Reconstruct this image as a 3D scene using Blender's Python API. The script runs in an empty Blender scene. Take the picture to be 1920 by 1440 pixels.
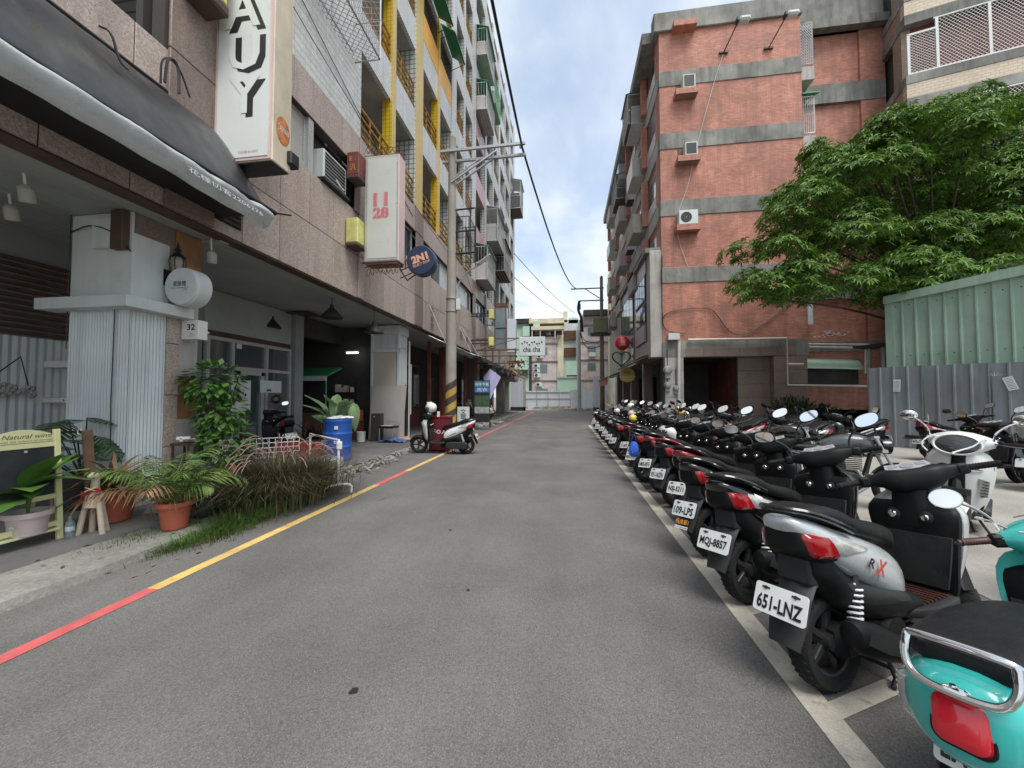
import bpy, math, random
from math import sin, cos, pi, radians, atan2, sqrt
from mathutils import Vector, Matrix, Euler
random.seed(7)
SC = bpy.context.scene
COL = SC.collection
# ------------------------------------------------------------------ camera, sky, sun, exposure
CAM = Vector((0, 0, 1.5)); FPX = 715.0; YAW = radians(8.1); PIT = radians(1.92)
cd = bpy.data.cameras.new('camera'); cam = bpy.data.objects.new('camera', cd); COL.objects.link(cam)
cam.location = CAM; cam.rotation_euler = (pi / 2 + PIT, 0, YAW)
cd.sensor_width = 36; cd.lens = 36 * FPX / 1920; cd.clip_start = 0.05; cd.clip_end = 3000
SC.camera = cam
SUN_EL, SUN_AZ = radians(63), radians(150)      # azimuth measured clockwise from +Y
w = bpy.data.worlds.new('World'); SC.world = w; w.use_nodes = True
nt = w.node_tree; nt.nodes.clear()
def wn(t, **k):
    n = nt.nodes.new(t)
    for a, b in k.items(): setattr(n, a, b)
    return n
L = nt.links.new
sky = wn('ShaderNodeTexSky', sky_type='NISHITA', sun_disc=False, sun_elevation=SUN_EL, sun_rotation=SUN_AZ)
sky.air_density = 1.0; sky.dust_density = 1.0
tc = wn('ShaderNodeTexCoord'); sp = wn('ShaderNodeSeparateXYZ'); L(tc.outputs['Generated'], sp.inputs[0])
za = wn('ShaderNodeMath', operation='MAXIMUM'); L(sp.outputs['Z'], za.inputs[0]); za.inputs[1].default_value = 0.0
zb = wn('ShaderNodeMath', operation='ADD'); L(za.outputs[0], zb.inputs[0]); zb.inputs[1].default_value = 0.28
dv = wn('ShaderNodeVectorMath', operation='DIVIDE'); L(tc.outputs['Generated'], dv.inputs[0])
cb = wn('ShaderNodeCombineXYZ')
for i in range(3): L(zb.outputs[0], cb.inputs[i])
L(cb.outputs[0], dv.inputs[1])
mp = wn('ShaderNodeMapping'); L(dv.outputs[0], mp.inputs[0]); mp.inputs['Location'].default_value = (3.1, 1.55, 0); mp.inputs['Scale'].default_value = (1.15, .8, 0.25)
n1 = wn('ShaderNodeTexNoise'); L(mp.outputs[0], n1.inputs['Vector']); n1.inputs['Scale'].default_value = 1.7; n1.inputs['Detail'].default_value = 9; n1.inputs['Roughness'].default_value = .55; n1.inputs['Distortion'].default_value = .35
r1 = wn('ShaderNodeValToRGB'); L(n1.outputs['Fac'], r1.inputs[0]); r1.color_ramp.elements[0].position = .32; r1.color_ramp.elements[1].position = .52
r1.color_ramp.elements[0].color = (.50, .50, .50, 1)
n2 = wn('ShaderNodeTexNoise'); L(mp.outputs[0], n2.inputs['Vector']); n2.inputs['Scale'].default_value = 3.4; n2.inputs['Detail'].default_value = 8; n2.inputs['Roughness'].default_value = .5; n2.inputs['Distortion'].default_value = .4
r2 = wn('ShaderNodeValToRGB'); L(n2.outputs['Fac'], r2.inputs[0])
CL = 4.3
r2.color_ramp.elements[0].position = .36; r2.color_ramp.elements[0].color = (.62 * CL, .72 * CL, .82 * CL, 1)
r2.color_ramp.elements[1].position = .66; r2.color_ramp.elements[1].color = (.93 * CL, .97 * CL, 1.0 * CL, 1)
sk = wn('ShaderNodeMix', data_type='RGBA', blend_type='MULTIPLY'); sk.inputs[0].default_value = 1
L(sky.outputs[0], sk.inputs[6]); sk.inputs[7].default_value = (.95, .95, .95, 1)
mx = wn('ShaderNodeMix', data_type='RGBA'); L(r1.outputs[0], mx.inputs[0]); L(sk.outputs[2], mx.inputs[6]); L(r2.outputs[0], mx.inputs[7])
bg = wn('ShaderNodeBackground'); L(mx.outputs[2], bg.inputs[0]); bg.inputs[1].default_value = 0.10
wo = wn('ShaderNodeOutputWorld'); L(bg.outputs[0], wo.inputs[0])
sd = bpy.data.lights.new('sun', 'SUN'); sd.energy = 1.5; sd.angle = radians(36); sd.color = (1, .965, .92)
so = bpy.data.objects.new('sun', sd); COL.objects.link(so); so.location = (20, -20, 40)
sdir = Vector((sin(SUN_AZ) * cos(SUN_EL), cos(SUN_AZ) * cos(SUN_EL), sin(SUN_EL)))
so.rotation_euler = sdir.to_track_quat('Z', 'Y').to_euler()
vs = SC.view_settings; vs.view_transform = 'Standard'; vs.look = 'None'; vs.gamma = 1; vs.use_curve_mapping = False; vs.exposure = 1.48
# ------------------------------------------------------------------ sight lines of the survey camera (a pixel of the photo -> point on a plane)
_F = Vector((-sin(YAW) * cos(PIT), cos(YAW) * cos(PIT), sin(PIT))); _R = Vector((cos(YAW), sin(YAW), 0)); _U = _R.cross(_F)
def ray(x, y): return _F + _R * ((x - 960) / FPX) + _U * ((720 - y) / FPX)
def atx(x, y, X): d = ray(x, y); return CAM + d * (X / d.x)
def aty(x, y, Y): d = ray(x, y); return CAM + d * (Y / d.y)
def atz(x, y, Z=0): d = ray(x, y); return CAM + d * ((Z - CAM.z) / d.z)
# ------------------------------------------------------------------ mesh builder
class MB:
    def __init__(s, M=None): s.v = []; s.f = []; s.fm = []; s.cm = 0; s.M = M
    def add(s, vs, fs):
        b = len(s.v)
        s.v += [s.M @ Vector(p) for p in vs] if s.M else [Vector(p) for p in vs]
        s.f += [tuple(i + b for i in f) for f in fs]; s.fm += [s.cm] * len(fs)
        return s
    def box(s, x0, x1, y0, y1, z0, z1, c=0):
        if x0 > x1: x0, x1 = x1, x0
        if y0 > y1: y0, y1 = y1, y0
        if z0 > z1: z0, z1 = z1, z0
        c = min(c, (x1 - x0) * .4, (y1 - y0) * .4, (z1 - z0) * .4)
        if c <= 0:
            v = [(x0, y0, z0), (x1, y0, z0), (x1, y1, z0), (x0, y1, z0), (x0, y0, z1), (x1, y0, z1), (x1, y1, z1), (x0, y1, z1)]
            return s.add(v, [(3, 2, 1, 0), (4, 5, 6, 7), (0, 1, 5, 4), (1, 2, 6, 5), (2, 3, 7, 6), (3, 0, 4, 7)])
        v = []; 
        for sz, z in ((-1, z0), (1, z1)):
            for sy, y in ((-1, y0), (1, y1)):
                for sx, x in ((-1, x0), (1, x1)):
                    v += [(x, y - sy * c, z - sz * c), (x - sx * c, y, z - sz * c), (x - sx * c, y - sy * c, z)]
        def I(ix, iy, iz, a): return (iz * 4 + iy * 2 + ix) * 3 + a
        f = [(I(0,0,0,0), I(0,0,1,0), I(0,1,1,0), I(0,1,0,0)), (I(1,0,0,0), I(1,1,0,0), I(1,1,1,0), I(1,0,1,0)),
             (I(0,0,0,1), I(1,0,0,1), I(1,0,1,1), I(0,0,1,1)), (I(0,1,0,1), I(0,1,1,1), I(1,1,1,1), I(1,1,0,1)),
             (I(0,0,0,2), I(0,1,0,2), I(1,1,0,2), I(1,0,0,2)), (I(0,0,1,2), I(1,0,1,2), I(1,1,1,2), I(0,1,1,2))]
        for iz in (0, 1):
            for iy in (0, 1):
                f.append((I(0,iy,iz,1), I(0,iy,iz,2), I(1,iy,iz,2), I(1,iy,iz,1)))
            for ix in (0, 1):
                f.append((I(ix,0,iz,0), I(ix,0,iz,2), I(ix,1,iz,2), I(ix,1,iz,0)))
        for ix in (0, 1):
            for iy in (0, 1):
                f.append((I(ix,iy,0,0), I(ix,iy,0,1), I(ix,iy,1,1), I(ix,iy,1,0)))
        for k in range(8): f.append((k * 3, k * 3 + 1, k * 3 + 2))
        return s.add(v, f)
    def loft(s, rings, cap=True, closed=True):
        n = len(rings[0]); v = [p for r in rings for p in r]; f = []
        for i in range(len(rings) - 1):
            for j in range(n if closed else n - 1):
                a = i * n + j; b = i * n + (j + 1) % n
                f.append((a, b, b + n, a + n))
        if cap and closed:
            f.append(tuple(range(n - 1, -1, -1))); f.append(tuple(range((len(rings) - 1) * n, len(rings) * n)))
        return s.add(v, f)
    def tube(s, pts, r, n=8, cap=True, closed=False):
        pts = [Vector(p) for p in pts]; m = len(pts); rr = [r[min(len(r) - 1, round(i * (len(r) - 1) / max(m - 1, 1)))] for i in range(m)] if isinstance(r, (list, tuple)) else [r] * m
        rings = []; up = None
        for i, p in enumerate(pts):
            a = pts[i - 1] if (i > 0 or closed) else p; b = pts[(i + 1) % m] if (i < m - 1 or closed) else p
            t = (b - a)
            t = t.normalized() if t.length > 1e-9 else Vector((0, 0, 1))
            if up is None:
                up = Vector((0, 0, 1)) if abs(t.z) < .9 else Vector((1, 0, 0))
            u = t.cross(up)
            if u.length < 1e-5: u = t.cross(Vector((0.3, 1, 0.2)))
            u.normalize(); wv = u.cross(t); up = wv
            rings.append([p + (u * cos(2 * pi * k / n) + wv * sin(2 * pi * k / n)) * rr[i] for k in range(n)])
        if closed: rings.append(rings[0])
        return s.loft(rings, cap and not closed)
    def bar(s, a, b, w, h, up=(0, 0, 1), c=0):
        a = Vector(a); b = Vector(b); t = (b - a); l = t.length; t.normalize(); u = Vector(up).cross(t)
        if u.length < 1e-4: u = Vector((1, 0, 0)).cross(t)
        u.normalize(); q = t.cross(u)
        M0 = s.M; m = Matrix((u, t, q)).transposed().to_4x4(); m.translation = a
        s.M = (M0 @ m) if M0 else m
        s.box(-w / 2, w / 2, 0, l, -h / 2, h / 2, c); s.M = M0; return s
    def lathe(s, prof, n=16, o=(0, 0, 0), ax='z', cap=True):
        o = Vector(o); rings = []
        for r, h in prof:
            rg = []
            for k in range(n):
                a = 2 * pi * k / n; p = (r * cos(a), r * sin(a), h)
                if ax == 'y': p = (r * cos(a), h, r * sin(a))
                if ax == 'x': p = (h, r * cos(a), r * sin(a))
                rg.append(o + Vector(p))
            rings.append(rg)
        return s.loft(rings, cap)
    def prism(s, poly, d):
        d = Vector(d); n = len(poly); v = [Vector(p) for p in poly] + [Vector(p) + d for p in poly]
        f = [tuple(range(n - 1, -1, -1)), tuple(range(n, 2 * n))] + [(i, (i + 1) % n, (i + 1) % n + n, i + n) for i in range(n)]
        return s.add(v, f)
    def ell(s, c, rx, ry, rz, nu=14, nv=8):
        c = Vector(c); rings = []
        for i in range(nv + 1):
            a = -pi / 2 + pi * i / nv; a = max(-pi / 2 + .05, min(pi / 2 - .05, a))
            rings.append([c + Vector((rx * cos(a) * cos(2 * pi * k / nu), ry * cos(a) * sin(2 * pi * k / nu), rz * sin(a))) for k in range(nu)])
        return s.loft(rings)
    def sheet(s, grid, th=0):
        n = len(grid[0]); m = len(grid); v = [Vector(p) for r in grid for p in r]; f = []
        for i in range(m - 1):
            for j in range(n - 1):
                a = i * n + j; f.append((a, a + 1, a + n + 1, a + n))
        return s.add(v, f)
    def build(s, name, mats, parent=None, smooth=35, sharp=True):
        me = bpy.data.meshes.new(name); me.from_pydata(s.v, [], s.f)
        mats = mats if isinstance(mats, (list, tuple)) else [mats]
        for m in mats: me.materials.append(m)
        if len(mats) > 1: me.polygons.foreach_set('material_index', s.fm)
        if smooth:
            me.polygons.foreach_set('use_smooth', [True] * len(me.polygons)); me.set_sharp_from_angle(angle=radians(smooth))
        me.update()
        return obj(name, me, parent)
def obj(name, me, parent=None):
    o = bpy.data.objects.new(name, me); COL.objects.link(o)
    if parent: o.parent = parent
    return o
def tag(o, label=None, cat=None, group=None, kind=None):
    if label: o['label'] = label
    if cat: o['category'] = cat
    if group: o['group'] = group
    if kind: o['kind'] = kind
    return o
def thing(name, label, cat, loc=(0, 0, 0), rz=0, group=None):
    o = bpy.data.objects.new(name, None); COL.objects.link(o); o.location = loc; o.rotation_euler = (0, 0, rz); o.empty_display_size = .1
    return tag(o, label, cat, group)
def W(p):                                    # builder that takes world points and stores them in p's frame
    m = Matrix.Translation(p.location) @ p.rotation_euler.to_matrix().to_4x4()
    return MB(m.inverted())
def cp(o, parent=None):
    c = o.copy(); COL.objects.link(c); c.parent = parent
    for ch in o.children: cp(ch, c)
    return c
def dup(o, loc, rot, label, group=None):
    c = cp(o); c.location = loc; c.rotation_euler = rot; c['label'] = label
    if group: c['group'] = group
    return c
def Rz(a): return Matrix.Rotation(a, 4, 'Z')
def T(*p): return Matrix.Translation(p)
def chaikin(p, k=2, closed=False):
    p = [Vector(q) for q in p]
    for _ in range(k):
        o = [] if closed else [p[0]]
        for i in range(len(p) if closed else len(p) - 1):
            a = p[i]; b = p[(i + 1) % len(p)]; o += [a * .75 + b * .25, a * .25 + b * .75]
        if not closed: o.append(p[-1])
        p = o
    return p
def rrect(w, h, r, k=4):
    o = []
    for sx, sy, a0 in ((1, 1, 0), (-1, 1, pi / 2), (-1, -1, pi), (1, -1, 3 * pi / 2)):
        for i in range(k + 1):
            a = a0 + pi / 2 * i / k; o.append((sx * (w / 2 - r) + r * cos(a), sy * (h / 2 - r) + r * sin(a)))
    return o
# ------------------------------------------------------------------ materials
def S(r, g, b, k=1.0):
    f = lambda c: ((c / 255 + .055) / 1.055) ** 2.4 if c > 10 else c / 255 / 12.92
    return (f(r) * k, f(g) * k, f(b) * k)
class NT:
    def __init__(s, name):
        s.m = bpy.data.materials.new(name); s.m.use_nodes = True; s.t = s.m.node_tree
        s.b = s.t.nodes['Principled BSDF']
        s.tc = s.n('ShaderNodeTexCoord')
        oi = s.n('ShaderNodeObjectInfo'); ad = s.n('ShaderNodeVectorMath', operation='ADD'); ml = s.n('ShaderNodeMath', operation='MULTIPLY'); ml.inputs[1].default_value = 37
        s.l(oi.outputs['Random'], ml.inputs[0]); s.l(s.tc.outputs['Object'], ad.inputs[0]); s.l(ml.outputs[0], ad.inputs[1]); s.co = ad.outputs[0]; s.raw = s.tc.outputs['Object']; s.rnd = oi.outputs['Random']
    def n(s, t, **k):
        x = s.t.nodes.new(t)
        for a, b in k.items(): setattr(x, a, b)
        return x
    def l(s, a, b): s.t.links.new(a, b)
    def noise(s, sc, det=4, ro=.55, vec=None, stretch=None):
        v = vec or s.co
        if stretch:
            m = s.n('ShaderNodeMapping'); s.l(v, m.inputs[0]); m.inputs['Scale'].default_value = stretch; v = m.outputs[0]
        x = s.n('ShaderNodeTexNoise'); x.inputs['Scale'].default_value = sc; x.inputs['Detail'].default_value = det; x.inputs['Roughness'].default_value = ro
        s.l(v, x.inputs['Vector']); return x.outputs['Fac']
    def ramp(s, fac, p0, c0, p1, c1, mode='LINEAR'):
        r = s.n('ShaderNodeValToRGB'); e = r.color_ramp.elements; r.color_ramp.interpolation = mode
        g = lambda c: (c[0], c[1], c[2], 1) if isinstance(c, tuple) else (c, c, c, 1)
        e[0].position = p0; e[0].color = g(c0); e[1].position = p1; e[1].color = g(c1); s.l(fac, r.inputs[0]); return r.outputs[0]
    def mix(s, fac, a, b, mode='MIX'):
        x = s.n('ShaderNodeMix', data_type='RGBA', blend_type=mode)
        for sock, val in ((0, fac), (6, a), (7, b)):
            if isinstance(val, (int, float)): x.inputs[sock].default_value = val if sock == 0 else (val, val, val, 1)
            elif isinstance(val, tuple): x.inputs[sock].default_value = (val[0], val[1], val[2], 1)
            else: s.l(val, x.inputs[sock])
        return x.outputs[2]
    def bump(s, h, st, dist=.01):
        b = s.n('ShaderNodeBump'); b.inputs['Strength'].default_value = st; b.inputs['Distance'].default_value = dist; s.l(h, b.inputs['Height']); s.l(b.outputs[0], s.b.inputs['Normal'])
    def done(s, col, rough=.6, metal=0, coat=0, spec=.5):
        if isinstance(col, tuple): s.b.inputs['Base Color'].default_value = (col[0], col[1], col[2], 1)
        else: s.l(col, s.b.inputs['Base Color'])
        if isinstance(rough, (int, float)): s.b.inputs['Roughness'].default_value = rough
        else: s.l(rough, s.b.inputs['Roughness'])
        s.b.inputs['Metallic'].default_value = metal; s.b.inputs['Coat Weight'].default_value = coat; s.b.inputs['Coat Roughness'].default_value = .08; s.b.inputs['Specular IOR Level'].default_value = spec
        return s.m
def mat(name, col, rough=.6, metal=0, var=.15, vsc=3., bump=0., bs=40., coat=0, spec=.5, streak=0., scol=(.05, .05, .045), ssc=1.0, spots=0., spcol=(.1, .08, .06), rnd=0., fine=0.):
    t = NT(name); n = t.noise(vsc, 5, .6); c = t.mix(1.0, col, t.ramp(n, .3, 1 - var, .7, 1 + var), 'MULTIPLY')
    if rnd: c = t.mix(1.0, c, t.ramp(t.rnd, 0, 1 - rnd, 1, 1 + rnd), 'MULTIPLY')
    if fine: c = t.mix(1.0, c, t.ramp(t.noise(bs * 2, 2, .6), .35, 1 - fine, .65, 1 + fine), 'MULTIPLY')
    if streak:
        f = t.noise(ssc, 6, .65, stretch=(7, 7, .55)); f2 = t.noise(ssc * .5, 3)
        c = t.mix(t.mix(1, t.ramp(f, .44, 0., .74, streak), t.ramp(f2, .35, .25, .65, 1.), 'MULTIPLY'), c, scol)
    if spots: c = t.mix(t.ramp(t.noise(vsc * 3, 6, .7), .58, 0., .7, spots), c, spcol)
    if bump: t.bump(t.noise(bs, 4, .6), bump)
    r = t.ramp(t.noise(vsc * 2.3, 4), .3, max(rough - .1, .02), .7, min(rough + .1, 1)) if rough > .12 else rough
    return t.done(c, r, metal, coat, spec)
def gridmat(name, axis, col, mortar, bw, bh, ms=.012, off=0., var=.1, rough=.35, bump=.5, c2=None, streak=0, scol=(.05, .05, .045), sq=.5, ssc=.6):
    t = NT(name); s = t.n('ShaderNodeSeparateXYZ'); t.l(t.raw, s.inputs[0]); c = t.n('ShaderNodeCombineXYZ')
    a, b = {'xz': ('X', 'Z'), 'yz': ('Y', 'Z'), 'xy': ('X', 'Y')}[axis]
    t.l(s.outputs[a], c.inputs[0]); t.l(s.outputs[b], c.inputs[1])
    br = t.n('ShaderNodeTexBrick', offset=off); t.l(c.outputs[0], br.inputs['Vector'])
    c2 = c2 or tuple(x * .88 for x in col)
    br.inputs['Color1'].default_value = (*col, 1); br.inputs['Color2'].default_value = (*c2, 1); br.inputs['Mortar'].default_value = (*mortar, 1)
    br.inputs['Scale'].default_value = 1; br.inputs['Mortar Size'].default_value = ms; br.inputs['Mortar Smooth'].default_value = .1; br.inputs['Bias'].default_value = sq - .5; br.inputs['Brick Width'].default_value = bw; br.inputs['Row Height'].default_value = bh
    k = t.mix(1.0, br.outputs['Color'], t.ramp(t.noise(1.2, 5, .65, t.raw), .3, 1 - var, .7, 1 + var), 'MULTIPLY')
    if streak:
        f = t.noise(ssc, 6, .65, t.raw, stretch=(6, 6, .5)); k = t.mix(t.ramp(f, .46, 0., .68, streak), k, scol)
    iv = t.n('ShaderNodeMath', operation='SUBTRACT'); iv.inputs[0].default_value = 1; t.l(br.outputs['Fac'], iv.inputs[1]); t.bump(iv.outputs[0], bump, .006)
    return t.done(k, rough)
def asphalt():
    t = NT('asphalt'); v = t.n('ShaderNodeTexVoronoi'); v.inputs['Scale'].default_value = 170; t.l(t.raw, v.inputs['Vector'])
    sp_ = t.ramp(v.outputs['Color'], .05, (.090, .086, .082), .95, (.176, .169, .161))
    n = t.ramp(t.noise(.7, 6, .6, t.raw), .3, .8, .7, 1.18); c = t.mix(1, sp_, n, 'MULTIPLY')
    n3 = t.ramp(t.noise(.6, 5, .6, t.raw, stretch=(2.2, .25, 1)), .35, .90, .65, 1.07); c = t.mix(1, c, n3, 'MULTIPLY')
    wl = t.ramp(t.noise(150, 2, .5, t.raw), .665, 0., .72, .85); c = t.mix(wl, c, (.42, .41, .39))
    ds = t.ramp(t.noise(1.6, 3, .4, t.raw), .72, 0., .76, .3); c = t.mix(ds, c, (.035, .035, .035))
    t.bump(v.outputs['Distance'], .3, .004); return t.done(c, .9, spec=.2)
def granite(name, a, b, d, rnd=.1):
    t = NT(name); v = t.n('ShaderNodeTexVoronoi'); v.inputs['Scale'].default_value = 55; t.l(t.co, v.inputs['Vector'])
    c = t.mix(t.ramp(v.outputs['Color'], .25, 0., .75, 1.), a, b); f = t.ramp(t.noise(95, 3, .6), .58, 0., .64, .75); c = t.mix(f, c, d)
    c = t.mix(1, c, t.ramp(t.rnd, 0, 1 - rnd, 1, 1 + rnd), 'MULTIPLY')
    c = t.mix(t.ramp(t.noise(.8, 5, .6, stretch=(4, 4, .5)), .5, 0., .75, .45), c, tuple(x * .45 for x in a))
    return t.done(c, .38)
def leafm(name, c1, c2, rough=.42, tr=.12):
    t = NT(name); g = t.n('ShaderNodeNewGeometry'); c = t.mix(t.ramp(g.outputs['Random Per Island'], 0., 0., 1., 1.), c1, c2)
    c = t.mix(1, c, t.ramp(t.noise(2.5, 3), .3, .75, .7, 1.25), 'MULTIPLY')
    m = t.done(c, rough, spec=.25)
    if tr:
        tb = t.n('ShaderNodeBsdfTranslucent'); t.l(c, tb.inputs[0]); mxs = t.n('ShaderNodeMixShader'); mxs.inputs[0].default_value = tr
        out = t.t.nodes['Material Output']; t.l(t.b.outputs[0], mxs.inputs[1]); t.l(tb.outputs[0], mxs.inputs[2]); t.l(mxs.outputs[0], out.inputs[0])
    return m
def emit(name, col, st):
    t = NT(name); t.b.inputs['Emission Color'].default_value = (*col, 1); t.b.inputs['Emission Strength'].default_value = st; return t.done(col, .4)
def flat(name, col, rough=.5, metal=0, coat=0, spec=.5, ior=None):
    t = NT(name); return t.done(col, rough, metal, coat, spec)
M = {}
M['asphalt'] = asphalt()
M['lot'] = mat('worn_lot_concrete', (.30, .285, .255), .85, var=.18, vsc=.9, bump=.35, bs=25, spots=.55, spcol=(.13, .17, .12), fine=.12)
M['kerb'] = mat('kerb_concrete', (.25, .245, .22), .88, var=.25, vsc=1.6, bump=.6, bs=18, spots=.6, spcol=(.07, .075, .075), fine=.15)
M['pave'] = mat('arcade_floor', (.15, .145, .14), .75, var=.25, vsc=1.3, bump=.25, bs=20, spots=.4, spcol=(.06, .06, .06))
M['ground'] = mat('bare_ground', (.22, .2, .17), .95, var=.2, vsc=.3, bump=.3, bs=6)
M['lred'] = mat('red_road_paint', (.54, .11, .11), .7, var=.2, vsc=5, bump=.4, bs=60, spots=.75, spcol=(.14, .12, .12), fine=.1)
M['lyel'] = mat('yellow_road_paint', (.58, .40, .13), .7, var=.2, vsc=5, bump=.4, bs=60, spots=.75, spcol=(.16, .15, .13), fine=.1)
M['lwht'] = mat('white_road_paint', (.43, .40, .335), .7, var=.22, vsc=5, bump=.4, bs=60, spots=.8, spcol=(.16, .15, .13), fine=.12)
M['gran'] = granite('pink_granite', (.36, .285, .25), (.52, .43, .375), (.15, .115, .10), .10)
M['granb'] = granite('brown_granite', (.18, .135, .115), (.26, .195, .165), (.06, .05, .045), .12)
M['joint'] = flat('dark_joint', (.05, .042, .038), .9)
M['soff'] = mat('soffit_paint', (.33, .345, .325), .6, var=.12, vsc=1.2, spots=.2, spcol=(.16, .16, .14))
M['wtile'] = mat('white_tile', (.66, .67, .64), .25, var=.08, vsc=8, rnd=.07, streak=.35, scol=(.35, .33, .28))
M['grout'] = flat('grey_grout', (.14, .14, .13), .9)
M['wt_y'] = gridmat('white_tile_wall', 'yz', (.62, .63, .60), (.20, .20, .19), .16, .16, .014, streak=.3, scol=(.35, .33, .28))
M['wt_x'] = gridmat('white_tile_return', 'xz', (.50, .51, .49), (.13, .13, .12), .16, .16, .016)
M['ft_y'] = gridmat('fine_white_tile', 'yz', (.66, .67, .66), (.36, .36, .35), .1, .1, .008, streak=.35, scol=(.30, .28, .25))
M['yt_y'] = gridmat('pale_yellow_tile', 'yz', (.68, .50, .13), (.40, .30, .12), .12, .06, .008)
M['yt_x'] = gridmat('bright_yellow_tile', 'xz', (.66, .42, .02), (.30, .20, .03), .12, .12, .010)
M['pk_y'] = gridmat('pink_tile', 'yz', (.62, .33, .36), (.45, .28, .30), .1, .1, .008, streak=.3, scol=(.40, .27, .28))
M['orange'] = mat('orange_panel', (.74, .36, .03), .5, var=.08, vsc=2)
M['rail'] = mat('rusty_gold_rail', (.46, .27, .07), .45, var=.4, vsc=5, spots=.4, spcol=(.14, .07, .03))
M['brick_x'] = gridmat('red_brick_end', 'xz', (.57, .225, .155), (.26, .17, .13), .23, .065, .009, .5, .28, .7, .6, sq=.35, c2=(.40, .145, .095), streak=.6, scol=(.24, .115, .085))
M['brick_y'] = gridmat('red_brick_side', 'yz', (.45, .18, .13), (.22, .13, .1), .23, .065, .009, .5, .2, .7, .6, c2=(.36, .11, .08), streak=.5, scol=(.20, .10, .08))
M['band'] = mat('stained_concrete_band', (.23, .225, .205), .85, var=.45, vsc=.7, bump=.2, bs=14, streak=.95, scol=(.045, .045, .043), ssc=.5, spots=.5, spcol=(.07, .07, .066))
M['bandl'] = mat('pale_concrete', (.40, .38, .35), .85, var=.2, vsc=1, bump=.15, bs=14, streak=.6, scol=(.16, .15, .14), ssc=.9)
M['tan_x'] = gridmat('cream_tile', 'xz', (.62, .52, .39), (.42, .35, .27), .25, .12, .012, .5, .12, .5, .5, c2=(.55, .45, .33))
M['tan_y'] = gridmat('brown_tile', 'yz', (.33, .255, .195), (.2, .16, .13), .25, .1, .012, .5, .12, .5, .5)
M['pinkt'] = gridmat('far_pink_tile', 'xz', (.62, .55, .54), (.42, .35, .35), .3, .16, .02, .5, .25, .5, .4, c2=(.52, .43, .43))
M['cream'] = mat('cream_wall', (.66, .60, .44), .8, var=.2, vsc=.8, streak=.6, scol=(.2, .18, .13))
M['mint'] = mat('mint_sheet', (.42, .60, .47), .55, var=.1, vsc=.6, streak=.35, scol=(.3, .36, .3))
M['wsheet'] = mat('white_sheet_metal', (.60, .63, .66), .45, var=.08, vsc=.7, streak=.45, scol=(.33, .31, .28), ssc=.7)
M['corr'] = mat('white_corrugated', (.58, .63, .64), .4, var=.1, vsc=1.2, streak=.6, scol=(.26, .26, .24))
M['wpaint'] = mat('white_paint', (.60, .64, .63), .5, var=.08, vsc=1.3, streak=.5, scol=(.30, .30, .26), spots=.25, spcol=(.3, .29, .26))
M['sheeti'] = mat('grey_arcade_wall', (.25, .265, .26), .7, var=.15, vsc=.8)
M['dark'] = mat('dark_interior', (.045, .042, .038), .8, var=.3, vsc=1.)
M['dbrown'] = mat('dark_brown_wood', (.075, .042, .03), .55, var=.35, vsc=3)
M['redbr'] = mat('red_brown_wall', (.16, .045, .035), .6, var=.3, vsc=2)
M['wood'] = mat('orange_wood', (.28, .14, .06), .55, var=.35, vsc=2.5, streak=.5, scol=(.12, .05, .025), ssc=1.2)
M['oldwood'] = mat('old_brown_wood', (.17, .10, .065), .8, var=.3, vsc=4, streak=.4, scol=(.08, .05, .035))
M['palewood'] = mat('pale_driftwood', (.46, .40, .31), .75, var=.15, vsc=6, bump=.2, bs=30)
M['ply'] = mat('grey_plywood', (.44, .41, .38), .8, var=.1, vsc=1.4, bump=.1, bs=40)
M['cream_p'] = mat('cream_panel', (.52, .46, .38), .6, var=.08, vsc=1)
M['pyel'] = mat('pale_yellow_paint', (.66, .66, .36), .55, var=.1, vsc=4, spots=.3, spcol=(.4, .38, .22))
M['chalk'] = mat('chalkboard', (.022, .024, .028), .55, var=.35, vsc=4)
M['conc'] = mat('pole_concrete', (.27, .25, .215), .85, var=.2, vsc=1.6, bump=.3, bs=30, spots=.4, spcol=(.16, .15, .13), streak=.3, scol=(.14, .13, .11))
M['gsteel'] = mat('galvanised_steel', (.36, .37, .37), .45, .5, var=.15, vsc=5)
M['dsteel'] = mat('dark_steel', (.035, .034, .034), .5, .3, var=.2, vsc=5)
M['rust'] = mat('rusty_steel', (.11, .05, .03), .8, var=.4, vsc=6)
M['alu'] = mat('aluminium_frame', (.50, .51, .50), .35, .4, var=.08, vsc=4)
M['pvc'] = mat('white_pipe', (.62, .60, .56), .4, var=.1, vsc=3, streak=.3, scol=(.3, .28, .25))
M['glass'] = flat('window_glass', (.05, .065, .07), .05, 0, 0, .9)
M['glassl'] = mat('bright_glass', (.16, .20, .215), .06, var=.35, vsc=.6, spec=.9)
M['wfilm'] = mat('white_window_film', (.58, .64, .67), .3, var=.08, vsc=1)
M['awn'] = mat('black_awning', (.017, .018, .021), .36, var=.35, vsc=2, bump=.25, bs=5, streak=.5, scol=(.06, .062, .066), ssc=.7)
M['silver'] = mat('silver_valance', (.52, .55, .55), .3, .35, var=.12, vsc=3, bump=.5, bs=7)
M['signw'] = mat('sign_white', (.66, .69, .66), .35, var=.06, vsc=1.2, streak=.15, scol=(.45, .45, .4))
M['signg'] = mat('sign_grey', (.52, .54, .50), .35, var=.06, vsc=1.2)
M['signy'] = mat('stained_yellow_sign', (.60, .52, .40), .5, var=.2, vsc=1.5, streak=.6, scol=(.28, .30, .13), spots=.25, spcol=(.3, .22, .1))
M['signp'] = mat('pale_pink_sign', (.64, .47, .45), .45, var=.08, vsc=1.2)
M['navy'] = mat('navy_sign', (.022, .035, .075), .4, var=.1, vsc=3)
M['ink'] = flat('black_ink', (.012, .012, .013), .5)
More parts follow.
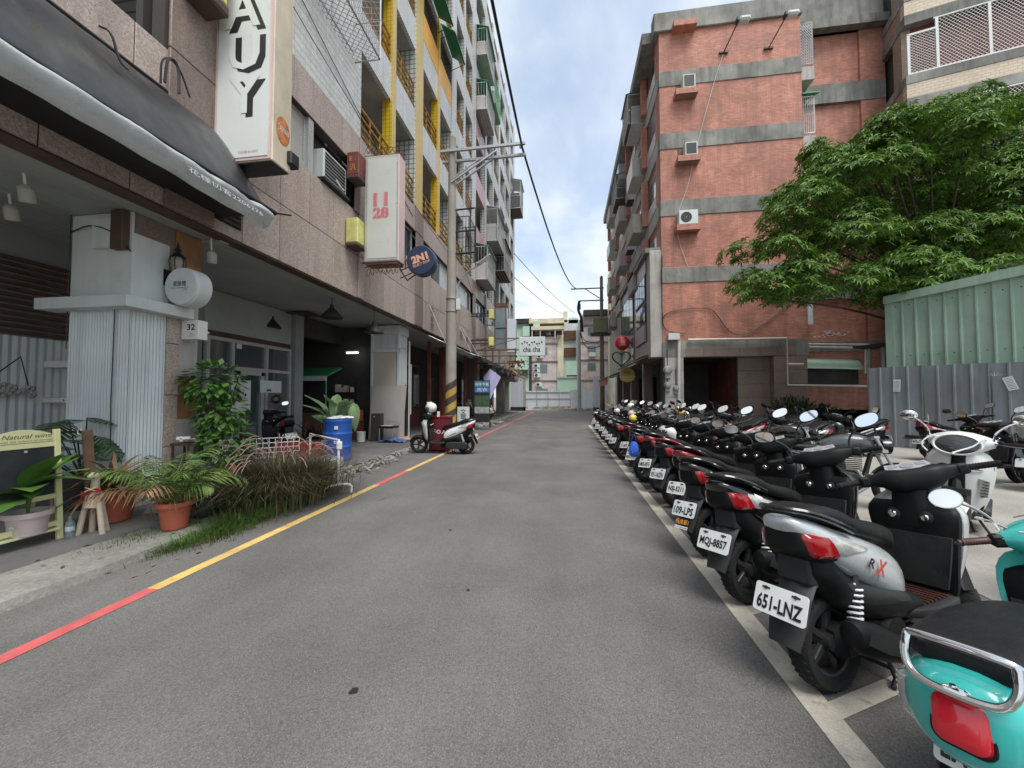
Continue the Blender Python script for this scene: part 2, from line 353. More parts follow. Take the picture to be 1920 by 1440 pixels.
M['pinkink'] = flat('pink_ink', (.55, .16, .19), .5)
M['peach'] = flat('peach_ink', (.62, .33, .22), .5)
M['whiteink'] = flat('white_ink', (.75, .76, .76), .5)
M['redink'] = flat('red_ink', (.50, .04, .04), .4)
M['gold'] = flat('gold_ink', (.60, .28, .04), .5)
M['red'] = mat('red_plastic', (.50, .02, .03), .35, var=.1, vsc=4)
M['yel'] = mat('yellow_plastic', (.66, .48, .08), .4, var=.1, vsc=4)
M['ygreen'] = mat('yellow_green_box', (.58, .56, .20), .5, var=.25, vsc=4, streak=.4, scol=(.3, .3, .1))
M['wyel'] = mat('worn_ochre_stripe', (.42, .27, .05), .7, var=.3, vsc=5, spots=.6, spcol=(.2, .17, .12))
M['wblk'] = mat('worn_black_stripe', (.05, .04, .03), .8, var=.4, vsc=5, spots=.5, spcol=(.16, .14, .11))
M['gawn'] = mat('green_awning_sheet', (.05, .30, .13), .45, var=.12, vsc=2)
M['gfence'] = mat('sage_green_sheet', (.30, .41, .325), .5, var=.14, vsc=1., streak=.6, scol=(.15, .20, .15), ssc=.8, spots=.2, spcol=(.2, .17, .12))
M['bfence'] = mat('blue_grey_sheet', (.20, .222, .24), .5, var=.14, vsc=1., streak=.75, scol=(.095, .095, .095), ssc=.8, bump=.05, spots=.2, spcol=(.14, .11, .09))
M['terra'] = mat('terracotta', (.42, .105, .055), .7, var=.12, vsc=4, spots=.2, spcol=(.3, .1, .06))
M['pinkpot'] = mat('dusty_pink_pot', (.50, .40, .40), .45, var=.08, vsc=4)
M['soil'] = mat('soil', (.05, .035, .025), .95, var=.4, vsc=20, bump=.8, bs=40)
M['barrel'] = mat('blue_barrel_paint', (.02, .10, .40), .4, var=.12, vsc=3, spots=.3, spcol=(.02, .05, .14))
M['rock'] = mat('grey_rock', (.32, .31, .29), .85, var=.25, vsc=4, bump=.7, bs=12)
M['rubble'] = mat('rubble', (.33, .30, .26), .9, var=.35, vsc=3, bump=.7, bs=14)
M['bark'] = mat('bark', (.05, .038, .028), .9, var=.35, vsc=5, bump=.8, bs=14)
M['lf_tree'] = leafm('tree_leaf', (.026, .085, .013), (.165, .285, .040), .45, .22)
M['lf_dark'] = leafm('dark_leaf', (.018, .045, .020), (.04, .09, .03))
M['lf_mid'] = leafm('mid_leaf', (.05, .13, .03), (.12, .24, .05), .35)
M['lf_pale'] = leafm('pale_leaf', (.16, .27, .12), (.26, .36, .18), .4)
M['lf_palm'] = leafm('palm_leaf', (.05, .11, .03), (.14, .20, .05))
M['lf_dry'] = leafm('dry_leaf', (.16, .09, .045), (.30, .19, .10), .7)
M['lf_purp'] = leafm('purple_grass', (.05, .036, .026), (.135, .092, .066), .8)
M['lf_purpg'] = leafm('olive_grass', (.05, .075, .025), (.11, .13, .05), .7)
M['plume'] = leafm('grass_plume', (.20, .13, .115), (.32, .23, .19), .9)
M['lf_grass'] = leafm('green_grass', (.06, .13, .025), (.14, .24, .05), .6)
# vehicles
M['blk'] = mat('black_gloss', (.006, .006, .0065), .22, var=.3, vsc=4, coat=.6)
M['plastic'] = mat('black_plastic', (.007, .0073, .0076), .5, var=.35, vsc=5, spec=.2, spots=.25, spcol=(.03, .03, .03))
M['gplas'] = mat('grey_plastic', (.017, .0175, .0185), .55, var=.2, vsc=5)
M['rubber'] = mat('tyre_rubber', (.007, .007, .007), .9, var=.3, vsc=9, bump=.3, bs=60)
M['seat'] = mat('black_vinyl', (.008, .0083, .009), .5, var=.25, vsc=6, bump=.25, bs=110, spec=.28)
M['silverp'] = mat('silver_paint', (.50, .525, .53), .3, .25, var=.05, vsc=3, coat=.5)
M['whitep'] = mat('white_gloss', (.70, .71, .68), .25, var=.04, vsc=3, coat=.6)
M['redp'] = mat('red_gloss', (.22, .012, .02), .22, var=.1, vsc=3, coat=.7)
M['bluep'] = mat('blue_gloss', (.015, .06, .30), .25, var=.1, vsc=3, coat=.6)
M['tealp'] = mat('teal_gloss', (.035, .40, .36), .25, var=.05, vsc=3, coat=.6)
M['greyp'] = mat('grey_gloss', (.07, .075, .08), .3, .2, var=.1, vsc=3, coat=.5)
M['chrome'] = flat('chrome', (.72, .72, .72), .12, 1)
M['mirror'] = flat('mirror_glass', (.86, .88, .90), .03, 1)
M['redlens'] = flat('red_lens', (.26, .004, .008), .15, 0, .6)
M['redtail'] = flat('bright_red_lens', (.50, .008, .02), .1, 0, .8)
M['orlens'] = flat('orange_lens', (.60, .16, .02), .15, 0, .6)
M['clens'] = mat('clear_lens', (.46, .46, .43), .12, .3, var=.25, vsc=30, coat=.6)
M['hlens'] = flat('dark_lens', (.04, .042, .045), .08, 0, .8)
M['plate'] = mat('plate_white', (.70, .72, .71), .4, var=.05, vsc=12)
M['dusty'] = mat('dusty_plastic', (.024, .024, .024), .75, var=.4, vsc=7, spots=.6, spcol=(.06, .058, .054))
M['dash'] = flat('dash_silver', (.42, .43, .44), .3, .3)
M['dashg'] = flat('dash_glass', (.22, .25, .28), .06, 0, .5)
M['brgrip'] = mat('brown_grip', (.06, .022, .016), .5, var=.2, vsc=10)
M['rim'] = mat('dark_rim', (.05, .05, .052), .4, .5, var=.15, vsc=8)
M['spring'] = flat('white_spring', (.62, .63, .62), .35)
# ------------------------------------------------------------------ lettering (built-in font turned into thin mesh)
_tx = {}
def text(s, w, h, m, parent, loc, xdir, ydir, name='lettering', th=.002, bold=0.0, exact=True, shear=0):
    key = (s, bold, shear)
    if key not in _tx:
        cu = bpy.data.curves.new('t', 'FONT'); cu.body = s; cu.align_x = 'CENTER'; cu.align_y = 'CENTER'; cu.size = 1; cu.resolution_u = 2; cu.offset = bold; cu.shear = shear; cu.space_line = .85
        o = bpy.data.objects.new('t', cu); COL.objects.link(o); dg = bpy.context.evaluated_depsgraph_get(); dg.update()
        me = bpy.data.meshes.new_from_object(o.evaluated_get(dg)); bpy.data.objects.remove(o); bpy.data.curves.remove(cu)
        _tx[key] = ([v.co.copy() for v in me.vertices], [tuple(p.vertices) for p in me.polygons]); bpy.data.meshes.remove(me)
    vs_, fs = _tx[key]
    if not vs_: return None
    x0 = min(v.x for v in vs_); x1 = max(v.x for v in vs_); y0 = min(v.y for v in vs_); y1 = max(v.y for v in vs_)
    sx = w / max(x1 - x0, 1e-6); sy = h / max(y1 - y0, 1e-6)
    if not exact: sx = sy = min(sx, sy)
    X = Vector(xdir).normalized(); Y = Vector(ydir).normalized(); N = X.cross(Y); o0 = Vector(loc)
    mb = MB(); P = [o0 + X * ((v.x - (x0 + x1) / 2) * sx) + Y * ((v.y - (y0 + y1) / 2) * sy) + N * th for v in vs_]
    mb.add(P, fs); return mb.build(name, m, parent, smooth=0)
# ------------------------------------------------------------------ ground, road, kerbs, markings
def wtext(p, s, w, h, m, loc, xd, yd, **k):
    mi = (Matrix.Translation(p.location) @ p.rotation_euler.to_matrix().to_4x4()).inverted() if p else Matrix()
    r = mi.to_3x3()
    return text(s, w, h, m, p, mi @ Vector(loc), r @ Vector(xd), r @ Vector(yd), **k)
def struct(name, mb, m, smooth=35): return tag(mb.build(name, m, None, smooth), kind='structure')
def rect(x0, x1, y0, y1, z): return MB().add([(x0, y0, z), (x1, y0, z), (x1, y1, z), (x0, y1, z)], [(0, 1, 2, 3)])
struct('ground', rect(-600, 600, -300, 900, -.03), M['ground'])
struct('road', MB().add([(-4.4, -8, 0), (3.1, -8, 0), (3.1, 38, 0), (-4.4, 38, 0), (-40, 38, 0), (40, 38, 0), (40, 43, 0), (-40, 43, 0)], [(0, 1, 2, 3), (4, 5, 6, 7)]), M['asphalt'])
struct('parking_lot', rect(3.1, 17, -8, 19.2, .004), M['lot'])
# arcade floor and sloping kerb, with a broken, uneven edge
g = MB(); rnd = random.Random(3)
ys = [-1 + .25 * i for i in range(152)]
rows = []
for y in ys:
    e = -4.56 + rnd.uniform(-.015, .015) if y < 3.75 else -4.42 + rnd.uniform(-.03, .03)
    rows.append([(-14, y, .125), (e, y, .125 + rnd.uniform(-.004, .004)), (e + .03, y, .075)])
g.sheet([[r[j] for r in rows] for j in (2, 1, 0)]); struct('arcade_floor', g, M['pave'])
g = MB(); rows = []
for y in ys:
    wob = rnd.uniform(-.02, .02)
    e = -3.90 + wob if y < 3.7 else (-3.95 - min(.25, (y - 3.7) * .12) + wob * 1.3)
    if 5.6 < y < 9: e += .03 * sin(y * 5.3) + .02 * sin(y * 11.7)
    zt = .085 if y < 4.2 else max(.03, .085 - (y - 4.2) * .03) if y < 9 else .085
    rows.append([(-4.62, y, .072), (e - .10, y, zt + rnd.uniform(-.004, .004)), (e, y, zt - .02), (e + .025, y, -.005)])
g.sheet([[r[j] for r in rows] for j in (3, 2, 1, 0)]); struct('kerb', g, M['kerb'])
mk = lambda nm, x0, x1, y0, y1, m, z=.004: struct(nm, rect(x0, x1, y0, y1, z), M[m])
mk('red_line', -3.255, -3.145, -2, 2.6, 'lred'); mk('yellow_line', -3.255, -3.145, 2.6, 6.15, 'lyel'); mk('red_line', -3.255, -3.145, 6.15, 7.4, 'lred')
mk('yellow_line', -3.255, -3.145, 7.4, 11.6, 'lyel'); mk('red_line', -3.255, -3.145, 11.6, 37.5, 'lred')
mk('parking_line', 1.13, 1.265, -3, 20.5, 'lwht')
A = radians(28)
for i in range(22):
    y = .35 + .86 * i; a = Vector((1.262, y, .004)); d = Vector((cos(A), sin(A), 0)); n = Vector((-sin(A), cos(A), 0)) * .045
    ex = Vector((0, 0, 0)); b0 = a - n; b1 = a + n
    # start flush with the long line
    b0 = b0 + d * ((1.265 - b0.x) / d.x); b1 = b1 + d * ((1.265 - b1.x) / d.x)
    struct('stall_line', MB().add([b0, b0 + d * 1.9, b1 + d * 1.9, b1], [(0, 1, 2, 3)]), M['lwht'])
# tar patches, stains and litter on the road
rp = MB()
for (x, y, l, wd, a) in ((-1.08, 1.86, .055, .022, .9), (-.76, 2.93, .03, .02, .2), (-1.3, 4.2, .035, .018, 1.)):
    pts = []
    for k in range(9):
        t = 2 * pi * k / 9; r = 1 + rnd.uniform(-.25, .25); px_, py_ = cos(t) * l / 2 * r, sin(t) * wd * r
        pts.append((x + px_ * cos(a) - py_ * sin(a), y + px_ * sin(a) + py_ * cos(a), .004))
    rp.add(pts, [tuple(range(9))])
struct('tar_spots', rp, mat('tar', (.018, .018, .018), .6))
# ------------------------------------------------------------------ left: the arcaded apartment block
XF = -4.88; ZS = 3.83
B = thing('apartment_building', 'long tiled apartment block on the left with granite base, arcade and yellow columns', 'building', (-5.4, 18, 0))
def bpart(name, mb, m, parent=B, smooth=35): return mb.build(name, m, parent, smooth)
# core body
c = W(B); c.box(-14, -6.12, -1, 36, 7.72, 27); c.box(-14, -5.02, -1, 36, 27, 27.5); bpart('core_wall', c, M['wt_y'])
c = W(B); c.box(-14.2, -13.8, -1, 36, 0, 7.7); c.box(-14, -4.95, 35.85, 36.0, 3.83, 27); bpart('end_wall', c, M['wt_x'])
c = W(B)
c.box(-14, -5.065, -1, 36, ZS + .02, ZS + .3); bpart('soffit', c, M['soff'])
# soffit boards over the first bay
for i in range(18):
    x = -5.0 - .16 * i
    bpart('soffit_board', W(B).box(x - .153, x, -.5, 5.6, ZS - .01, ZS + .018, .004), M['soff'])
bpart('soffit_beam', W(B).box(-7.6, -5.0, 4.86, 5.0, ZS - .05, ZS - .012), M['soff'])
# fascia backing and panels
c = W(B); c.box(-5.06, XF, -1, 36, ZS - .02, 5.80); c.box(-5.06, XF, 3.9, 36, 6.9, 7.70); c.box(-5.06, XF, 3.9, 6.0, 5.8, 6.9); bpart('fascia_backing', c, M['joint'])
bpart('fascia_edge', W(B).box(-5.07, XF + .035, -1, 36, ZS - .035, ZS - .021), M['dbrown'])
pm = MB().box(0, .018, .006, .754, .006, .974, .004).build('granite_panel', M['gran'], B); pm.location = (XF + 5.4, -19, ZS - 0.0)
def panels(y0, y1, z0, z1, m='gran', px_=XF, first=[pm]):
    n = max(1, round((y1 - y0) / .76)); wd = (y1 - y0) / n
    for i in range(n):
        o = first[0]
        if i or o.get('used'): o = first[0].copy(); COL.objects.link(o)
        first[0]['used'] = 1
        if 'used' in o.keys() and o is not first[0]: del o['used']
        o.location = Vector((px_, y0 + i * wd, z0)) - B.location; o.scale = (1, wd / .76, (z1 - z0) / .98)
        if m != 'gran': o.material_slots[0].link = 'OBJECT'; o.material_slots[0].material = M[m]
panels(-.95, 36, ZS, 4.83); panels(-.95, 36, 4.83, 5.80)
panels(4.6, 8.38, 6.92, 7.70); panels(8.38, 36, 6.92, 7.70)
# brown pilasters rising over the fascia
def pilaster(y0, y1, z0, z1, m='granb', d=.04): return bpart('pilaster', W(B).box(XF + .019, XF + .02 + d, y0, y1, z0, z1, .008), M[m])
for k in range(8):
    z = 3.84 + k * 1.0
    pilaster(3.93, 4.58, z, z + .99)
for (y0, y1) in ((8.30, 8.52), (11.72, 12.35), (15.6, 16.3), (19.4, 20.0), (22.5, 22.9), (27.2, 27.8), (32.5, 33.1)):
    for z in (3.84, 4.835, 5.82, 6.91): pilaster(y0, y1, z, z + (.98 if z < 5.8 else 1.07 if z < 6 else .78), 'granb' if y0 > 11 else 'gran')
# window strip of the first floor
def window(y0, y1, z0, z1, n, fill, xr=XF - .14, fr='alu', parent=B):
    f = bpart('window', W(B).box(xr, xr + .05, y0, y1, z0, z0 + .05).box(xr, xr + .05, y0, y1, z1 - .05, z1), M[fr])
    wd = (y1 - y0) / n
    for i in range(n + 1):
        y = y0 + wd * i; W(B).box(xr + .001, xr + .054, max(y0, y - .025), min(y1, y + .025), z0 + .05, z1 - .05).build('mullion', M[fr], f)
    for i in range(n):
        W(B).box(xr + .012, xr + .022, y0 + wd * i + .025, y0 + wd * (i + 1) - .025, z0 + .05, z1 - .05).build('pane', M[fill[i % len(fill)]], f)
    return f
c = W(B); c.box(-5.3, -5.2, 3.9, 36, 5.7, 7.0); bpart('recess_back', c, M['dark'])
c = W(B); c.box(-5.2, XF, 5.98, 36, 5.795, 5.86); bpart('window_sill', c, M['bandl'])
window(6.0, 6.55, 5.86, 6.9, 1, ['ply'])
pilaster(8.1, 8.3, 5.82, 6.9)
bpart('window_divider', W(B).box(-5.2, XF - .01, 6.55, 6.7, 5.86, 6.9), M['alu'])
window(8.55, 11.7, 5.86, 6.9, 3, ['wfilm', 'wfilm', 'glass'])
window(12.4, 15.55, 5.86, 6.9, 3, ['wfilm', 'glass', 'wfilm'])
window(16.35, 19.35, 5.86, 6.9, 3, ['wfilm', 'wfilm', 'glassl'])
window(20.05, 22.45, 5.86, 6.9, 2, ['glass', 'glassl'])
window(22.95, 27.15, 5.86, 6.9, 4, ['glass', 'wfilm', 'glassl', 'glass']); window(27.85, 32.45, 5.86, 6.9, 4, ['glass', 'glass', 'wfilm', 'glassl']); window(33.15, 35.8, 5.86, 6.9, 2, ['glass', 'glassl'])
# white tile section: 300 tiles one by one, the rest in one mesh
bpart('tile_wall', W(B).box(-6.1, XF - .008, 4.6, 8.38, 7.70, 27), M['grout'])
tm = MB().box(0, .012, .004, .147, .004, .147, .003).build('tile', M['wtile'], B); cnt = 0; rest = W(B)
for j in range(46):
    for i in range(25):
        y = 4.62 + i * .15; z = 7.71 + j * .15
        if y + .15 > 8.39: continue
        if cnt < 300 and y > 5.4:
            o = tm if cnt == 0 else tm.copy()
            if cnt: COL.objects.link(o)
            o.location = Vector((XF - .008, y, z)) - B.location; cnt += 1
        else: rest.box(XF - .008, XF + .003, y + .004, y + .147, z + .004, z + .147)
tag(bpart('tile_field', rest, M['wtile']), kind='stuff')
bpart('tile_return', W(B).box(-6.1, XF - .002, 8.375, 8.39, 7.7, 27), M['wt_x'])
bpart('recess_tile_wall', W(B).box(-5.98, -5.9, -1, 3.93, 5.8, 12), M['wt_y']); bpart('recess_floor', W(B).box(-5.9, -5.06, -1, 3.93, 5.6, 5.75), M['band'])
# balconies
FL = [9.92 + 3.05 * k for k in range(6)]
cols = [(9.95, 10.2, 'Y'), (11.65, 12.3, 'Y'), (13.85, 14.08, 'Y'), (15.6, 16.3, 'W'), (17.6, 17.85, 'W'), (19.3, 20.05, 'W'), (22.45, 22.9, 'W'), (24.9, 25.2, 'W'), (27.2, 27.85, 'W'), (30, 30.3, 'W'), (32.5, 33.15, 'W'), (35, 35.9, 'W')]
bays = []; p0 = 8.39
for (a, b, k) in cols:
    bays.append((p0, a)); p0 = b
    cm = 'yt_y' if k == 'Y' else 'ft_y'; d = .5 if k == 'Y' else .55
    wide = b - a > .5; d = 1.2 if wide else .26; o = W(B); o.box(XF - d, XF + .03, a, b, 7.72, 27.2); o.cm = 1
    o.add([(XF - d, a - .002, 7.72), (XF + .03, a - .002, 7.72), (XF + .03, a - .002, 27.2), (XF - d, a - .002, 27.2)], [(0, 1, 2, 3)])
    bpart('column', o, [M[cm], M['yt_x' if k == 'Y' and not wide else 'wt_x']])
for z in FL + [28.2 - 1.0]:
    bpart('balcony_slab', W(B).box(-6.12, XF - .13, 8.4, 35.8, z + .02, z + .18), M['bandl'])
    bpart('soffit_trim', W(B).box(-6.1, -6.0, 8.4, 35.8, z - .06, z + .015), M['dbrown'])
rr = random.Random(5)
for bi, (a, b) in enumerate(bays):
    for k, z in enumerate([6.87] + FL):
        if k:
            m = 'pk_y' if bi == 6 and k in (1, 2, 3) else 'ft_y'
            bpart('balcony_wall', W(B).box(XF - .12, XF - .005, a, b, z, z + 1.03), M[m])
        zt = z + 1.03 if k else 7.72
        if bi < 6 and not (k == 2 and bi in (2, 3)):
            o = W(B)
            for q in range(4): o.tube([(XF - .06, a, zt + .17 + .22 * q), (XF - .06, b, zt + .17 + .22 * q)], .036, 6)
            for q in range(1, 3): yy = a + (b - a) * q / 3; o.box(XF - .075, XF - .045, yy - .015, yy + .015, zt, zt + .84)
            if k < 5: bpart('railing', o, M['rail'])
        elif bi >= 7 and rr.random() < .6:
            o = W(B)
            for q in range(3): o.tube([(XF - .06, a, zt + .2 + .22 * q), (XF - .06, b, zt + .2 + .22 * q)], .025, 5)
            bpart('railing', o, M['rail' if rr.random() < .6 else 'alu'])
        # door or window at the back of the balcony
        if bi % 2 == 0 or b - a > 1.8:
            f = bpart('balcony_door', W(B).box(-6.1, -6.05, a + .35, a + 1.15, zt - .9, zt + 1.35), M['alu']); W(B).box(-6.052, -6.04, a + .42, a + 1.08, zt - .8, zt + 1.25).build('pane', M['glass'], f)
for k in (3, 4): pass
# pale ceiling lamps, washing-line lattice, ac units on the balconies
for (y, z) in ((9.2, FL[0] - .03), (11.0, FL[0] - .03), (13.0, FL[0] - .03), (9.2, FL[1] - .03), (11, FL[1] - .03)):
    bpart('ceiling_lamp', W(B).lathe([(.02, .02), (.13, 0), (.14, -.04), (.09, -.1), (.02, -.11)], 14, (-5.5, y, z)), M['wpaint'])
# orange parapets, window grilles and green sheet awnings
zo = FL[1] + 1.03
for i, (a, b) in enumerate(((12.3, 13.85), (14.08, 15.6))):
    bpart('orange_parapet', W(B).box(XF - .11, XF + .004, a, b, zo, zo + .95), M['orange'])
    o = W(B)
    for q in range(13): yy = a + (b - a) * (q + .5) / 13; o.tube([(XF - .05, yy, zo + .95), (XF - .05, yy, zo + 1.98)], .011, 5)
    for q in range(5): o.tube([(XF - .05, a, zo + 1.1 + .2 * q), (XF - .05, b, zo + 1.1 + .2 * q)], .009, 5)
    bpart('window_grille', o, M['dsteel'])
    aw = bpart('sheet_awning', W(B).prism([(XF + .02, a, FL[2] + .3), (XF + .62, a, FL[2] - .12), (XF + .62, a, FL[2] - .16), (XF + .02, a, FL[2] + .26)], (0, b - a, 0)), M['gawn'])
    o = W(B)
    for yy in (a + .02, b - .02): o.tube([(XF + .0, yy, FL[2] - .35), (XF + .58, yy, FL[2] - .16)], .014, 5)
    o.tube([(XF + .6, a, FL[2] - .17), (XF + .6, b, FL[2] - .17)], .018, 5); o.build('bracket', M['dsteel'], aw)
def mesh_face(o, A_, U_, V_, nu, nv, r=.006):
    A_ = Vector(A_); U_ = Vector(U_); V_ = Vector(V_)
    n = nu + nv
    for k in range(1, n):           # both diagonals of a diamond lattice
        t0 = k / nu if k <= nu else 1.0; s0 = 0 if k <= nu else (k - nu) / nv
        t1 = 0 if k <= nv else (k - nv) / nu; s1 = k / nv if k <= nv else 1.0
        o.tube([A_ + U_ * t0 + V_ * s0, A_ + U_ * t1 + V_ * s1], r, 3, False)
        o.tube([A_ + U_ * (1 - t0) + V_ * s0, A_ + U_ * (1 - t1) + V_ * s1], r, 3, False)
def cage(parent, x, y0, y1, z0, z1, d, frame='alu', roof=None, lattice=0, sgn=1, solid=None):
    """window cage standing out from a wall at x; sgn is the outward direction"""
    o = W(parent); X1 = x + sgn * d; r = .022
    for z in (z0, z1):
        o.tube([(x, y0, z), (X1, y0, z), (X1, y1, z), (x, y1, z)], r, 4)
    for p in ((X1, y0), (X1, y1)): o.tube([(p[0], p[1], z0), (p[0], p[1], z1)], r, 4)
    zm = z0 + (z1 - z0) * .45; o.tube([(x, y0, zm), (X1, y0, zm), (X1, y1, zm), (x, y1, zm)], r * .7, 4)
    f = bpart('window_cage', o, M[frame], parent)
    b = W(parent)
    if lattice:
        nz = max(3, int((z1 - z0) / lattice)); ny = max(3, int((y1 - y0) / lattice)); nx = max(3, int(d / lattice))
        mesh_face(b, (X1, y0, z0), (0, y1 - y0, 0), (0, 0, z1 - z0), ny, nz); mesh_face(b, (x, y0, z0), (sgn * d, 0, 0), (0, 0, z1 - z0), nx, nz)
        mesh_face(b, (x, y0, z0), (sgn * d, 0, 0), (0, y1 - y0, 0), nx, ny)
    else:
        n = max(3, int((y1 - y0) / .14))
        for i in range(n + 1): yy = y0 + (y1 - y0) * i / n; b.tube([(X1, yy, z0), (X1, yy, z1)], .009, 4, False)
        for i in range(1, 4): xx = x + sgn * d * i / 4; b.tube([(xx, y0, z0), (xx, y0, z1)], .009, 4, False); b.tube([(xx, y0, z0), (xx, y1, z0)], .012, 4, False)
    b.build('bars', M[frame], f)
    if roof:
        W(parent).prism([(x, y0 - .05, z1 + .25), (X1 + sgn * .12, y0 - .05, z1 + .02), (X1 + sgn * .12, y0 - .05, z1), (x, y0 - .05, z1 + .23)], (0, y1 - y0 + .1, 0)).build('cage_roof', M[roof], f)
    if solid:
        W(parent).box(x, X1 - sgn * .01, y0 + .01, y1 - .01, z0 + .01, z0 + .03).build('cage_floor', M[solid], f)
        W(parent).box(x + sgn * .02, X1 - sgn * .1, y0 + .06, y1 - .06, z0 + .03, z0 + (z1 - z0) * .55).build('stored_boxes', M['gplas' if solid == 'rust' else 'ply'], f)
    return f
cage(B, XF, 6.35, 8.1, 9.35, 11.4, .62, 'gsteel', None, .13)
window(6.4, 8.0, 9.5, 11.3, 2, ['glass', 'glass'], XF - .03)
cage(B, XF, 4.9, 5.95, 9.9, 11.6, .55, 'gsteel', None, .13)
cage(B, XF, 20.1, 22.3, 20.5, 22.0, .6, 'gsteel', 'gawn', 0, 1, 'bandl'); cage(B, XF, 20.1, 22.3, 17.4, 18.9, .6, 'alu', 'gawn', 0, 1, 'bandl')
cage(B, XF, 22.9, 24.8, 19.9, 21.5, .55, 'gawn', None, 0, 1, 'bandl')
cage(B, XF, 20.1, 22.4, 7.9, 9.7, .65, 'alu', 'gfence', 0, 1, 'bandl'); cage(B, XF, 22.95, 26.2, 11.2, 13.2, .7, 'alu', 'wsheet', .12, 1, 'bandl')
cage(B, XF, 25.3, 28.2, 10.1, 12.2, .75, 'alu', 'rust', 0, 1, 'rust'); cage(B, XF, 33.3, 35.4, 18.4, 20.9, .9, 'alu', 'wsheet', .14, 1, 'rust')
cage(B, XF, 16.4, 17.5, 7.9, 9.6, .6, 'dsteel', None, 0, 1)
# roof clutter
bpart('roof_tank', W(B).lathe([(.6, 0), (.65, .1), (.65, 1.6), (.5, 1.8), (.1, 1.9)], 16, (-5.9, 27, 27.5)), M['gsteel'])
# first arcade column: corrugated below, painted box above
CX = -5.35
def corr(o, a, b, z0, z1, pitch=.042, d=.012, out=(0, -1, 0)):
    a = Vector(a); b = Vector(b); n = max(2, int((b - a).length / pitch)); o_ = Vector(out); g0 = []; g1 = []
    for i in range(n * 4 + 1):
        p = a.lerp(b, i / (n * 4)) + o_ * (d * (.5 + .5 * sin(2 * pi * i / 4 + .5)))
        g0.append((p.x, p.y, z0)); g1.append((p.x, p.y, z1))
    o.sheet([g0, g1])
k = bpart('arcade_column', W(B).box(CX - .88, CX, 3.995, 4.85, .12, ZS, .01), M['granb'])
o = W(B); corr(o, (CX - .90, 3.985, 0), (CX + .005, 3.985, 0), .12, 2.64); corr(o, (CX + .004, 3.975, 0), (CX + .004, 4.40, 0), .12, 2.64, out=(1, 0, 0))
o.build('corrugated_cladding', M['corr'], k)
o = W(B); o.box(CX - .89, CX + .012, 3.97, 3.99, 2.70, ZS - .02); o.box(CX - .012, CX + .012, 3.9901, 4.42, 2.70, 3.55); o.build('painted_box', M['wpaint'], k)
o = W(B); o.box(CX - 1.15, CX + .2, 3.79, 4.02, 2.58, 2.72, .004); o.box(CX + .013, CX + .2, 4.0201, 4.62, 2.581, 2.719, .004); o.build('capital_board', M['wpaint'], k)
W(B).box(CX + .001, CX + .018, 4.5, 4.86, 2.9, ZS - .02).build('wood_facing', M['wood'], k); W(B).box(CX + .001, CX + .016, 4.56, 4.86, 1.2, 1.75).build('wood_facing', M['wood'], k)
for j, z in enumerate((.13, .83, 1.53, 2.23)): W(B).box(CX + .001, CX + .02, 4.41, 4.58, z, z + .69, .003).build('granite_strip', M['gran'], k)
for j, z in enumerate((.13, 1.78)): W(B).box(CX + .0005, CX + .012, 4.585, 4.855, z, z + 1.06, .003).build('granite_strip', M['bandl'], k)
W(B).box(CX - .5, CX - .22, 3.9, 3.968, 3.35, 3.72, .008).build('junction_box', M['wpaint'], k)
W(B).box(CX - .2, CX - .02, 3.88, 3.968, 3.32, 3.8, .008).build('junction_box', M['dbrown'], k)
o = W(B); o.tube(chaikin([(CX - .9, 3.96, 3.6), (CX - .5, 3.9, 3.66), (CX - .1, 3.9, 3.5), (CX + .02, 3.95, 3.3)]), .008, 5); o.tube([(CX - .9, 3.955, ZS), (CX - .9, 3.955, 2.1)], .006, 4)
o.tube([(CX - .19, 3.955, 2.58), (CX - .2, 3.955, 1.4), (CX - .18, 3.955, .8)], .007, 4); o.build('cable', M['ink'], k)
# second column, painted white with panelled mouldings
k = bpart('arcade_column', W(B).box(CX - .98, CX, 11.72, 12.3, .12, ZS, .01), M['wpaint'])
o = W(B); o.box(CX - .9, CX - .09, 11.69, 11.722, 1.5, 2.95, .004); o.build('panel', M['cream_p'], k)
o = W(B)
for a in (CX - .98, CX - .075): o.box(a, a + .075, 11.66, 11.724, .12, ZS - .3, .004)
o.box(CX - .98, CX, 11.659, 11.723, 2.95, 3.06, .004); o.box(CX - 1.02, CX + .04, 11.63, 12.34, ZS - .3, ZS - .01, .01); o.box(CX + .001, CX + .03, 11.8, 12.2, 3.1, 3.5, .004); o.build('moulding', M['wpaint'], k)
o = W(B); o.tube([(CX + .05, 12.36, .12), (CX + .05, 12.36, 3.4)], .03, 6); o.tube([(CX + .12, 12.34, .9), (CX + .12, 12.34, 2.6)], .02, 6); o.build('pipe', M['pvc'], k)
bpart('conduit', W(B).box(CX + .005, CX + .06, 12.12, 12.2, .2, 1.9).box(CX + .0, CX + .05, 12.18, 12.3, 1.85, 1.9), M['ink'])
for y in (17.6, 22.6, 27.4, 32.6, 35.4):
    bpart('arcade_column', W(B).box(CX - .7, CX, y, y + .6, .1, ZS, .01), M['redbr' if y < 20 else 'bandl' if y > 30 else 'granb'])
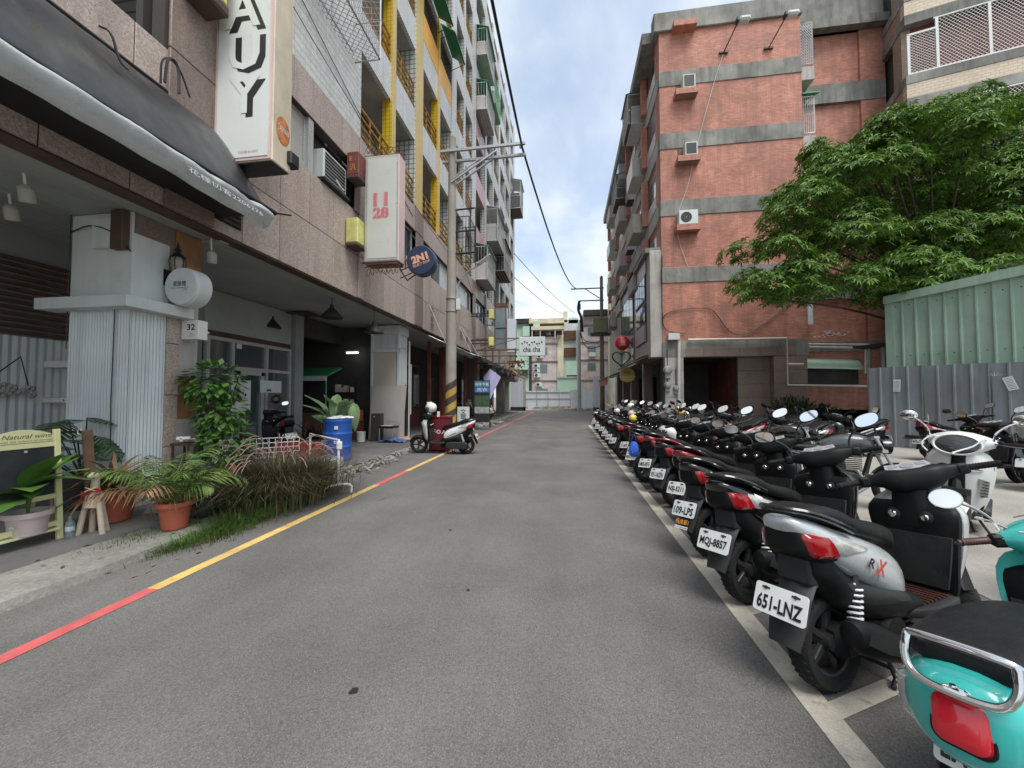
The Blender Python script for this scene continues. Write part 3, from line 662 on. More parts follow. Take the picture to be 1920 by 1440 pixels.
# walls behind the arcade
o = W(B); o.box(-7.8, -7.64, -1, 7.05, .12, ZS); bpart('arcade_wall', o, M['sheeti'])
o = W(B); corr(o, (-7.62, 2.0, 0), (-7.62, 6.9, 0), .12, 2.35, .09, .02, (1, 0, 0)); bpart('corrugated_panel', o, M['corr'])
for i in range(13):
    bpart('shutter_slat', W(B).box(-7.62, -7.57, 1.5, 6.7, 2.38 + i * .085, 2.38 + i * .085 + .05, .006), M['dbrown'])
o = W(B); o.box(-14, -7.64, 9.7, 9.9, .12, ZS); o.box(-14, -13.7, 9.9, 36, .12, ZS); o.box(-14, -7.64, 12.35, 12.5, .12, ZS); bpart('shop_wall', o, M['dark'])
bpart('shop_wall', W(B).box(-7.64, -7.6, 7.05, 9.9, 2.95, ZS), M['soff'])
bpart('shop_pillar', W(B).box(-7.8, -7.45, 9.62, 9.95, .12, ZS, .01), M['sheeti'])
bpart('shop_beam', W(B).box(-7.8, -7.5, 9.95, 12.35, 3.25, ZS), M['dark'])
bpart('arcade_partition', W(B).box(-9, CX - .98, 12.0, 12.2, .12, ZS), M['dark'])
# shop door and window under the arcade
D = bpart('shopfront', W(B).box(-7.66, -7.62, 7.1, 9.62, .12, 2.95), M['dbrown'])
o = W(B)
for y in (7.1, 7.72, 8.72, 9.55): o.box(-7.62, -7.54, y - .04, y + .04, .12, 2.8)
for z in (2.16, 2.78): o.box(-7.619, -7.545, 7.06, 9.59, z - .04, z + .04)
o.box(-7.618, -7.548, 7.06, 7.72, .8, .86); o.build('frame', M['alu'], D)
o = W(B); o.box(-7.6, -7.535, 7.82, 7.92, .2, 2.1); o.box(-7.6, -7.535, 8.54, 8.64, .2, 2.1); o.box(-7.6, -7.535, 7.82, 8.64, .12, .3); o.box(-7.6, -7.535, 7.82, 8.64, 2.02, 2.12); o.build('door', M['alu'], D)
for (a, b, z0, z1) in ((7.92, 8.54, .3, 2.02), (8.78, 9.5, .2, 2.12), (7.16, 7.68, .86, 2.12), (7.16, 7.68, 2.2, 2.74), (7.78, 8.68, 2.2, 2.74), (8.78, 9.5, 2.2, 2.74)): W(B).box(-7.615, -7.6, a, b, z0, z1).build('pane', M['glass'], D)
bpart('sill_wall', W(B).box(-7.617, -7.55, 7.06, 7.72, .12, .8), M['granb'])
# shops farther along: dark recess, red-brown posts, doors
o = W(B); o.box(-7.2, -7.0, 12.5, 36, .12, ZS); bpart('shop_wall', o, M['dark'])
for (y0, y1, z1, m) in ((13.2, 14.2, 2.6, 'dbrown'), (15.2, 17.4, 3.0, 'redbr'), (18.6, 19.4, 2.5, 'redbr'), (20.2, 21.3, 2.9, 'dbrown'), (24.6, 26.6, 2.8, 'redbr'), (28.6, 29.8, 2.6, 'dbrown'), (31, 32.2, 2.8, 'redbr')):
    q = bpart('shop_door', W(B).box(-7.0, -6.94, y0, y1, .12, z1), M[m]); W(B).box(-6.94, -6.93, y0 + .12, y1 - .12, .9, z1 - .12).build('pane', M['glass'], q)
for y in (14.6, 16.4, 20.0): bpart('shop_post', W(B).box(-5.5, -5.38, y, y + .12, .12, ZS - .1), M['redbr'])

# inside the open shop: stall awning, orange crate, counter, shelf and a lit tube
t = thing('market_stall', 'dim green topped stall deep inside the open shop', 'stall', (-8.1, 11.35, .12))
MB().prism([(-.8, -.4, 2.0), (.7, -.4, 2.0), (.7, .4, 2.3), (-.8, .4, 2.3)], (0, 0, .05)).build('canopy', M['gawn'], t); MB().box(-.8, .7, -.44, -.401, 1.88, 2.03).build('fringe', M['wpaint'], t)
for x in (-.75, .65): MB().tube([(x, -.35, 0), (x, -.35, 2.0)], .025, 6).build('post', M['gawn'], t)
MB().box(-.7, .55, -.3, .3, 0, .85, .01).build('counter', M['oldwood'], t)
t = thing('crate', 'orange plastic crate in the dim open shop', 'crate', (-6.85, 11.5, .12)); MB().box(-.28, .28, -.2, .2, .6, .95, .02).build('body', M['terra'], t); MB().box(-.3, .3, -.22, .22, 0, .6, .02).build('stack_base', M['redbr'], t)
t = thing('tube_lamp', 'lit white tube lamp deep inside the open shop', 'lamp', (-7.0, 11.7, 2.95)); MB().tube([(-.2, 0, 0), (.2, 0, 0)], .02, 8).build('tube', emit('lit_tube', (.9, 1, 1), 3), t); MB().box(-.23, .23, -.03, .03, .03, .07).build('holder', M['wpaint'], t)
t = thing('wire_rack', 'dark wire rack of goods inside the open shop', 'rack', (-7.25, 11.7, .12)); o = MB()
for z in (.5, 1.0, 1.5): o.box(-.3, .3, -.2, .2, z, z + .03)
for x in (-.3, .27):
    for y in (-.2, .17): o.box(x, x + .03, y, y + .03, 0, 1.9)
o.build('frame', M['dsteel'], t); rs = random.Random(4); o = MB()
for z in (.53, 1.03, 1.53):
    for k in range(4): x = -.28 + k * .15; o.box(x, x + .11, -.12, .1, z, z + rs.uniform(.12, .3), .01)
tag(o.build('goods', M['cream_p'], t), kind='stuff')

rs = random.Random(19); o = MB()
for i in range(200):
    x = rs.uniform(-4.6, -3.5) if rs.random() < .75 else rs.uniform(-5.6, -4.6); y = rs.uniform(2.6, 6.5); z = .13 if x < -4.56 else .092 if x < -4.0 else .012; a = rs.uniform(0, 6.28); l = rs.uniform(.01, .045); w_ = l * rs.uniform(.15, .5)
    d = Vector((cos(a), sin(a), rs.uniform(-.1, .3))) * l; n_ = Vector((-sin(a), cos(a), rs.uniform(-.3, .3))) * w_; p = Vector((x, y, z)); o.add([p - d, p + n_, p + d, p - n_], [(0, 1, 2, 3)])
tag(o.build('leaf_litter', M['lf_dry'], None, 0), 'scattered dead leaf litter on the kerb and arcade edge', 'leaf litter', kind='stuff')
# ------------------------------------------------------------------ left: signs, canopy, lamps
def rY(x0, y0, x1, y1, Y):
    a = aty(x0, (y0 + y1) / 2, Y); b = aty(x1, (y0 + y1) / 2, Y); c_ = aty((x0 + x1) / 2, y0, Y); d = aty((x0 + x1) / 2, y1, Y)
    return Vector(((a.x + b.x) / 2, Y, (c_.z + d.z) / 2)), b.x - a.x, c_.z - d.z
def ytext(p, s, px4, Y, m, bold=0, **k):
    c_, w_, h_ = rY(*px4, Y); return wtext(p, s, w_, h_, m, c_, (1, 0, 0), (0, 0, 1), bold=bold, **k)
def xtext(p, s, c_, w_, h_, m, sgn=1, **k):      # on a face looking along +x (sgn 1) or -x
    return wtext(p, s, w_, h_, m, c_, (0, sgn, 0), (0, 0, 1), **k)
zb = aty(503, 300, 4.55).z
t = thing('sign_box', 'tall white projecting sign with letters AUY and a stained yellow side', 'sign', (-4.4, 4.7, zb))
t0 = W(t).box(-4.84, -3.93, 4.553, 4.9, zb, 9.6, .01).build('body', M['signy'], t)
W(t).box(-4.82, -3.95, 4.54, 4.555, zb + .02, 9.58).build('front_frame', M['signp'], t)
W(t).box(-4.78, -3.99, 4.532, 4.541, zb + .06, 9.55).build('front_panel', M['signw'], t)
for ch, r in (('A', (427, -22, 496, 52)), ('U', (434, 62, 494, 131)), ('Y', (434, 145, 494, 213))):
    ytext(t, ch, (r[0] + 4, r[1] + 6, r[2] + 4, r[3] + 6), 4.531, M['ink'], .035, name='letter'); ytext(t, ch, (r[0] - 5, r[1] - 1, r[2] - 7, r[3] - 1), 4.528, M['signw'], .02, name='letter')
wtext(t, '01201040 04 010010', .3, .035, M['pinkink'], (-4.28, 4.531, zb + .13), (1, 0, 0), (0, 0, 1))
o = W(t); cc = Vector((-3.929, 4.74, zb + .52)); o.add([cc + Vector((0, .13 * cos(a), .2 * sin(a))) for a in [2 * pi * i / 20 for i in range(20)]], [tuple(range(20))]); o.build('oval_badge', mat('badge', (.45, .16, .05), .5, var=.6, vsc=9), t)
xtext(t, 'TAIWAN', cc + Vector((.002, 0, .02)), .2, .09, M['whiteink'])
W(t).box(-4.82, -3.95, 4.56, 4.88, zb - .012, zb + .001).build('underside', M['dsteel'], t)
o = W(t)
for z in (zb + .5, 7.5, 9): o.tube([(-4.84, 4.72, z), (-5.0, 4.72, z)], .03, 6)
o.build('bracket', M['dsteel'], t)
t = thing('box_lamp', 'small mouldy green box lamp behind the tall AUY sign', 'lamp', (-4.7, 4.25, 6.9)); W(t).box(-4.84, -4.5, 4.05, 4.4, 6.75, 7.9, .03).build('shade', M['ygreen'], t); W(t).box(-4.84, -4.48, 4.04, 4.41, 6.6, 6.752, .03).build('base', M['dbrown'], t)
t = thing('floodlight', 'small black floodlight under the tall AUY sign', 'lamp', (-4.0, 4.95, 5.0)); W(t).box(-4.0, -3.86, 4.82, 5.0, 4.82, 5.02, .02).build('housing', M['ink'], t); W(t).tube(chaikin([(-3.95, 4.9, 5.02), (-4.0, 4.92, 5.2), (-4.4, 4.95, 5.25), (-4.86, 4.95, 5.2)]), .02, 6).build('arm', M['rust'], t)
# retractable canopy
ye = 4.76
t = thing('canopy', 'long black shop canopy with a silver valance above the first bay', 'awning', (-4.5, 2, 4.4))
prof = [(-4.86, 5.24), (-4.69, 5.11), (-4.51, 4.90), (-4.34, 4.65), (-4.19, 4.39), (-4.09, 4.2), (-4.05, 4.1)]
prof = [tuple(p)[:2] for p in chaikin([(a, b, 0) for a, b in prof], 1)]
rc = random.Random(4); g = []; N = 40
for i in range(N + 1):
    y = -1.5 + (ye + 1.5) * i / N; sag = .008 * sin(i * 1.9) + .006 * sin(i * .7)
    pull = max(0, (i - N + 4) / 4) ** 2
    g.append([(x + sag * sin(j / len(prof) * pi) - pull * .10 * sin(j / len(prof) * pi), y, z + sag * sin(j / len(prof) * pi) - pull * .12 * sin(j / len(prof) * pi)) for j, (x, z) in enumerate(prof)])
W(t).sheet(g).build('fabric', M['awn'], t, 60)
o = W(t); e = g[-1]; o.add([Vector(p) for p in e] + [Vector((-4.86, ye, 4.1))], [tuple(range(len(e) + 1))]); o.build('end_cheek', M['awn'], t)
o = W(t); o.box(-4.86, -4.09, -1.5, ye - .05, 4.045, 4.095); o.tube([(-4.06, -1.5, 4.09), (-4.06, ye + .02, 4.09)], .035, 8); o.tube([(-4.86, -1.5, 5.255), (-4.86, ye, 5.255)], .03, 6)
for y in (0.5, 1.9, 3.2, 4.3): o.tube([(-4.86, y, 4.3), (-4.5, y, 4.12), (-4.08, y, 4.1)], .025, 6)
o.tube([(-4.06, ye, 4.09), (-3.9, ye + .14, 4.11)], .016, 6); o.build('frame', M['ink'], t)
g = []; N = 60
for i in range(N + 1):
    y = -1.5 + (ye + 1.4) * i / N; row = []
    tw = max(0, (i - 44) / 16)
    for j in range(9):
        a = -.9 + j / 8 * 2.6; r = .115 + .012 * sin(i * 1.3 + j) * (.4 + tw) 
        row.append((-4.1 + r * cos(a - 1.0) * .75 + .03, y, 3.955 + tw * -.05 + r * .95 * sin(a - .2) - tw * .02 * sin(j * 2 + i)))
    g.append(row)
v = W(t).sheet(g).build('valance', M['silver'], t, 60)
wtext(t, '花様切客2206276', 1.0, .07, flat('grey_letter', (.5, .52, .52), .5), (-3.965, 3.95, 3.92), (0, 1, -.015), (-.25, 0, 1))
o = W(t); o.tube(chaikin([(-4.5, 3.0, 5.12), (-4.42, 3.05, 5.1), (-4.4, 3.1, 4.85), (-4.36, 3.16, 4.8)]), .012, 5); o.tube(chaikin([(-4.72, 3.75, 5.2), (-4.72, 3.75, 5.55), (-4.72, 3.95, 5.6), (-4.72, 4.1, 5.3)], 3), .012, 5); o.tube(chaikin([(-4.6, 3.7, 5.15), (-4.6, 3.72, 5.5), (-4.6, 3.85, 5.5), (-4.6, 3.86, 5.15)], 3), .016, 5)
o.build('loose_cable', M['ink'], t)
t = thing('ac_recess', 'dark louvred recess in the granite fascia below the canopy', 'vent', (-4.9, 4.3, 4.3)); o = W(t); o.box(XF + .019, XF + .03, 3.95, 5.05, 4.0, 4.32); o.build('opening', M['ink'], t)
o = W(t)
for i in range(4): o.box(XF + .0301, XF + .05, 3.97, 5.03, 4.02 + i * .075, 4.05 + i * .075)
o.build('louvre', M['dsteel'], t)
# window air conditioner on the first floor
def window_ac(x, y0, y1, z0, z1, d, label, sgn=1):
    t = thing('air_conditioner', label, 'air conditioner', (x, (y0 + y1) / 2, z0))
    W(t).box(x, x + sgn * d, y0, y1, z0, z1, .015).build('case', M['wpaint'], t)
    W(t).box(x + sgn * d, x + sgn * (d + .008), y0 + .05, y1 - .05, z0 + .05, z1 - .05).build('grille', M['gplas'], t)
    o = W(t)
    for i in range(8): zz = z0 + .06 + (z1 - z0 - .12) * i / 7; o.box(x + sgn * (d + .0081), x + sgn * (d + .016), y0 + .05, y1 - .05, zz - .008, zz + .008)
    o.build('fin', M['gsteel'], t)
    o = W(t); o.box(x, x + sgn * (d + .06), y0 - .05, y1 + .05, z0 - .05, z0 - .001); o.build('shelf', M['dsteel'], t); return t
ac = window_ac(XF - .3, 6.95, 7.75, 5.93, 6.55, .34, 'white window air conditioner in the first-floor recess beside the AUY sign')
W(ac).tube(chaikin([(XF + .22, 7.1, 5.95), (XF + .3, 7.2, 5.8), (XF + .25, 7.35, 5.85), (XF + .1, 7.4, 6.0)], 3), .014, 6).build('drain_hose', M['pvc'], ac)
# 1128 sign
Y1 = 8.0; zt1 = aty(712, 291, Y1).z; zb1 = aty(712, 490, Y1).z; xa = -4.53; xb = -3.71
t = thing('sign_box', 'tall grey projecting sign with pink numbers 11 28', 'sign', (-4.1, 8.15, zb1))
W(t).box(xa, xb, Y1 + .004, Y1 + .33, zb1, zt1, .008).build('body', M['signp'], t)
W(t).box(xa + .02, xb - .02, Y1 - .008, Y1 + .006, zb1 + .02, zt1 - .02).build('front_frame', M['alu'], t)
W(t).box(xa + .07, xb - .06, Y1 - .014, Y1 - .007, zb1 + .07, zt1 - .07).build('front_panel', M['signg'], t)
for (s_, r) in (('11', (700, 361, 727, 386)), ('28', (699, 388, 729, 409))):
    ytext(t, s_, r, Y1 - .016, M['pinkink'], .05, name='number')
    c_, w_, h_ = rY(*r, Y1 - .018)
    W(t).box(c_.x - w_ * .27, c_.x - w_ * .25, Y1 - .0205, Y1 - .0195, c_.z - h_ * .45, c_.z + h_ * .45).box(c_.x + w_ * .25, c_.x + w_ * .27, Y1 - .0205, Y1 - .0195, c_.z - h_ * .45, c_.z + h_ * .45).build('inline', M['signg'], t)
W(t).box(xa + .02, xb - .02, Y1 + .02, Y1 + .31, zb1 - .06, zb1 - .001).build('underside', M['dbrown'], t)
def scroll(o, x0, x1, y, z0, z1, n, rn):
    for i in range(n):
        cx = x0 + (x1 - x0) * (i + .5) / n; r = (x1 - x0) / n * .62; cz = z0 + (z1 - z0) * rn.uniform(.35, .65); s_ = rn.choice((-1, 1))
        o.tube([(cx + s_ * r * (1 - k / 14) * cos(k * .62), y + rn.uniform(-.01, .01), cz + (z1 - z0) * .55 * (1 - k / 14) * sin(k * .62)) for k in range(13)], .009, 4)
rn = random.Random(2)
o = W(t); o.tube([(xa - .02, Y1 + .03, zt1 + .02), (xb + .04, Y1 + .03, zt1 + .02)], .012, 4)
for y in (Y1 + .03, Y1 + .3): scroll(o, xa, xb + .03, y, zt1 + .02, zt1 + .2, 8, rn)
o.build('top_scrollwork', M['rust'], t)
o = W(t); o.tube([(xa - .0, Y1 + .05, zb1 - .1), (xb + .02, Y1 + .05, zb1 - .1)], .012, 4); scroll(o, xa + .03, xb, Y1 + .05, zb1 - .33, zb1 - .1, 8, rn); o.build('bottom_scrollwork', M['rust'], t)
o = W(t)
for z in (zb1 + .6, zt1 - .5): o.tube([(xa, Y1 + .16, z), (-5.0, Y1 + .16, z)], .03, 6)
o.build('bracket', M['dsteel'], t)
t = thing('box_lamp', 'dark red box lamp with gold letters on the pillar beside the 11 28 sign', 'lamp', (-4.7, 7.9, 6.5)); W(t).box(-4.84, -4.55, 7.75, 8.1, 6.45, 6.98, .02).build('shade', M['redbr'], t); W(t).box(-4.84, -4.53, 7.73, 8.12, 6.36, 6.452, .02).build('base', M['dbrown'], t)
wtext(t, '汎', .15, .15, M['gold'], (-4.69, 7.748, 6.62), (1, 0, 0), (0, 0, 1)); wtext(t, 'E :', .15, .1, M['gold'], (-4.69, 7.748, 6.82), (1, 0, 0), (0, 0, 1))
t = thing('box_lamp', 'yellow-green box lamp low on the pillar beside the 11 28 sign', 'lamp', (-4.7, 7.9, 4.9)); W(t).box(-4.84, -4.55, 7.75, 8.1, 4.92, 5.48, .02).build('shade', M['ygreen'], t); W(t).box(-4.84, -4.53, 7.73, 8.12, 4.84, 4.921, .02).build('base', M['dbrown'], t)
# round 2N1 sign
Y2 = 8.28; c2 = aty(792, 491, Y2); R2 = .335
t = thing('round_sign', 'round navy shop sign reading 2N1 select shop', 'sign', c2)
MB().lathe([(R2 - .015, -.13), (R2, -.115), (R2, .1), (R2 - .012, .13)], 36, (0, .0, 0), 'y').build('drum', M['navy'], t)
a = radians(18); xd = Vector((cos(a), 0, sin(a))); yd = Vector((-sin(a), 0, cos(a)))
text('2N1', .40, .18, M['peach'], t, Vector((0, -.134, 0)) + yd * .05, xd, yd, bold=.06)
text('SELECT SHOP', .42, .06, M['peach'], t, Vector((0, -.134, 0)) - yd * .09, xd, yd, bold=.02)
o = MB()
for zz in (.16, -.02, -.2): o.tube([(-R2 - .22, .05, zz - .14), (-R2 * .75, .05, zz - .02)], .014, 4)
o.tube([(-R2 - .24, .05, .35), (-R2 - .24, .05, -.1), (-R2 - .05, .05, -.4), (-R2 * .4, .05, -.24)], .022, 4); o.tube([(-R2 - .12, .1, .22), (-R2 - .12, .1, -.12)], .018, 4); o.tube([(-R2 - .24, .05, .1), (-1.9, .2, .1)], .022, 4); o.build('bracket', M['rust'], t)
# raised characters on the granite
for (y, z, s_) in ((11.3, 4.55, '茶'), (11.3, 4.25, '舍'), (11.3, 3.97, '室')):
    tag(wtext(None, s_, .34, .25, flat('green_letter' + s_, (.05, .085, .06), .5), (XF + .02, y + 2.0, z + .1), (0, 1, 0), (0, 0, 1), name='raised_letter', th=.03), 'dark green raised character %s on the granite fascia beside the pole' % {'茶': 'at the top', '舍': 'in the middle', '室': 'at the bottom'}[s_], 'letter', 'raised characters on the fascia')
for i, s_ in enumerate('花坊店'):
    tag(wtext(None, s_, .5, .42, M['navy'], (XF + .02, 17.2 + i * 1.1, 4.35), (0, 1, 0), (0, 0, 1), name='raised_letter', th=.03), 'dark raised character on the granite fascia beyond the pole, %s of three' % ('nearest', 'middle', 'farthest')[i], 'letter', 'raised characters on the fascia')
# round flower shop sign with arm, wall lantern, number 32 box
c3 = aty(352, 540, 4.42)
t = thing('round_sign', 'round white lightbox sign on an arm from the first column', 'sign', c3)
R3 = .255; MB().lathe([(.01, -.1), (R3 - .04, -.1), (R3 - .012, -.095), (R3 - .005, -.06), (R3, -.055), (R3, .12), (R3 - .01, .13)], 40, (0, 0, 0), 'y').build('drum', M['wpaint'], t)
text('花珍苑', .2, .07, M['ink'], t, (-.01, -.1015, .03), (1, 0, 0), (0, 0, 1), bold=.015); text('HANA FLOWER SHOP', .27, .016, M['ink'], t, (-.01, -.1015, -.025), (1, 0, 0), (0, 0, 1)); text('花店', .06, .016, M['ink'], t, (.08, -.1015, -.05), (1, 0, 0), (0, 0, 1))
o = MB(); o.tube([(-R3, .02, 0), (-.62, .02, -.01)], .014, 6); o.tube([(-.55, .02, -.01), (-.72, .02, -.18)], .01, 6); o.tube([(-.62, .02, .1), (-.62, .02, -.15)], .014, 5); o.build('arm', M['pvc'], t)
c4 = atx(333, 500, CX + .17)
t = thing('wall_lantern', 'old black iron wall lantern with glass panes on the wood facing', 'lamp', c4)
o = MB()
for i in range(6):
    a = i * pi / 3; o.tube([(.05 * cos(a), .05 * sin(a), -.14), (.095 * cos(a), .095 * sin(a), .06), (.07 * cos(a), .07 * sin(a), .12)], .007, 4)
o.lathe([(.07, .12), (.09, .12), (.05, .17), (.025, .2), (.045, .22), (.02, .25), (.012, .3), (.002, .34)], 10); o.lathe([(.015, -.2), (.05, -.16), (.055, -.14)], 10); o.tube(chaikin([(0, 0, -.17), (-.06, 0, -.24), (-.15, 0, -.14)]), .014, 6); o.box(-.17, -.15, -.05, .05, -.26, -.04); o.build('frame', M['ink'], t)
MB().lathe([(.045, -.14), (.085, .06), (.065, .12)], 6, cap=False).build('glass', mat('lantern_glass', (.22, .2, .16), .2), t)
c5 = aty(361, 619, 4.62)
t = thing('number_sign', 'small white box sign with house number 32', 'sign', c5); MB().box(-.16, .115, -.02, .12, -.13, .135, .004).build('box', M['whitep'], t)
text('32', .13, .085, M['ink'], t, (.0, -.0215, .04), (1, 0, 0), (0, 0, 1), bold=.02); text('OPEN', .06, .014, M['ink'], t, (.0, -.0215, -.05), (1, 0, 0), (0, 0, 1)); text('10:30-18:30', .11, .014, M['ink'], t, (.0, -.0215, -.085), (1, 0, 0), (0, 0, 1))
MB().tube([(0, .12, 0), (0, .24, 0)], .02, 6).build('bracket', M['pvc'], t)
# arcade ceiling lamps
def pendant(px_, py_, Z, R_, label, lit=False):
    c_ = atz(px_, py_, Z); t = thing('pendant_lamp', label, 'lamp', c_, group='pendant lamps under the arcade')
    MB().lathe([(R_, 0), (R_ * .95, .03), (R_ * .35, .2), (R_ * .18, .24), (R_ * .18, .3), (.02, .32)], 24).build('shade', M['gplas'] if not lit else M['dsteel'], t)
    MB().lathe([(.02, .0), (R_ * .93, .004)], 24, cap=False).build('diffuser', M['wpaint'] if not lit else emit('lit_diffuser', (1, .62, .28), 1.3), t)
    MB().tube([(0, 0, .31), (0, 0, ZS - c_.z)], .01, 5).build('cord', M['ink'], t)
pendant(622, 596, 3.35, .25, 'grey pendant lamp nearest the fascia under the arcade'); pendant(510, 615, 3.3, .22, 'dark pendant lamp in front of the shop door'); pendant(701, 624, 3.2, .26, 'lit pendant lamp with a warm glow beside the white column', True)
def spot(px_, py_, Z, label):
    c_ = atz(px_, py_, Z); t = thing('spotlight', label, 'lamp', c_)
    MB().lathe([(.055, -.08), (.062, -.07), (.062, .06), (.035, .09)], 14, (0, 0, 0), 'z').build('can', M['bandl'], t); MB().lathe([(.01, -.075), (.052, -.079)], 14, cap=False).build('lens', M['hlens'], t); MB().tube([(0, 0, .1), (0, 0, ZS - c_.z)], .012, 5).build('stem', M['pvc'], t)
    t.rotation_euler = (.25, .2, 0)
spot(50, 365, 3.62, 'white spotlight can on the ceiling at the left edge, right one'); spot(22, 400, 3.62, 'white tilted spotlight can at the left edge of the ceiling'); spot(397, 483, 3.55, 'small white track spotlight behind the lantern')
t = thing('camera_dome', 'black dome camera on the ceiling behind the round white sign', 'camera', atz(392, 582, 3.5)); MB().ell((0, 0, 0), .1, .1, .1).build('dome', M['ink'], t); MB().tube([(0, 0, .08), (0, 0, .35)], .03, 6).build('stem', M['ink'], t)
t = thing('ceiling_vent', 'brown square vent panel in the arcade ceiling', 'vent', atz(565, 590, ZS - .03)); MB().box(-.4, .4, -.3, .3, -.01, .01).build('panel', M['dbrown'], t)
# posters and notices on the shop door
def notice(px4, X, m, label, items, cat='notice'):
    a = atx(px4[0], px4[1], X); b = atx(px4[2], px4[3], X); zt = a.z; zb_ = atx(px4[0], px4[3], X).z
    t = thing('notice', label, cat, (X, (a.y + b.y) / 2, (zt + zb_) / 2)); MB().box(-.004, .004, -(b.y - a.y) / 2, (b.y - a.y) / 2, -(zt - zb_) / 2, (zt - zb_) / 2).build('sheet', M[m], t)
    for (s_, y, z, w_, h_, mm) in items: text(s_, w_ * (b.y - a.y), h_ * (zt - zb_), M[mm], t, (.006, y * (b.y - a.y), z * (zt - zb_)), (0, 1, 0), (0, 0, 1), bold=.02)
    return t, b.y - a.y, zt - zb_
n_, wd, hh = notice((434, 712, 469, 772), -7.52, 'signw', 'cream poster with MM logo on the glass door', [('MM', -.12, -.12, .34, .09, 'ink'), ('Mini\nMarket', .22, -.12, .24, .09, 'ink')], 'poster')
o = MB(); o.tube([(.006, wd * -.12, hh * .2), (.006, wd * .12, hh * .2), (.006, wd * .12, hh * .02), (.006, wd * -.12, hh * .02)], .006, 4, closed=True); o.tube([(.006, wd * -.12, hh * .11), (.006, wd * .12, hh * .11)], .004, 4); o.ell((.006, wd * .22, hh * .03), .003, .03, .035, 10, 6); o.build('drawing', M['ink'], n_)
notice((488, 713, 527, 736), -7.53, 'wfilm', 'grey-blue MM sign on the shop window', [('MM', -.1, -.3, .2, .22, 'ink'), ('8', 0, .15, .14, .36, 'whiteink')], 'sign')
notice((444, 642, 453, 653), -7.58, 'signw', 'tiny white note high on the shop transom', [])
# ------------------------------------------------------------------ left: farther shop awnings, signs, poles and wires
def awning(y0, y1, z, d, label, m='awn', drop=.35):
    t = thing('shop_awning', label, 'awning', (XF + d / 2, (y0 + y1) / 2, z), group='awnings over the farther shops')
    o = W(t); n = 10
    g = [[(XF + .02 + d * j / 4, y0 + (y1 - y0) * i / n, z - drop * (j / 4) ** 1.2 + .015 * sin(i * 2.1 + j)) for j in range(5)] for i in range(n + 1)]
    o.sheet(g).build('fabric', M[m], t, 60)
    o = W(t); o.sheet([[(XF + .02 + d, y0 + (y1 - y0) * i / n, z - drop - .18 * j - .02 * j * sin(i * 1.7)) for i in range(n + 1)] for j in (0, 1)]).build('valance', M[m], t, 60)
    o = W(t); o.tube([(XF + d, y0, z - drop), (XF + d, y1, z - drop)], .02, 6)
    for y in (y0 + .02, y1 - .02): o.tube([(XF, y, z - .02), (XF + d, y, z - drop - .01)], .015, 5); o.tube([(XF + .02, y, z + 1.1), (XF + d * .9, y, z - drop)], .01, 4)
    o.build('frame', M['alu'], t)
awning(13.0, 16.8, 3.72, .75, 'first dark awning over the shops beyond the concrete pole'); awning(17.2, 21.8, 3.7, 1.0, 'second dark awning, half way along the far shops', 'awn'); awning(22.4, 27.6, 3.55, 1.25, 'third grey awning near the far end of the shops', 'gplas'); awning(28.2, 33.5, 3.5, 1.3, 'farthest grey awning, beside the white sheet hoarding', 'bandl')
t = thing('awning_roll', 'short bluish awning roll beneath the third awning', 'awning', (-4.2, 24.5, 3.1)); W(t).tube([(-4.0, 22.6, 3.15), (-3.75, 25.0, 3.1)], .12, 10).build('roll', mat('blue_roll', (.12, .2, .27), .5), t)
t = thing('duct_pipe', 'grey round duct end under the farthest awning', 'pipe', (-3.5, 27, 2.9)); W(t).tube([(-4.6, 27.6, 2.95), (-3.5, 27.2, 2.85)], .32, 16).build('pipe', M['silver'], t)
# posters stand, hanging banner
P_ = aty(904, 740, 17.0)
t = thing('poster_board', 'tall blue, white and green poster board standing before the far shops', 'poster', (P_.x, 17.0, .1))
W(t).box(P_.x - .36, P_.x + .36, 16.97, 17.03, .35, 2.25, .01).build('board', M['gplas'], t)
for (z0, z1, c_, nm) in ((1.95, 2.2, (.09, .24, .33), 'a'), (1.7, 1.93, (.06, .16, .42), 'b'), (1.1, 1.55, (.05, .1, .05), 'c'), (.75, 1.05, (.3, .33, .32), 'd')): W(t).box(P_.x - .34, P_.x + .34, 16.962, 16.971, z0, z1).build('poster', mat('poster_' + nm, c_, .5, var=.5, vsc=9), t)
wtext(t, '洗衣', .5, .16, M['whiteink'], (P_.x, 16.96, 1.82), (1, 0, 0), (0, 0, 1)); wtext(t, '咖啡 早餐', .6, .12, M['whiteink'], (P_.x, 16.96, 2.07), (1, 0, 0), (0, 0, 1))
W(t).box(P_.x - .4, P_.x - .34, 16.98, 17.02, .1, .36).box(P_.x + .34, P_.x + .4, 16.98, 17.02, .1, .36).build('leg', M['dsteel'], t)
P_ = aty(919, 722, 19.5)
t = thing('banner', 'pale lilac banner sheet hanging askew under the far awnings', 'banner', (P_.x, 19.5, P_.z)); MB().prism([(-.35, 0, .45), (.0, 0, .85), (.55, .1, .42), (.0, .0, -.75), (-.32, 0, -.3)], (0, .02, 0)).build('sheet', mat('lilac', (.42, .40, .62), .6), t); MB().tube([(0, 0, .85), (-.2, .1, 1.4)], .008, 4).build('cord', M['ink'], t)
P_ = aty(869, 778, 15.0)
t = thing('paper_sign', 'small white paper sign with dark characters beside the pole', 'sign', (P_.x, 15, .12)); W(t).box(P_.x - .25, P_.x + .25, 14.98, 15.0, .5, 1.1).build('sheet', M['signw'], t); wtext(t, '文\n章', .25, .42, M['ink'], (P_.x, 14.978, .8), (1, 0, 0), (0, 0, 1)); W(t).box(P_.x - .27, P_.x + .27, 15.001, 15.05, .1, .5).build('stand', M['redbr'], t)
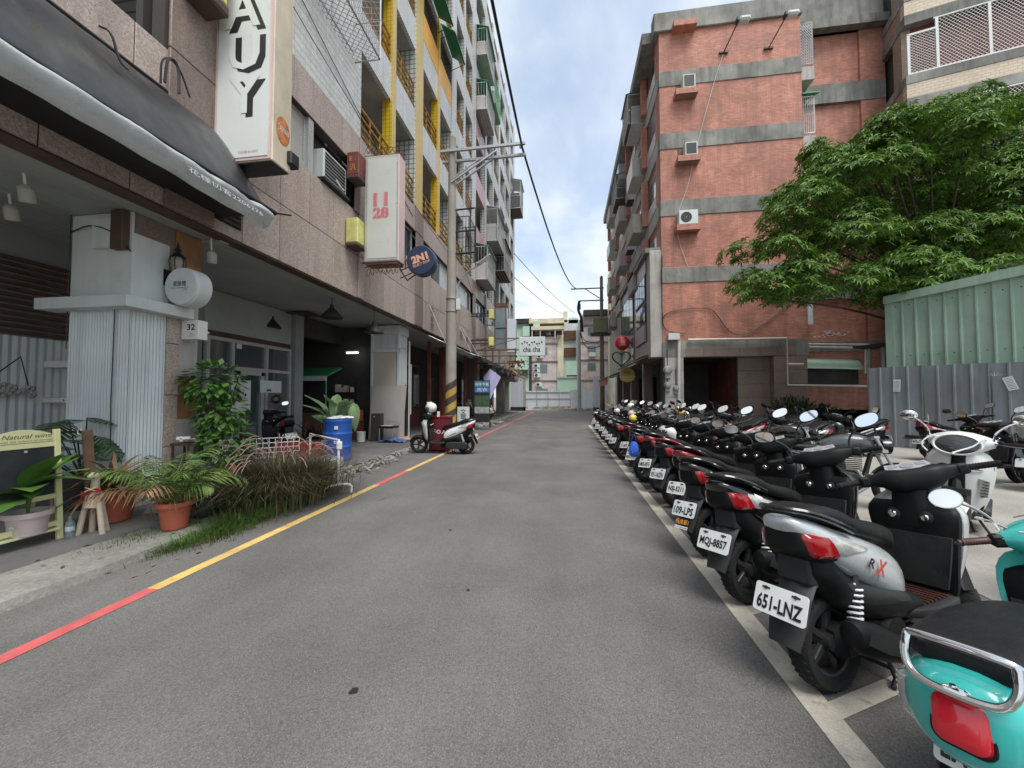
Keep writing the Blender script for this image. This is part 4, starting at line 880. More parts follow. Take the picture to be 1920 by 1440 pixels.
# cha cha sign
Y3 = 20.0; a = aty(973, 632, Y3); b = aty(1022, 667, Y3)
t = thing('sign_box', 'white projecting sign with flowers and the words cha cha', 'sign', ((a.x + b.x) / 2, Y3, b.z))
W(t).box(a.x, b.x, Y3, Y3 + .2, b.z, a.z, .02).build('box', M['wpaint'], t); ytext(t, 'cha cha', (981, 650, 1013, 660), Y3 - .002, M['ink'], .02)
o = W(t)
for k in range(9):
    q = aty(979 + k * 4.6, 647 - 6 * abs(sin(k * .9 + .5)), Y3); o.ell((q.x, Y3 - .003, q.z), .05, .004, .045, 8, 4); o.tube([(q.x, Y3 - .003, q.z), (q.x + .05 * (-1) ** k, Y3 - .003, q.z - .16)], .007, 3)
o.build('flower_drawing', M['ink'], t)
o = W(t)
for z in (a.z - .05, b.z + .35): o.tube([(a.x, Y3 + .1, z), (XF, Y3 + .1, z)], .03, 5)
o.tube([(XF + .1, Y3 + .1, a.z - .05), (XF + 1.0, Y3 + .1, b.z + .35)], .02, 5); o.tube([(XF, Y3 + .1, b.z + .3), (a.x - .2, Y3 + .1, a.z - .1)], .02, 5); o.build('bracket', M['rust'], t)
# cluster of weathered sign boxes farther down
def farsign(px4, Y, dy, m, label, frame=True):
    a = aty(px4[0], px4[1], Y); b = aty(px4[2], px4[3], Y); t = thing('sign_box', label, 'sign', ((a.x + b.x) / 2, Y, b.z), group='weathered sign boxes down the street')
    W(t).box(a.x, b.x, Y, Y + dy, b.z, a.z, .02).build('box', M[m], t)
    if frame:
        o = W(t)
        for x in (a.x, b.x): o.tube([(x, Y - .02, b.z), (x, Y - .02, a.z)], .03, 5)
        for z in (a.z, b.z, (a.z + b.z) / 2): o.tube([(a.x, Y - .02, z), (b.x, Y - .02, z)], .025, 5)
        o.build('frame', M['rust'], t)
    o = W(t); o.tube([(a.x, Y + dy / 2, b.z + .3), (XF, Y + dy / 2, b.z + .3)], .03, 5); o.tube([(a.x, Y + dy / 2, a.z - .3), (XF, Y + dy / 2, a.z - .3)], .03, 5); o.build('bracket', M['dsteel'], t)
    return t, a, b
t, a, b = farsign((928, 575, 949, 655), 21, .5, 'glassl', 'rusty framed glass sign box with faded letters'); W(t).box(a.x - .02, b.x + .02, 20.98, 21.5, a.z, a.z + .18).build('top_scrollwork', M['rust'], t)
farsign((950, 598, 967, 660), 23, .6, 'wfilm', 'pale blue sign box behind the rusty framed one', False); farsign((916, 580, 925, 597), 19, .3, 'ygreen', 'little yellow sign box, upper of two by the rusty frame', False); farsign((916, 632, 925, 648), 19, .3, 'ygreen', 'little yellow sign box, lower of two by the rusty frame', False)
t = thing('iron_bracket', 'empty brown iron sign bracket below the rusty sign box', 'bracket', (-3.6, 20.6, 3.4)); o = W(t)
for z in (3.35, 3.75, 4.1): o.tube([(XF, 20.6, z), (-2.75, 20.6, z)], .035, 5)
for x in (-4.0, -2.75): o.tube([(x, 20.6, 3.3), (x, 20.6, 4.15)], .035, 5)
o.build('frame', M['dbrown'], t)
t = thing('plant_basket', 'scruffy hanging plant basket beneath the cha cha sign', 'plant', (-2.9, 22, 3.2)); o = MB(); rb = random.Random(8)
for i in range(160):
    p = Vector((rb.gauss(0, .3), rb.gauss(0, .3), rb.gauss(0, .35))); d = Vector((rb.uniform(-1, 1), rb.uniform(-1, 1), rb.uniform(-1, .4))) * .16; o.add([p, p + d + Vector((.05, 0, 0)), p + d * 1.6, p + d - Vector((.05, 0, 0))], [(0, 1, 2, 3)])
o.build('foliage', M['lf_dry'], t); MB().box(-.5, .5, -.2, .2, .25, .4, .03).build('basket', M['rust'], t)
# near utility pole
pb = Vector((-3.56, 11.5, 0))
t = thing('utility_pole', 'weathered concrete utility pole with a yellow and black striped foot', 'pole', pb)
MB().lathe([(.172, -.02), (.165, 3), (.13, 7), (.108, 9.75), (.05, 9.82)], 20).build('shaft', M['conc'], t)
o = MB(); o2 = MB(); r = .173
for k in range(4):
    z0 = .12 + k * .44
    for q in range(2):
        (o if q == 0 else o2).loft([[(r * cos(a_), r * sin(a_), z0 + q * .22 + s_ + .1 * a_ + .2) for s_ in (0, .216)] for a_ in [-2.9 + i * 5.8 / 20 for i in range(21)]], closed=False)
o.build('yellow_stripe', M['wyel'], t); o2.build('black_stripe', M['wblk'], t)
o = MB()
for z, yy in ((9.25, -.12), (9.05, .12)): o.bar((-.35, yy, z), (2.35, yy, z + .02), .075, .075)
o.build('crossarm', M['gsteel'], t)
o = MB()
for yy in (-.12, .12): o.bar((.02, yy, 8.25), (1.45, yy, 9.12), .05, .05)
o.bar((.06, -.12, 8.35), (.9, -.12, 8.9), .03, .03); o.build('brace', M['gsteel'], t)
o = MB()
for x in (1.3, 2.2): o.lathe([(.02, 0), (.05, .02), (.05, .05), (.03, .06), (.05, .08), (.05, .12), (.02, .16)], 10, (x, 0, 9.2))
o.build('insulator', M['signg'], t)
o = MB(); o.tube(chaikin([(.17, -.02, 4.6), (.2, -.02, 5.0), (.45, -.05, 5.35), (.95, -.1, 5.6)], 2), .022, 6)
for z in (4.58, 4.18): o.lathe([(.172, -.02), (.18, -.02), (.18, .02), (.172, .02)], 16, (0, 0, z))
o.build('lamp_arm', M['gsteel'], t)
o = MB(); o.bar((.85, -.1, 5.58), (1.28, -.12, 5.86), .17, .07, c=.02); h = o.build('lamp_head', M['gsteel'], t); o = MB(); o.bar((.95, -.1, 5.6), (1.25, -.12, 5.795), .12, .02); o.build('lens', M['signw'], h)
MB().box(.17, .29, -.1, .02, 4.2, 4.55, .01).build('meter_box', M['wpaint'], t)
o = MB()
for i in range(16): a_ = .5 * (-1) ** i; o.tube([(.14 * sin(a_), -.14, .3 + i * .5), (.2 * sin(a_), -.24, .3 + i * .5)], .009, 4)
o = MB()
for z in (7.4, 6.7, 6.0): o.tube([(.1, 0, z), (.75, -.05, z)], .03, 5)
o.tube([(.62, -.05, 7.5), (.62, -.05, 5.6)], .018, 4); o.tube([(.75, .1, 7.5), (.75, .1, 5.6)], .018, 4)
o.build('side_bracket', M['dsteel'], t)
tp = t
# far pole with transformer
pf = Vector((3.15, 34.5, 0))
t2 = thing('utility_pole', 'far mossy utility pole with an olive transformer on the right', 'pole', pf)
MB().lathe([(.22, -.02), (.16, 8), (.13, 12.2), (.05, 12.3)], 14).build('shaft', mat('mossy_pole', (.13, .125, .085), .9, var=.4, vsc=2), t2)
o = MB(); o.bar((-2.7, 0, 11.2), (.2, 0, 11.2), .09, .09); o.bar((-1.95, 0, 10.1), (.2, 0, 10.1), .09, .09); o.bar((-1.4, 0, 11.15), (-.1, 0, 10.25), .06, .06); o.build('crossarm', M['dsteel'], t2)
MB().box(-.75, .55, -.35, .4, 7.15, 8.5, .05).build('transformer', mat('olive_box', (.13, .14, .07), .6), t2)
MB().box(-1.0, .7, -.3, .3, 6.9, 7.14).build('bracket', M['dsteel'], t2)
o = MB(); o.tube(chaikin([(-1.95, 0, 10.1), (-2.1, 0, 9.3), (-1.75, 0, 8.6), (-1.7, 0, 7.3)]), .12, 7); o.lathe([(.02, 0), (.12, .05), (.12, .5), (.02, .6)], 10, (-1.95, 0, 9.3)); o.build('cable_head', M['ink'], t2)
o = MB(); o.tube(chaikin([(-1.9, 0, 7.2), (-1.6, 0, 6.1), (-.9, 0, 5.7), (.2, 0, 6.2)]), .045, 6); o.tube(chaikin([(-1.9, 0, 8.4), (-1.8, 0, 6.6), (-.8, 0, 6.3), (.2, 0, 6.5)]), .035, 6); o.build('cable', M['dsteel'], t2)
t4 = thing('utility_pole', 'slim grey steel post behind the transformer pole', 'pole', (1.35, 41, 0)); MB().lathe([(.22, 0), (.2, 8.6), (.1, 8.7)], 12).build('shaft', M['gsteel'], t4)
def wire(name, label, pts, r, m='ink'):
    mid = Vector(pts[0]); t = thing(name, label, 'cable', mid); W(t).tube(chaikin(pts, 2), r, 5).build('strand', M[m], t)
ta = pb + Vector((2.25, 0, 9.2)); fa = pf + Vector((-2.1, 0, 11.2))
def sag(a, b, s, n=14): return [Vector(a).lerp(Vector(b), i / n) + Vector((0, 0, -s * 4 * (i / n) * (1 - i / n))) for i in range(n + 1)]
wire('power_cable', 'thick black overhead cable from the near pole down the street', sag(ta, fa, 1.1), .034)
wire('power_cable', 'thick black overhead cable rising from the near pole out of the top of the frame', sag(ta, (-1.15, -14, 9.2), 1.0), .034)
o = None
wire('thin_wire', 'upper thin wire crossing the sky at the end of the street', sag((-4.9, 35.5, 15.2), (1.3, 60, 14.6), .4), .03, 'dsteel'); wire('thin_wire', 'lower thin wire crossing the sky at the end of the street', sag((-4.9, 35.5, 12.9), (.1, 60, 14.2), .4), .03, 'dsteel')
wire('thin_wire', 'thin wire running along the white tiles above the granite', sag((XF + .03, 4.95, 9.4), (XF + .03, 11.5, 7.3), .1), .008); wire('thin_wire', 'second thin wire drooping in front of the yellow columns', sag((XF + .06, 5.0, 8.7), (XF + .4, 15, 7.0), .25), .008); wire('thin_wire', 'third thin wire from the near pole to the block', sag((-3.4, 11.5, 6.4), (XF + .05, 24, 5.2), .3), .008)
# ------------------------------------------------------------------ left: things on the arcade floor and kerb
FZ = .125
def pot(t, r0, r1, h, m, z=0, parts=True, n=24, x=0, y=0):
    MB().lathe([(r0 - .01, 0), (r0, .01), (r1 - .012, h - .05), (r1 + .012, h - .045), (r1 + .014, h), (r1 - .012, h), (r1 - .02, h - .05), (.01, h - .055)], n, (x, y, z)).build('pot', M[m], t)
    MB().lathe([(r1 - .018, h - .045), (.01, h - .03)], n, (x, y, z), cap=False).build('soil', M['soil'], t)
def leafmesh(name, L_, Wd, m, curl=.35, fold=.18, n=7, tip=1.3, wave=0.0, split=0):
    g = []; 
    for i in range(n + 1):
        t = i / n; x = L_ * t; wd = Wd * (sin(pi * min(1, t ** .8 * 1.0)) ** .75) * (1 - t * .15) + .0015; z = -curl * L_ * t * t
        row = []
        for j in range(5):
            s_ = (j - 2) / 2; row.append((x - abs(s_) * .06 * L_, s_ * wd, z + fold * wd * abs(s_) + wave * sin(i * 2.2 + j) * wd))
        g.append(row)
    o = MB(); o.sheet(g); return o.build(name, m, None, 60)
def place_leaf(src, parent, base, az, el, sc=1.0, roll=0, first=[0]):
    o = src if not src.get('u') else src.copy()
    if src.get('u'): COL.objects.link(o)
    src['u'] = 1
    if o is not src and 'u' in o.keys(): del o['u']
    o.parent = parent; o.location = base; o.rotation_euler = Euler((roll, -el, az), 'XYZ'); o.scale = (sc, sc, sc); return o
def clean(src): 
    if 'u' in src.keys(): del src['u']
# chalkboard easel
t = thing('chalkboard_stand', 'pale yellow wooden chalkboard stand with a lower shelf', 'chalkboard', (-4.93, 2.86, FZ), radians(90))
bw = .46; M_ = t
def post(x, y0, y1, z1, nm): MB().bar((x, y0, 0), (x, y1, z1), .035, .045, (1, 0, 0), .004).build(nm, M['pyel'], t)
for x in (-bw / 2, bw / 2): post(x, -.06, .03, 1.06, 'leg'); post(x * .85, .33, .06, .95, 'leg')
[MB().bar((-bw / 2, y, z), (bw / 2, y, z), .03, .045).build('rail', M['pyel'], t) for y, z in ((.02, .92), (-.015, .42), (-.045, .16))]
top = [(-bw / 2, .95), (bw / 2, .95), (bw / 2, 1.0)] + [(bw / 2 - bw * i / 10, 1.0 + .07 * sin(pi * i / 10)) for i in range(1, 10)] + [(-bw / 2, 1.0)]
MB().prism([(x, .01, z) for x, z in top], (0, .03, 0)).build('top_rail', M['pyel'], t)
MB().bar((0, -.01, .44), (0, .02, .93), bw - .04, .012, (0, 1, 0)).build('board', M['chalk'], t)
text('Natural wind', .34, .04, M['oldwood'], t, (0.02, .0085, 1.01), (1, 0, 0), (0, 0, 1), shear=.3); text('with the colours of summer', .36, .016, M['oldwood'], t, (0.02, .0085, .968), (1, 0, 0), (0, 0, 1), shear=.3)
text('s', .025, .02, M['whiteink'], t, (.0, -.006, .87), (1, 0, 0), (0, 0, 1))
sh = MB(); 
for i in range(3): sh.box(-bw / 2 + .02, bw / 2 - .02, -.1 + i * .11, i * .11 - .005, .1, .118, .003)
sh.build('shelf', M['pyel'], t)
# dieffenbachia in the pink pot
t = thing('potted_plant', 'broad leafed green plant in a dusty pink pot on the chalkboard shelf', 'plant', (-4.90, 2.88, FZ + .118))
pot(t, .115, .145, .21, 'pinkpot'); MB().box(.03, .075, -.135, -.131, .09, .105).build('sticker', M['signw'], t); MB().lathe([(.08, 0), (.117, .002), (.118, .02)], 20, cap=False).build('pot_foot', M['pinkpot'], t)
lf = leafmesh('leaf', .42, .115, M['lf_mid'], .35, .25); rl = random.Random(12)
for (az, el, sc, h) in ((3.5, .25, 1.25, .3), (.4, .7, 1.1, .42), (1.3, 1.0, .95, .40), (2.1, .55, .9, .36), (-.5, .35, .7, .33), (4.3, .1, .8, .22), (5.3, .2, .9, .25), (.9, .3, .9, .5), (2.9, .8, .75, .45), (.1, 1.1, 1.05, .46), (5.8, .5, 1.1, .36), (4.7, .45, 1.15, .32), (1.7, .9, 1.0, .5)):
    place_leaf(lf, t, (rl.uniform(-.02, .02), rl.uniform(-.02, .02), .2 + h * .5), az, el, sc)
    MB().tube([(0, 0, .18), (.02 * cos(az), .02 * sin(az), .2 + h * .5)], .008, 5).build('stem', M['lf_mid'], t)
clean(lf)
# water bottle
t = thing('water_bottle', 'small clear plastic bottle with a green cap on the kerb', 'bottle', (-4.80, 3.12, FZ))
pet = NT('pet_plastic'); pet.b.inputs['Transmission Weight'].default_value = .85; pet = pet.done((.75, .85, .85), .08)
MB().lathe([(.025, 0), (.034, .008), (.034, .05), (.031, .06), (.034, .07), (.034, .12), (.03, .15), (.013, .175), (.013, .19)], 18).build('body', pet, t); MB().lathe([(.0345, .07), (.0345, .115)], 18, cap=False).build('label', mat('bottle_label', (.45, .5, .55), .4, var=.6, vsc=40), t); MB().lathe([(.015, .19), (.015, .208), (.002, .21)], 14).build('cap', mat('green_cap', (.03, .35, .25), .4), t)
# driftwood deer
t = thing('wooden_deer', 'driftwood deer figure with a red ribbon round its neck', 'ornament', (-4.72, 3.25, FZ), radians(20))
for (x, y) in ((-.09, -.03), (.09, -.03), (-.05, .07), (.06, .07)): MB().tube([(x * 1.15, y, 0), (x * .55, y * .5, .33)], [.026, .022], 10).build('leg', M['palewood'], t)
MB().tube([(0, -.035, .26), (0, 0, .36), (0, .05, .36)], [.055, .065, .05], 14).build('body', M['palewood'], t)
MB().tube([(0, 0, .36), (0, .01, .52), (-.0, .0, .57)], [.042, .032, .036], 12).build('neck', M['palewood'], t)
MB().ell((0, -.02, .58), .04, .055, .035, 12, 8).build('head', M['palewood'], t)
o = MB(); o.tube([(.04 * cos(a), .04 * sin(a), .44 + .004 * sin(a)) for a in [2 * pi * i / 14 for i in range(14)]], .007, 5, closed=True); o.tube(chaikin([(.01, -.04, .44), (.07, -.05, .46), (.09, -.05, .43), (.03, -.045, .43)]), .008, 5); o.tube(chaikin([(0, -.045, .43), (-.02, -.06, .36), (0, -.07, .28)]), .007, 5); o.tube(chaikin([(-.02, -.04, .44), (-.07, -.05, .38), (-.12, -.05, .27)]), .005, 5); o.build('ribbon', M['red'], t)
o = MB(); o.tube([(-.05, -.04, .47), (.05, -.045, .43)], .006, 5); o.tube([(-.05, -.045, .43), (.05, -.04, .47)], .006, 5); o.build('bow', M['pyel'], t)
# timber trestle with bar behind
t = thing('wooden_trestle', 'old brown wooden trestle with a black rod across its posts', 'rack', (-5.35, 3.4, FZ))
for x in (-.24, .24): MB().bar((x, .12, 0), (x + .02, .02, 1.02), .045, .075, (0, 1, 0), .003).build('post', M['oldwood'], t)
MB().tube([(-.24, .02, .99), (.26, .02, 1.0)], .012, 6).build('rod', M['ink'], t); o = MB(); o.tube([(.2 + .03 * cos(a), .0, 1.0 + .03 * sin(a)) for a in [2 * pi * i / 12 for i in range(12)]], .006, 4, closed=True); o.build('hook', M['pvc'], t)
def blade_plant(t, src_m, n, L0, L1, wd, el0, el1, base, rs, name='foliage', droop=.6, spread=.04):
    o = MB()
    for i in range(n):
        az = rs.uniform(0, 2 * pi); el = rs.uniform(el0, el1); L_ = rs.uniform(L0, L1); d = Vector((cos(az), sin(az), 0)); s_ = Vector((-sin(az), cos(az), 0))
        p = Vector(base) + Vector((rs.gauss(0, spread), rs.gauss(0, spread), 0)); pts = []
        for k in range(6):
            u = k / 5; e = el - droop * u * 1.6; pts.append((p.copy(), wd * (1 - u) ** .7 + .0008)); p = p + (d * cos(e) + Vector((0, 0, 1)) * sin(e)) * (L_ / 5)
        o.sheet([[q - s_ * w_, q + s_ * w_ + Vector((0, 0, w_ * .3))] for q, w_ in pts])
    return o.build(name, src_m, t, 60)
# large terracotta pot with dry sword leaves
t = thing('potted_plant', 'terracotta tub of half dry brown sword leaves behind the deer', 'plant', (-5.02, 3.62, FZ)); pot(t, .165, .225, .36, 'terra')
rs = random.Random(21); blade_plant(t, M['lf_dry'], 80, .35, .72, .03, .1, 1.2, (0, 0, .33), rs, 'dry_leaves', .8); blade_plant(t, M['lf_mid'], 9, .3, .6, .02, .5, 1.4, (0, 0, .33), rs, 'green_leaves', .5)
# areca palm in the front terracotta pot
def frond(o, base, az, el, L_, n, ll, lw, rs, droop=1.3, mr=None):
    d = Vector((cos(az), sin(az), 0)); s_ = Vector((-sin(az), cos(az), 0)); p = Vector(base); pts = []
    for k in range(n + 1):
        u = k / n; e = el - droop * u * u; dr = d * cos(e) + Vector((0, 0, 1)) * sin(e); pts.append((p.copy(), dr)); p = p + dr * (L_ / n)
    (mr or o).tube([q[0] for q in pts], [.006 * (1 - i / (n + 1)) + .0015 for i in range(n + 1)], 4)
    for k in range(2, n + 1):
        q, dr = pts[k]; u = k / n; l2 = ll * sin(pi * (u * .85 + .12)) + .04
        for sg in (-1, 1):
            lv = (s_ * sg * .8 + dr * .75 + Vector((0, 0, -.1 - .5 * rs.random()))).normalized(); nn = lv.cross(dr).normalized(); wv = lv.cross(nn).normalized() * lw
            tip = q + lv * l2 + Vector((0, 0, -.25 * l2)); m_ = q + lv * l2 * .5
            o.add([q, m_ + wv, tip, m_ - wv], [(0, 1, 2, 3)])
t = thing('potted_plant', 'feathery palm in a terracotta pot at the pavement edge', 'plant', (-4.18, 3.60, .09)); pot(t, .11, .155, .29, 'terra')
rs = random.Random(31); o = MB(); o2 = MB()
for i in range(19):
    (frond)(o if i < 16 else o2, (rs.gauss(0, .03), rs.gauss(0, .03), .27), 2 * pi * i / 19 * 3 + rs.uniform(-.2, .2), rs.uniform(.65, 1.4), rs.uniform(.5, .82), 22, .24, .008, rs, rs.uniform(1.1, 2.0))
o.build('fronds', M['lf_palm'], t, 60); o2.build('dry_fronds', M['lf_dry'], t, 60)
blade_plant(t, M['lf_dry'], 30, .15, .4, .006, -.3, .8, (0, 0, .28), rs, 'dry_strands', 1.5)
# steel drum with lid
t = thing('burner_drum', 'dark steel drum with a shiny ringed lid in the weeds', 'drum', (-4.32, 4.05, .1)); MB().lathe([(.15, 0), (.16, .01), (.165, .22), (.16, .24)], 24).build('body', M['dsteel'], t); MB().lathe([(.175, .23), (.185, .245), (.17, .255), (.13, .265), (.12, .285), (.06, .29), (.05, .31), (.002, .312)], 28).build('lid', flat('worn_bronze', (.36, .27, .2), .28, .9), t)
# further pots along the column
t = thing('potted_plant', 'white bucket pot with a drooping green plant beside the drum', 'plant', (-4.55, 4.3, FZ)); pot(t, .1, .135, .27, 'whitep'); rs = random.Random(5); blade_plant(t, M['lf_mid'], 40, .2, .45, .014, .3, 1.3, (0, 0, .25), rs, 'foliage', .9)
t = thing('clay_pot', 'tilted orange clay pot lying behind the purple grass', 'pot', (-4.35, 4.62, .28)); pot(t, .1, .17, .3, 'wood'); t.rotation_euler = (.5, -.7, .3)
t = thing('stone_slab', 'broken grey stone slab leaning by the corrugated column', 'stone', (-4.72, 3.9, FZ)); MB().prism([(-.22, -.02, 0), (.2, 0, .02), (.24, .0, .1), (.12, .06, .24), (.02, .07, .25), (-.14, .04, .14)], (.02, .09, .02)).build('slab', M['rock'], t)
# leafy ficus by the wood facing
t = thing('potted_tree', 'leafy green potted tree against the wood facing of the first column', 'plant', (-4.85, 4.75, FZ)); pot(t, .15, .19, .3, 'gplas')
rs = random.Random(41); o = MB(); st = MB()
for i in range(7): a = rs.uniform(0, 6.28); st.tube(chaikin([(0, 0, .25), (.05 * cos(a), .05 * sin(a), .8), (.22 * cos(a), .22 * sin(a), 1.2 + .5 * rs.random())]), [.012] * 5 + [.006] * 99 if False else .009, 5)
for i in range(1000):
    k = i % 7; zc = 1.55 if k < 3 else 1.15 if k < 5 else .75; rr_ = .26 if k < 3 else .24 if k < 5 else .26
    v = Vector((rs.gauss(0, 1), rs.gauss(0, 1), rs.gauss(0, 1))).normalized(); p = Vector((v.x * rr_ * 1.15 + .05 * (k - 3), v.y * rr_ * 1.1, zc + v.z * .28)) * 1.0 
    d = (v + Vector((0, 0, -.6)) + Vector((rs.uniform(-.5, .5), rs.uniform(-.5, .5), 0))).normalized(); s_ = d.cross(Vector((rs.uniform(-.3, .3), rs.uniform(-.3, .3), 1))).normalized(); l_ = rs.uniform(.08, .15)
    o.add([p, p + d * l_ * .5 + s_ * l_ * .3, p + d * l_, p + d * l_ * .5 - s_ * l_ * .3], [(0, 1, 2, 3)])
tag(o.build('foliage', M['lf_mid'], t, 60), kind='stuff'); st.build('stem', M['bark'], t)
# monstera group behind the board
t = thing('potted_plant', 'dark split leafed monstera behind the chalkboard', 'plant', (-6.0, 4.0, FZ)); pot(t, .2, .25, .4, 'gplas')
o = MB(); g = []
n = 9
for sg in (-1, 1):
    for k in range(n):
        u0 = k / n; u1 = (k + .72) / n; w0 = .17 * sin(pi * (u0 * .88 + .1)); w1 = .17 * sin(pi * (u1 * .88 + .1))
        o.add([(u0 * .42, 0, -.1 * u0 * u0), (u1 * .42, 0, -.1 * u1 * u1), (u1 * .42 + .05, sg * w1, -.1 * u1 - .03), (u0 * .42 + .05, sg * w0, -.1 * u0 - .03)], [(0, 1, 2, 3)])
ms = o.build('leaf', M['lf_dark'], None, 60); rs = random.Random(9)
for i in range(18):
    az = rs.uniform(-2.8, 1.3); h = rs.uniform(.55, 1.15); r_ = rs.uniform(.1, .4); b = Vector((cos(az) * r_, sin(az) * r_ - .1, h)); place_leaf(ms, t, b, az, rs.uniform(-.5, .35), rs.uniform(.8, 1.2), rs.uniform(-.4, .4)); MB().tube([(0, 0, .35), b], .008, 4).build('stem', M['lf_dark'], t)
clean(ms)
# white shelf frame and hanging dried bundle on the corrugated panel
t = thing('wall_shelf', 'white square frame shelf in front of the corrugated panel', 'shelf', (-6.7, 4.2, 1.0)); Y4 = 4.6; a = aty(45, 680, Y4); b = aty(118, 760, Y4)
o = W(t)
for (x0, x1, z0, z1) in ((a.x - .02, a.x + .12, b.z - .1, a.z + .02), (a.x + .12, b.x + .1, a.z - .08, a.z + .02), (a.x + .12, b.x + .1, b.z + .04, b.z + .11)): o.box(x0, x1, Y4 - .03, Y4 + .18, z0, z1, .006)
o.build('frame', M['whitep'], t); o = W(t)
for x in (a.x + .16, b.x + .06): o.lathe([(.012, -.035), (.012, -.03)], 8, (x, Y4, b.z + .075), 'y')
o.build('bolt', M['ink'], t)
t = thing('flower_bundle', 'dried grey flower bundle hanging on the corrugated panel at the left edge', 'ornament', atx(12, 730, -7.5)); o = MB(); rs = random.Random(3)
for i in range(60): p = Vector((.05, rs.gauss(0, .12), rs.gauss(0, .04))); o.ell(p, .03, .03, .03, 5, 3)
tag(o.build('flowers', M['rock'], t), kind='stuff'); MB().tube([(0.04, -.3, 0), (.04, .1, .45), (.04, .2, 0)], .01, 4).build('wire', M['ink'], t)
# stone shelf against the pilaster
t = thing('plant_stand', 'small dark wooden stand topped with white pebbles by the pilaster', 'stand', (-5.1, 4.52, FZ)); o = MB()
for z in (.2, .45, .72): o.box(-.14, .14, -.1, .1, z, z + .03)
for x in (-.13, .11):
    for y in (-.09, .07): o.box(x, x + .02, y, y + .02, 0, .75)
o.build('frame', M['dbrown'], t); o = MB(); rs = random.Random(6)
for i in range(26): o.ell((rs.uniform(-.11, .11), rs.uniform(-.07, .07), .775 + rs.uniform(0, .05)), .03, .025, .02, 7, 4)
o.build('pebbles', M['whitep'], t)
# purple fountain grass
t = thing('fountain_grass', 'big clump of purple brown fountain grass on the kerb', 'grass', (-4.05, 4.95, .05)); rs = random.Random(51)
def tuft(o, n, cx, cy, sx, sy, h0, h1, wd, lean, rs, z=0):
    for i in range(n):
        x = cx + rs.gauss(0, sx); y = cy + rs.gauss(0, sy); dx, dy = x - cx, y - cy; az = atan2(dy, dx) + rs.uniform(-.9, .9); h = rs.uniform(h0, h1); ln = lean * rs.uniform(.3, 1.3)
        d = Vector((cos(az), sin(az), 0)); s_ = Vector((-sin(az), cos(az), 0)) * wd; p = Vector((x, y, z)); pts = []
        for k in range(5):
            u = k / 4; pts.append((p + d * h * ln * u ** 1.7 + Vector((0, 0, h * (u - .42 * ln * u ** 3))), 1 - u * .9))
        o.sheet([[q - s_ * f, q + s_ * f] for q, f in pts])
o = MB(); tuft(o, 2900, 0, 0, .25, .33, .5, .98, .0055, 1.05, rs); tag(o.build('blades', M['lf_purp'], t, 0), kind='stuff')
o = MB(); tuft(o, 2600, 0, -.08, .28, .38, .4, .85, .0055, 1.0, rs); tag(o.build('green_blades', M['lf_purpg'], t, 0), kind='stuff')
o = MB(); 
for i in range(60):
    az = rs.uniform(0, 6.28); r_ = rs.uniform(.1, .75); b = Vector((cos(az) * r_, sin(az) * r_ * 1.1, rs.uniform(.35, .62) + .3 * (1 - r_))); d = Vector((cos(az), sin(az), 0))
    o.tube(chaikin([b, b + d * .08 + Vector((0, 0, .07)), b + d * .2 + Vector((0, 0, .05)), b + d * .3 + Vector((0, 0, -.05))], 1), [.003, .006, .007, .006, .005, .002], 5)
tag(o.build('plumes', M['plume'], t, 60), kind='stuff')
# weeds along the kerb
g = MB(); rs = random.Random(61); tuft(g, 1500, -3.78, 4.0, .11, .30, .09, .25, .0038, 1.0, rs); tuft(g, 420, -3.83, 3.35, .06, .13, .07, .17, .003, 1.0, rs); tuft(g, 160, -4.3, 3.35, .12, .2, .03, .09, .003, 1, rs, .08)
tag(g.build('kerb_grass', M['lf_grass'], None, 0), 'short green grass growing along the kerb beside the yellow line', 'grass', kind='stuff')
g = MB(); tuft(g, 300, -3.66, 3.75, .06, .2, .02, .06, .004, 1.2, rs); tag(g.build('dry_grass', M['lf_dry'], None, 0), 'dry straw coloured grass at the foot of the kerb', 'grass', kind='stuff')
# white tube rack
t = thing('tube_rack', 'white bent tube rack standing beside the purple grass', 'rack', (-3.55, 5.6, .02)); a_, b_ = Vector((-.95, .62, 0)), Vector((.12, -.2, 0))
o = MB(); o.tube(chaikin([a_ + Vector((0, 0, .1)), a_ + Vector((0, 0, .82)), b_ + Vector((0, 0, .82)), b_ + Vector((0, 0, .16))], 0), .018, 8); o.build('hoop', M['whitep'], t)
for q in (a_, b_): o = MB(); n_ = Vector((.62, .78, 0)); o.tube(chaikin([q - n_ * .2 + Vector((0, 0, .0)), q - n_ * .2 + Vector((0, 0, .15)), q + n_ * .2 + Vector((0, 0, .15)), q + n_ * .2 + Vector((0, 0, .0))], 2), .017, 8); o.build('foot', M['whitep'], t)
MB().box(b_.x - .03, b_.x + .05, b_.y - .02, b_.y + .02, .68, .8, .01).build('joint', M['whitep'], t)
# white lattice
t = thing('lattice_fence', 'low white wire lattice fence behind the purple grass', 'fence', (-5.0, 5.6, FZ)); o = MB()
a_, b_ = Vector((-1.0, .1, 0)), Vector((.0, 1.0, 0))
for i in range(15): q = a_.lerp(b_, i / 14); o.tube([q + Vector((0, 0, .1)), q + Vector((0, 0, .62))], .008, 4)
for i in range(7): o.tube([a_ + Vector((0, 0, .1 + .087 * i)), b_ + Vector((0, 0, .1 + .087 * i))], .008, 4)
o.build('wires', M['whitep'], t)
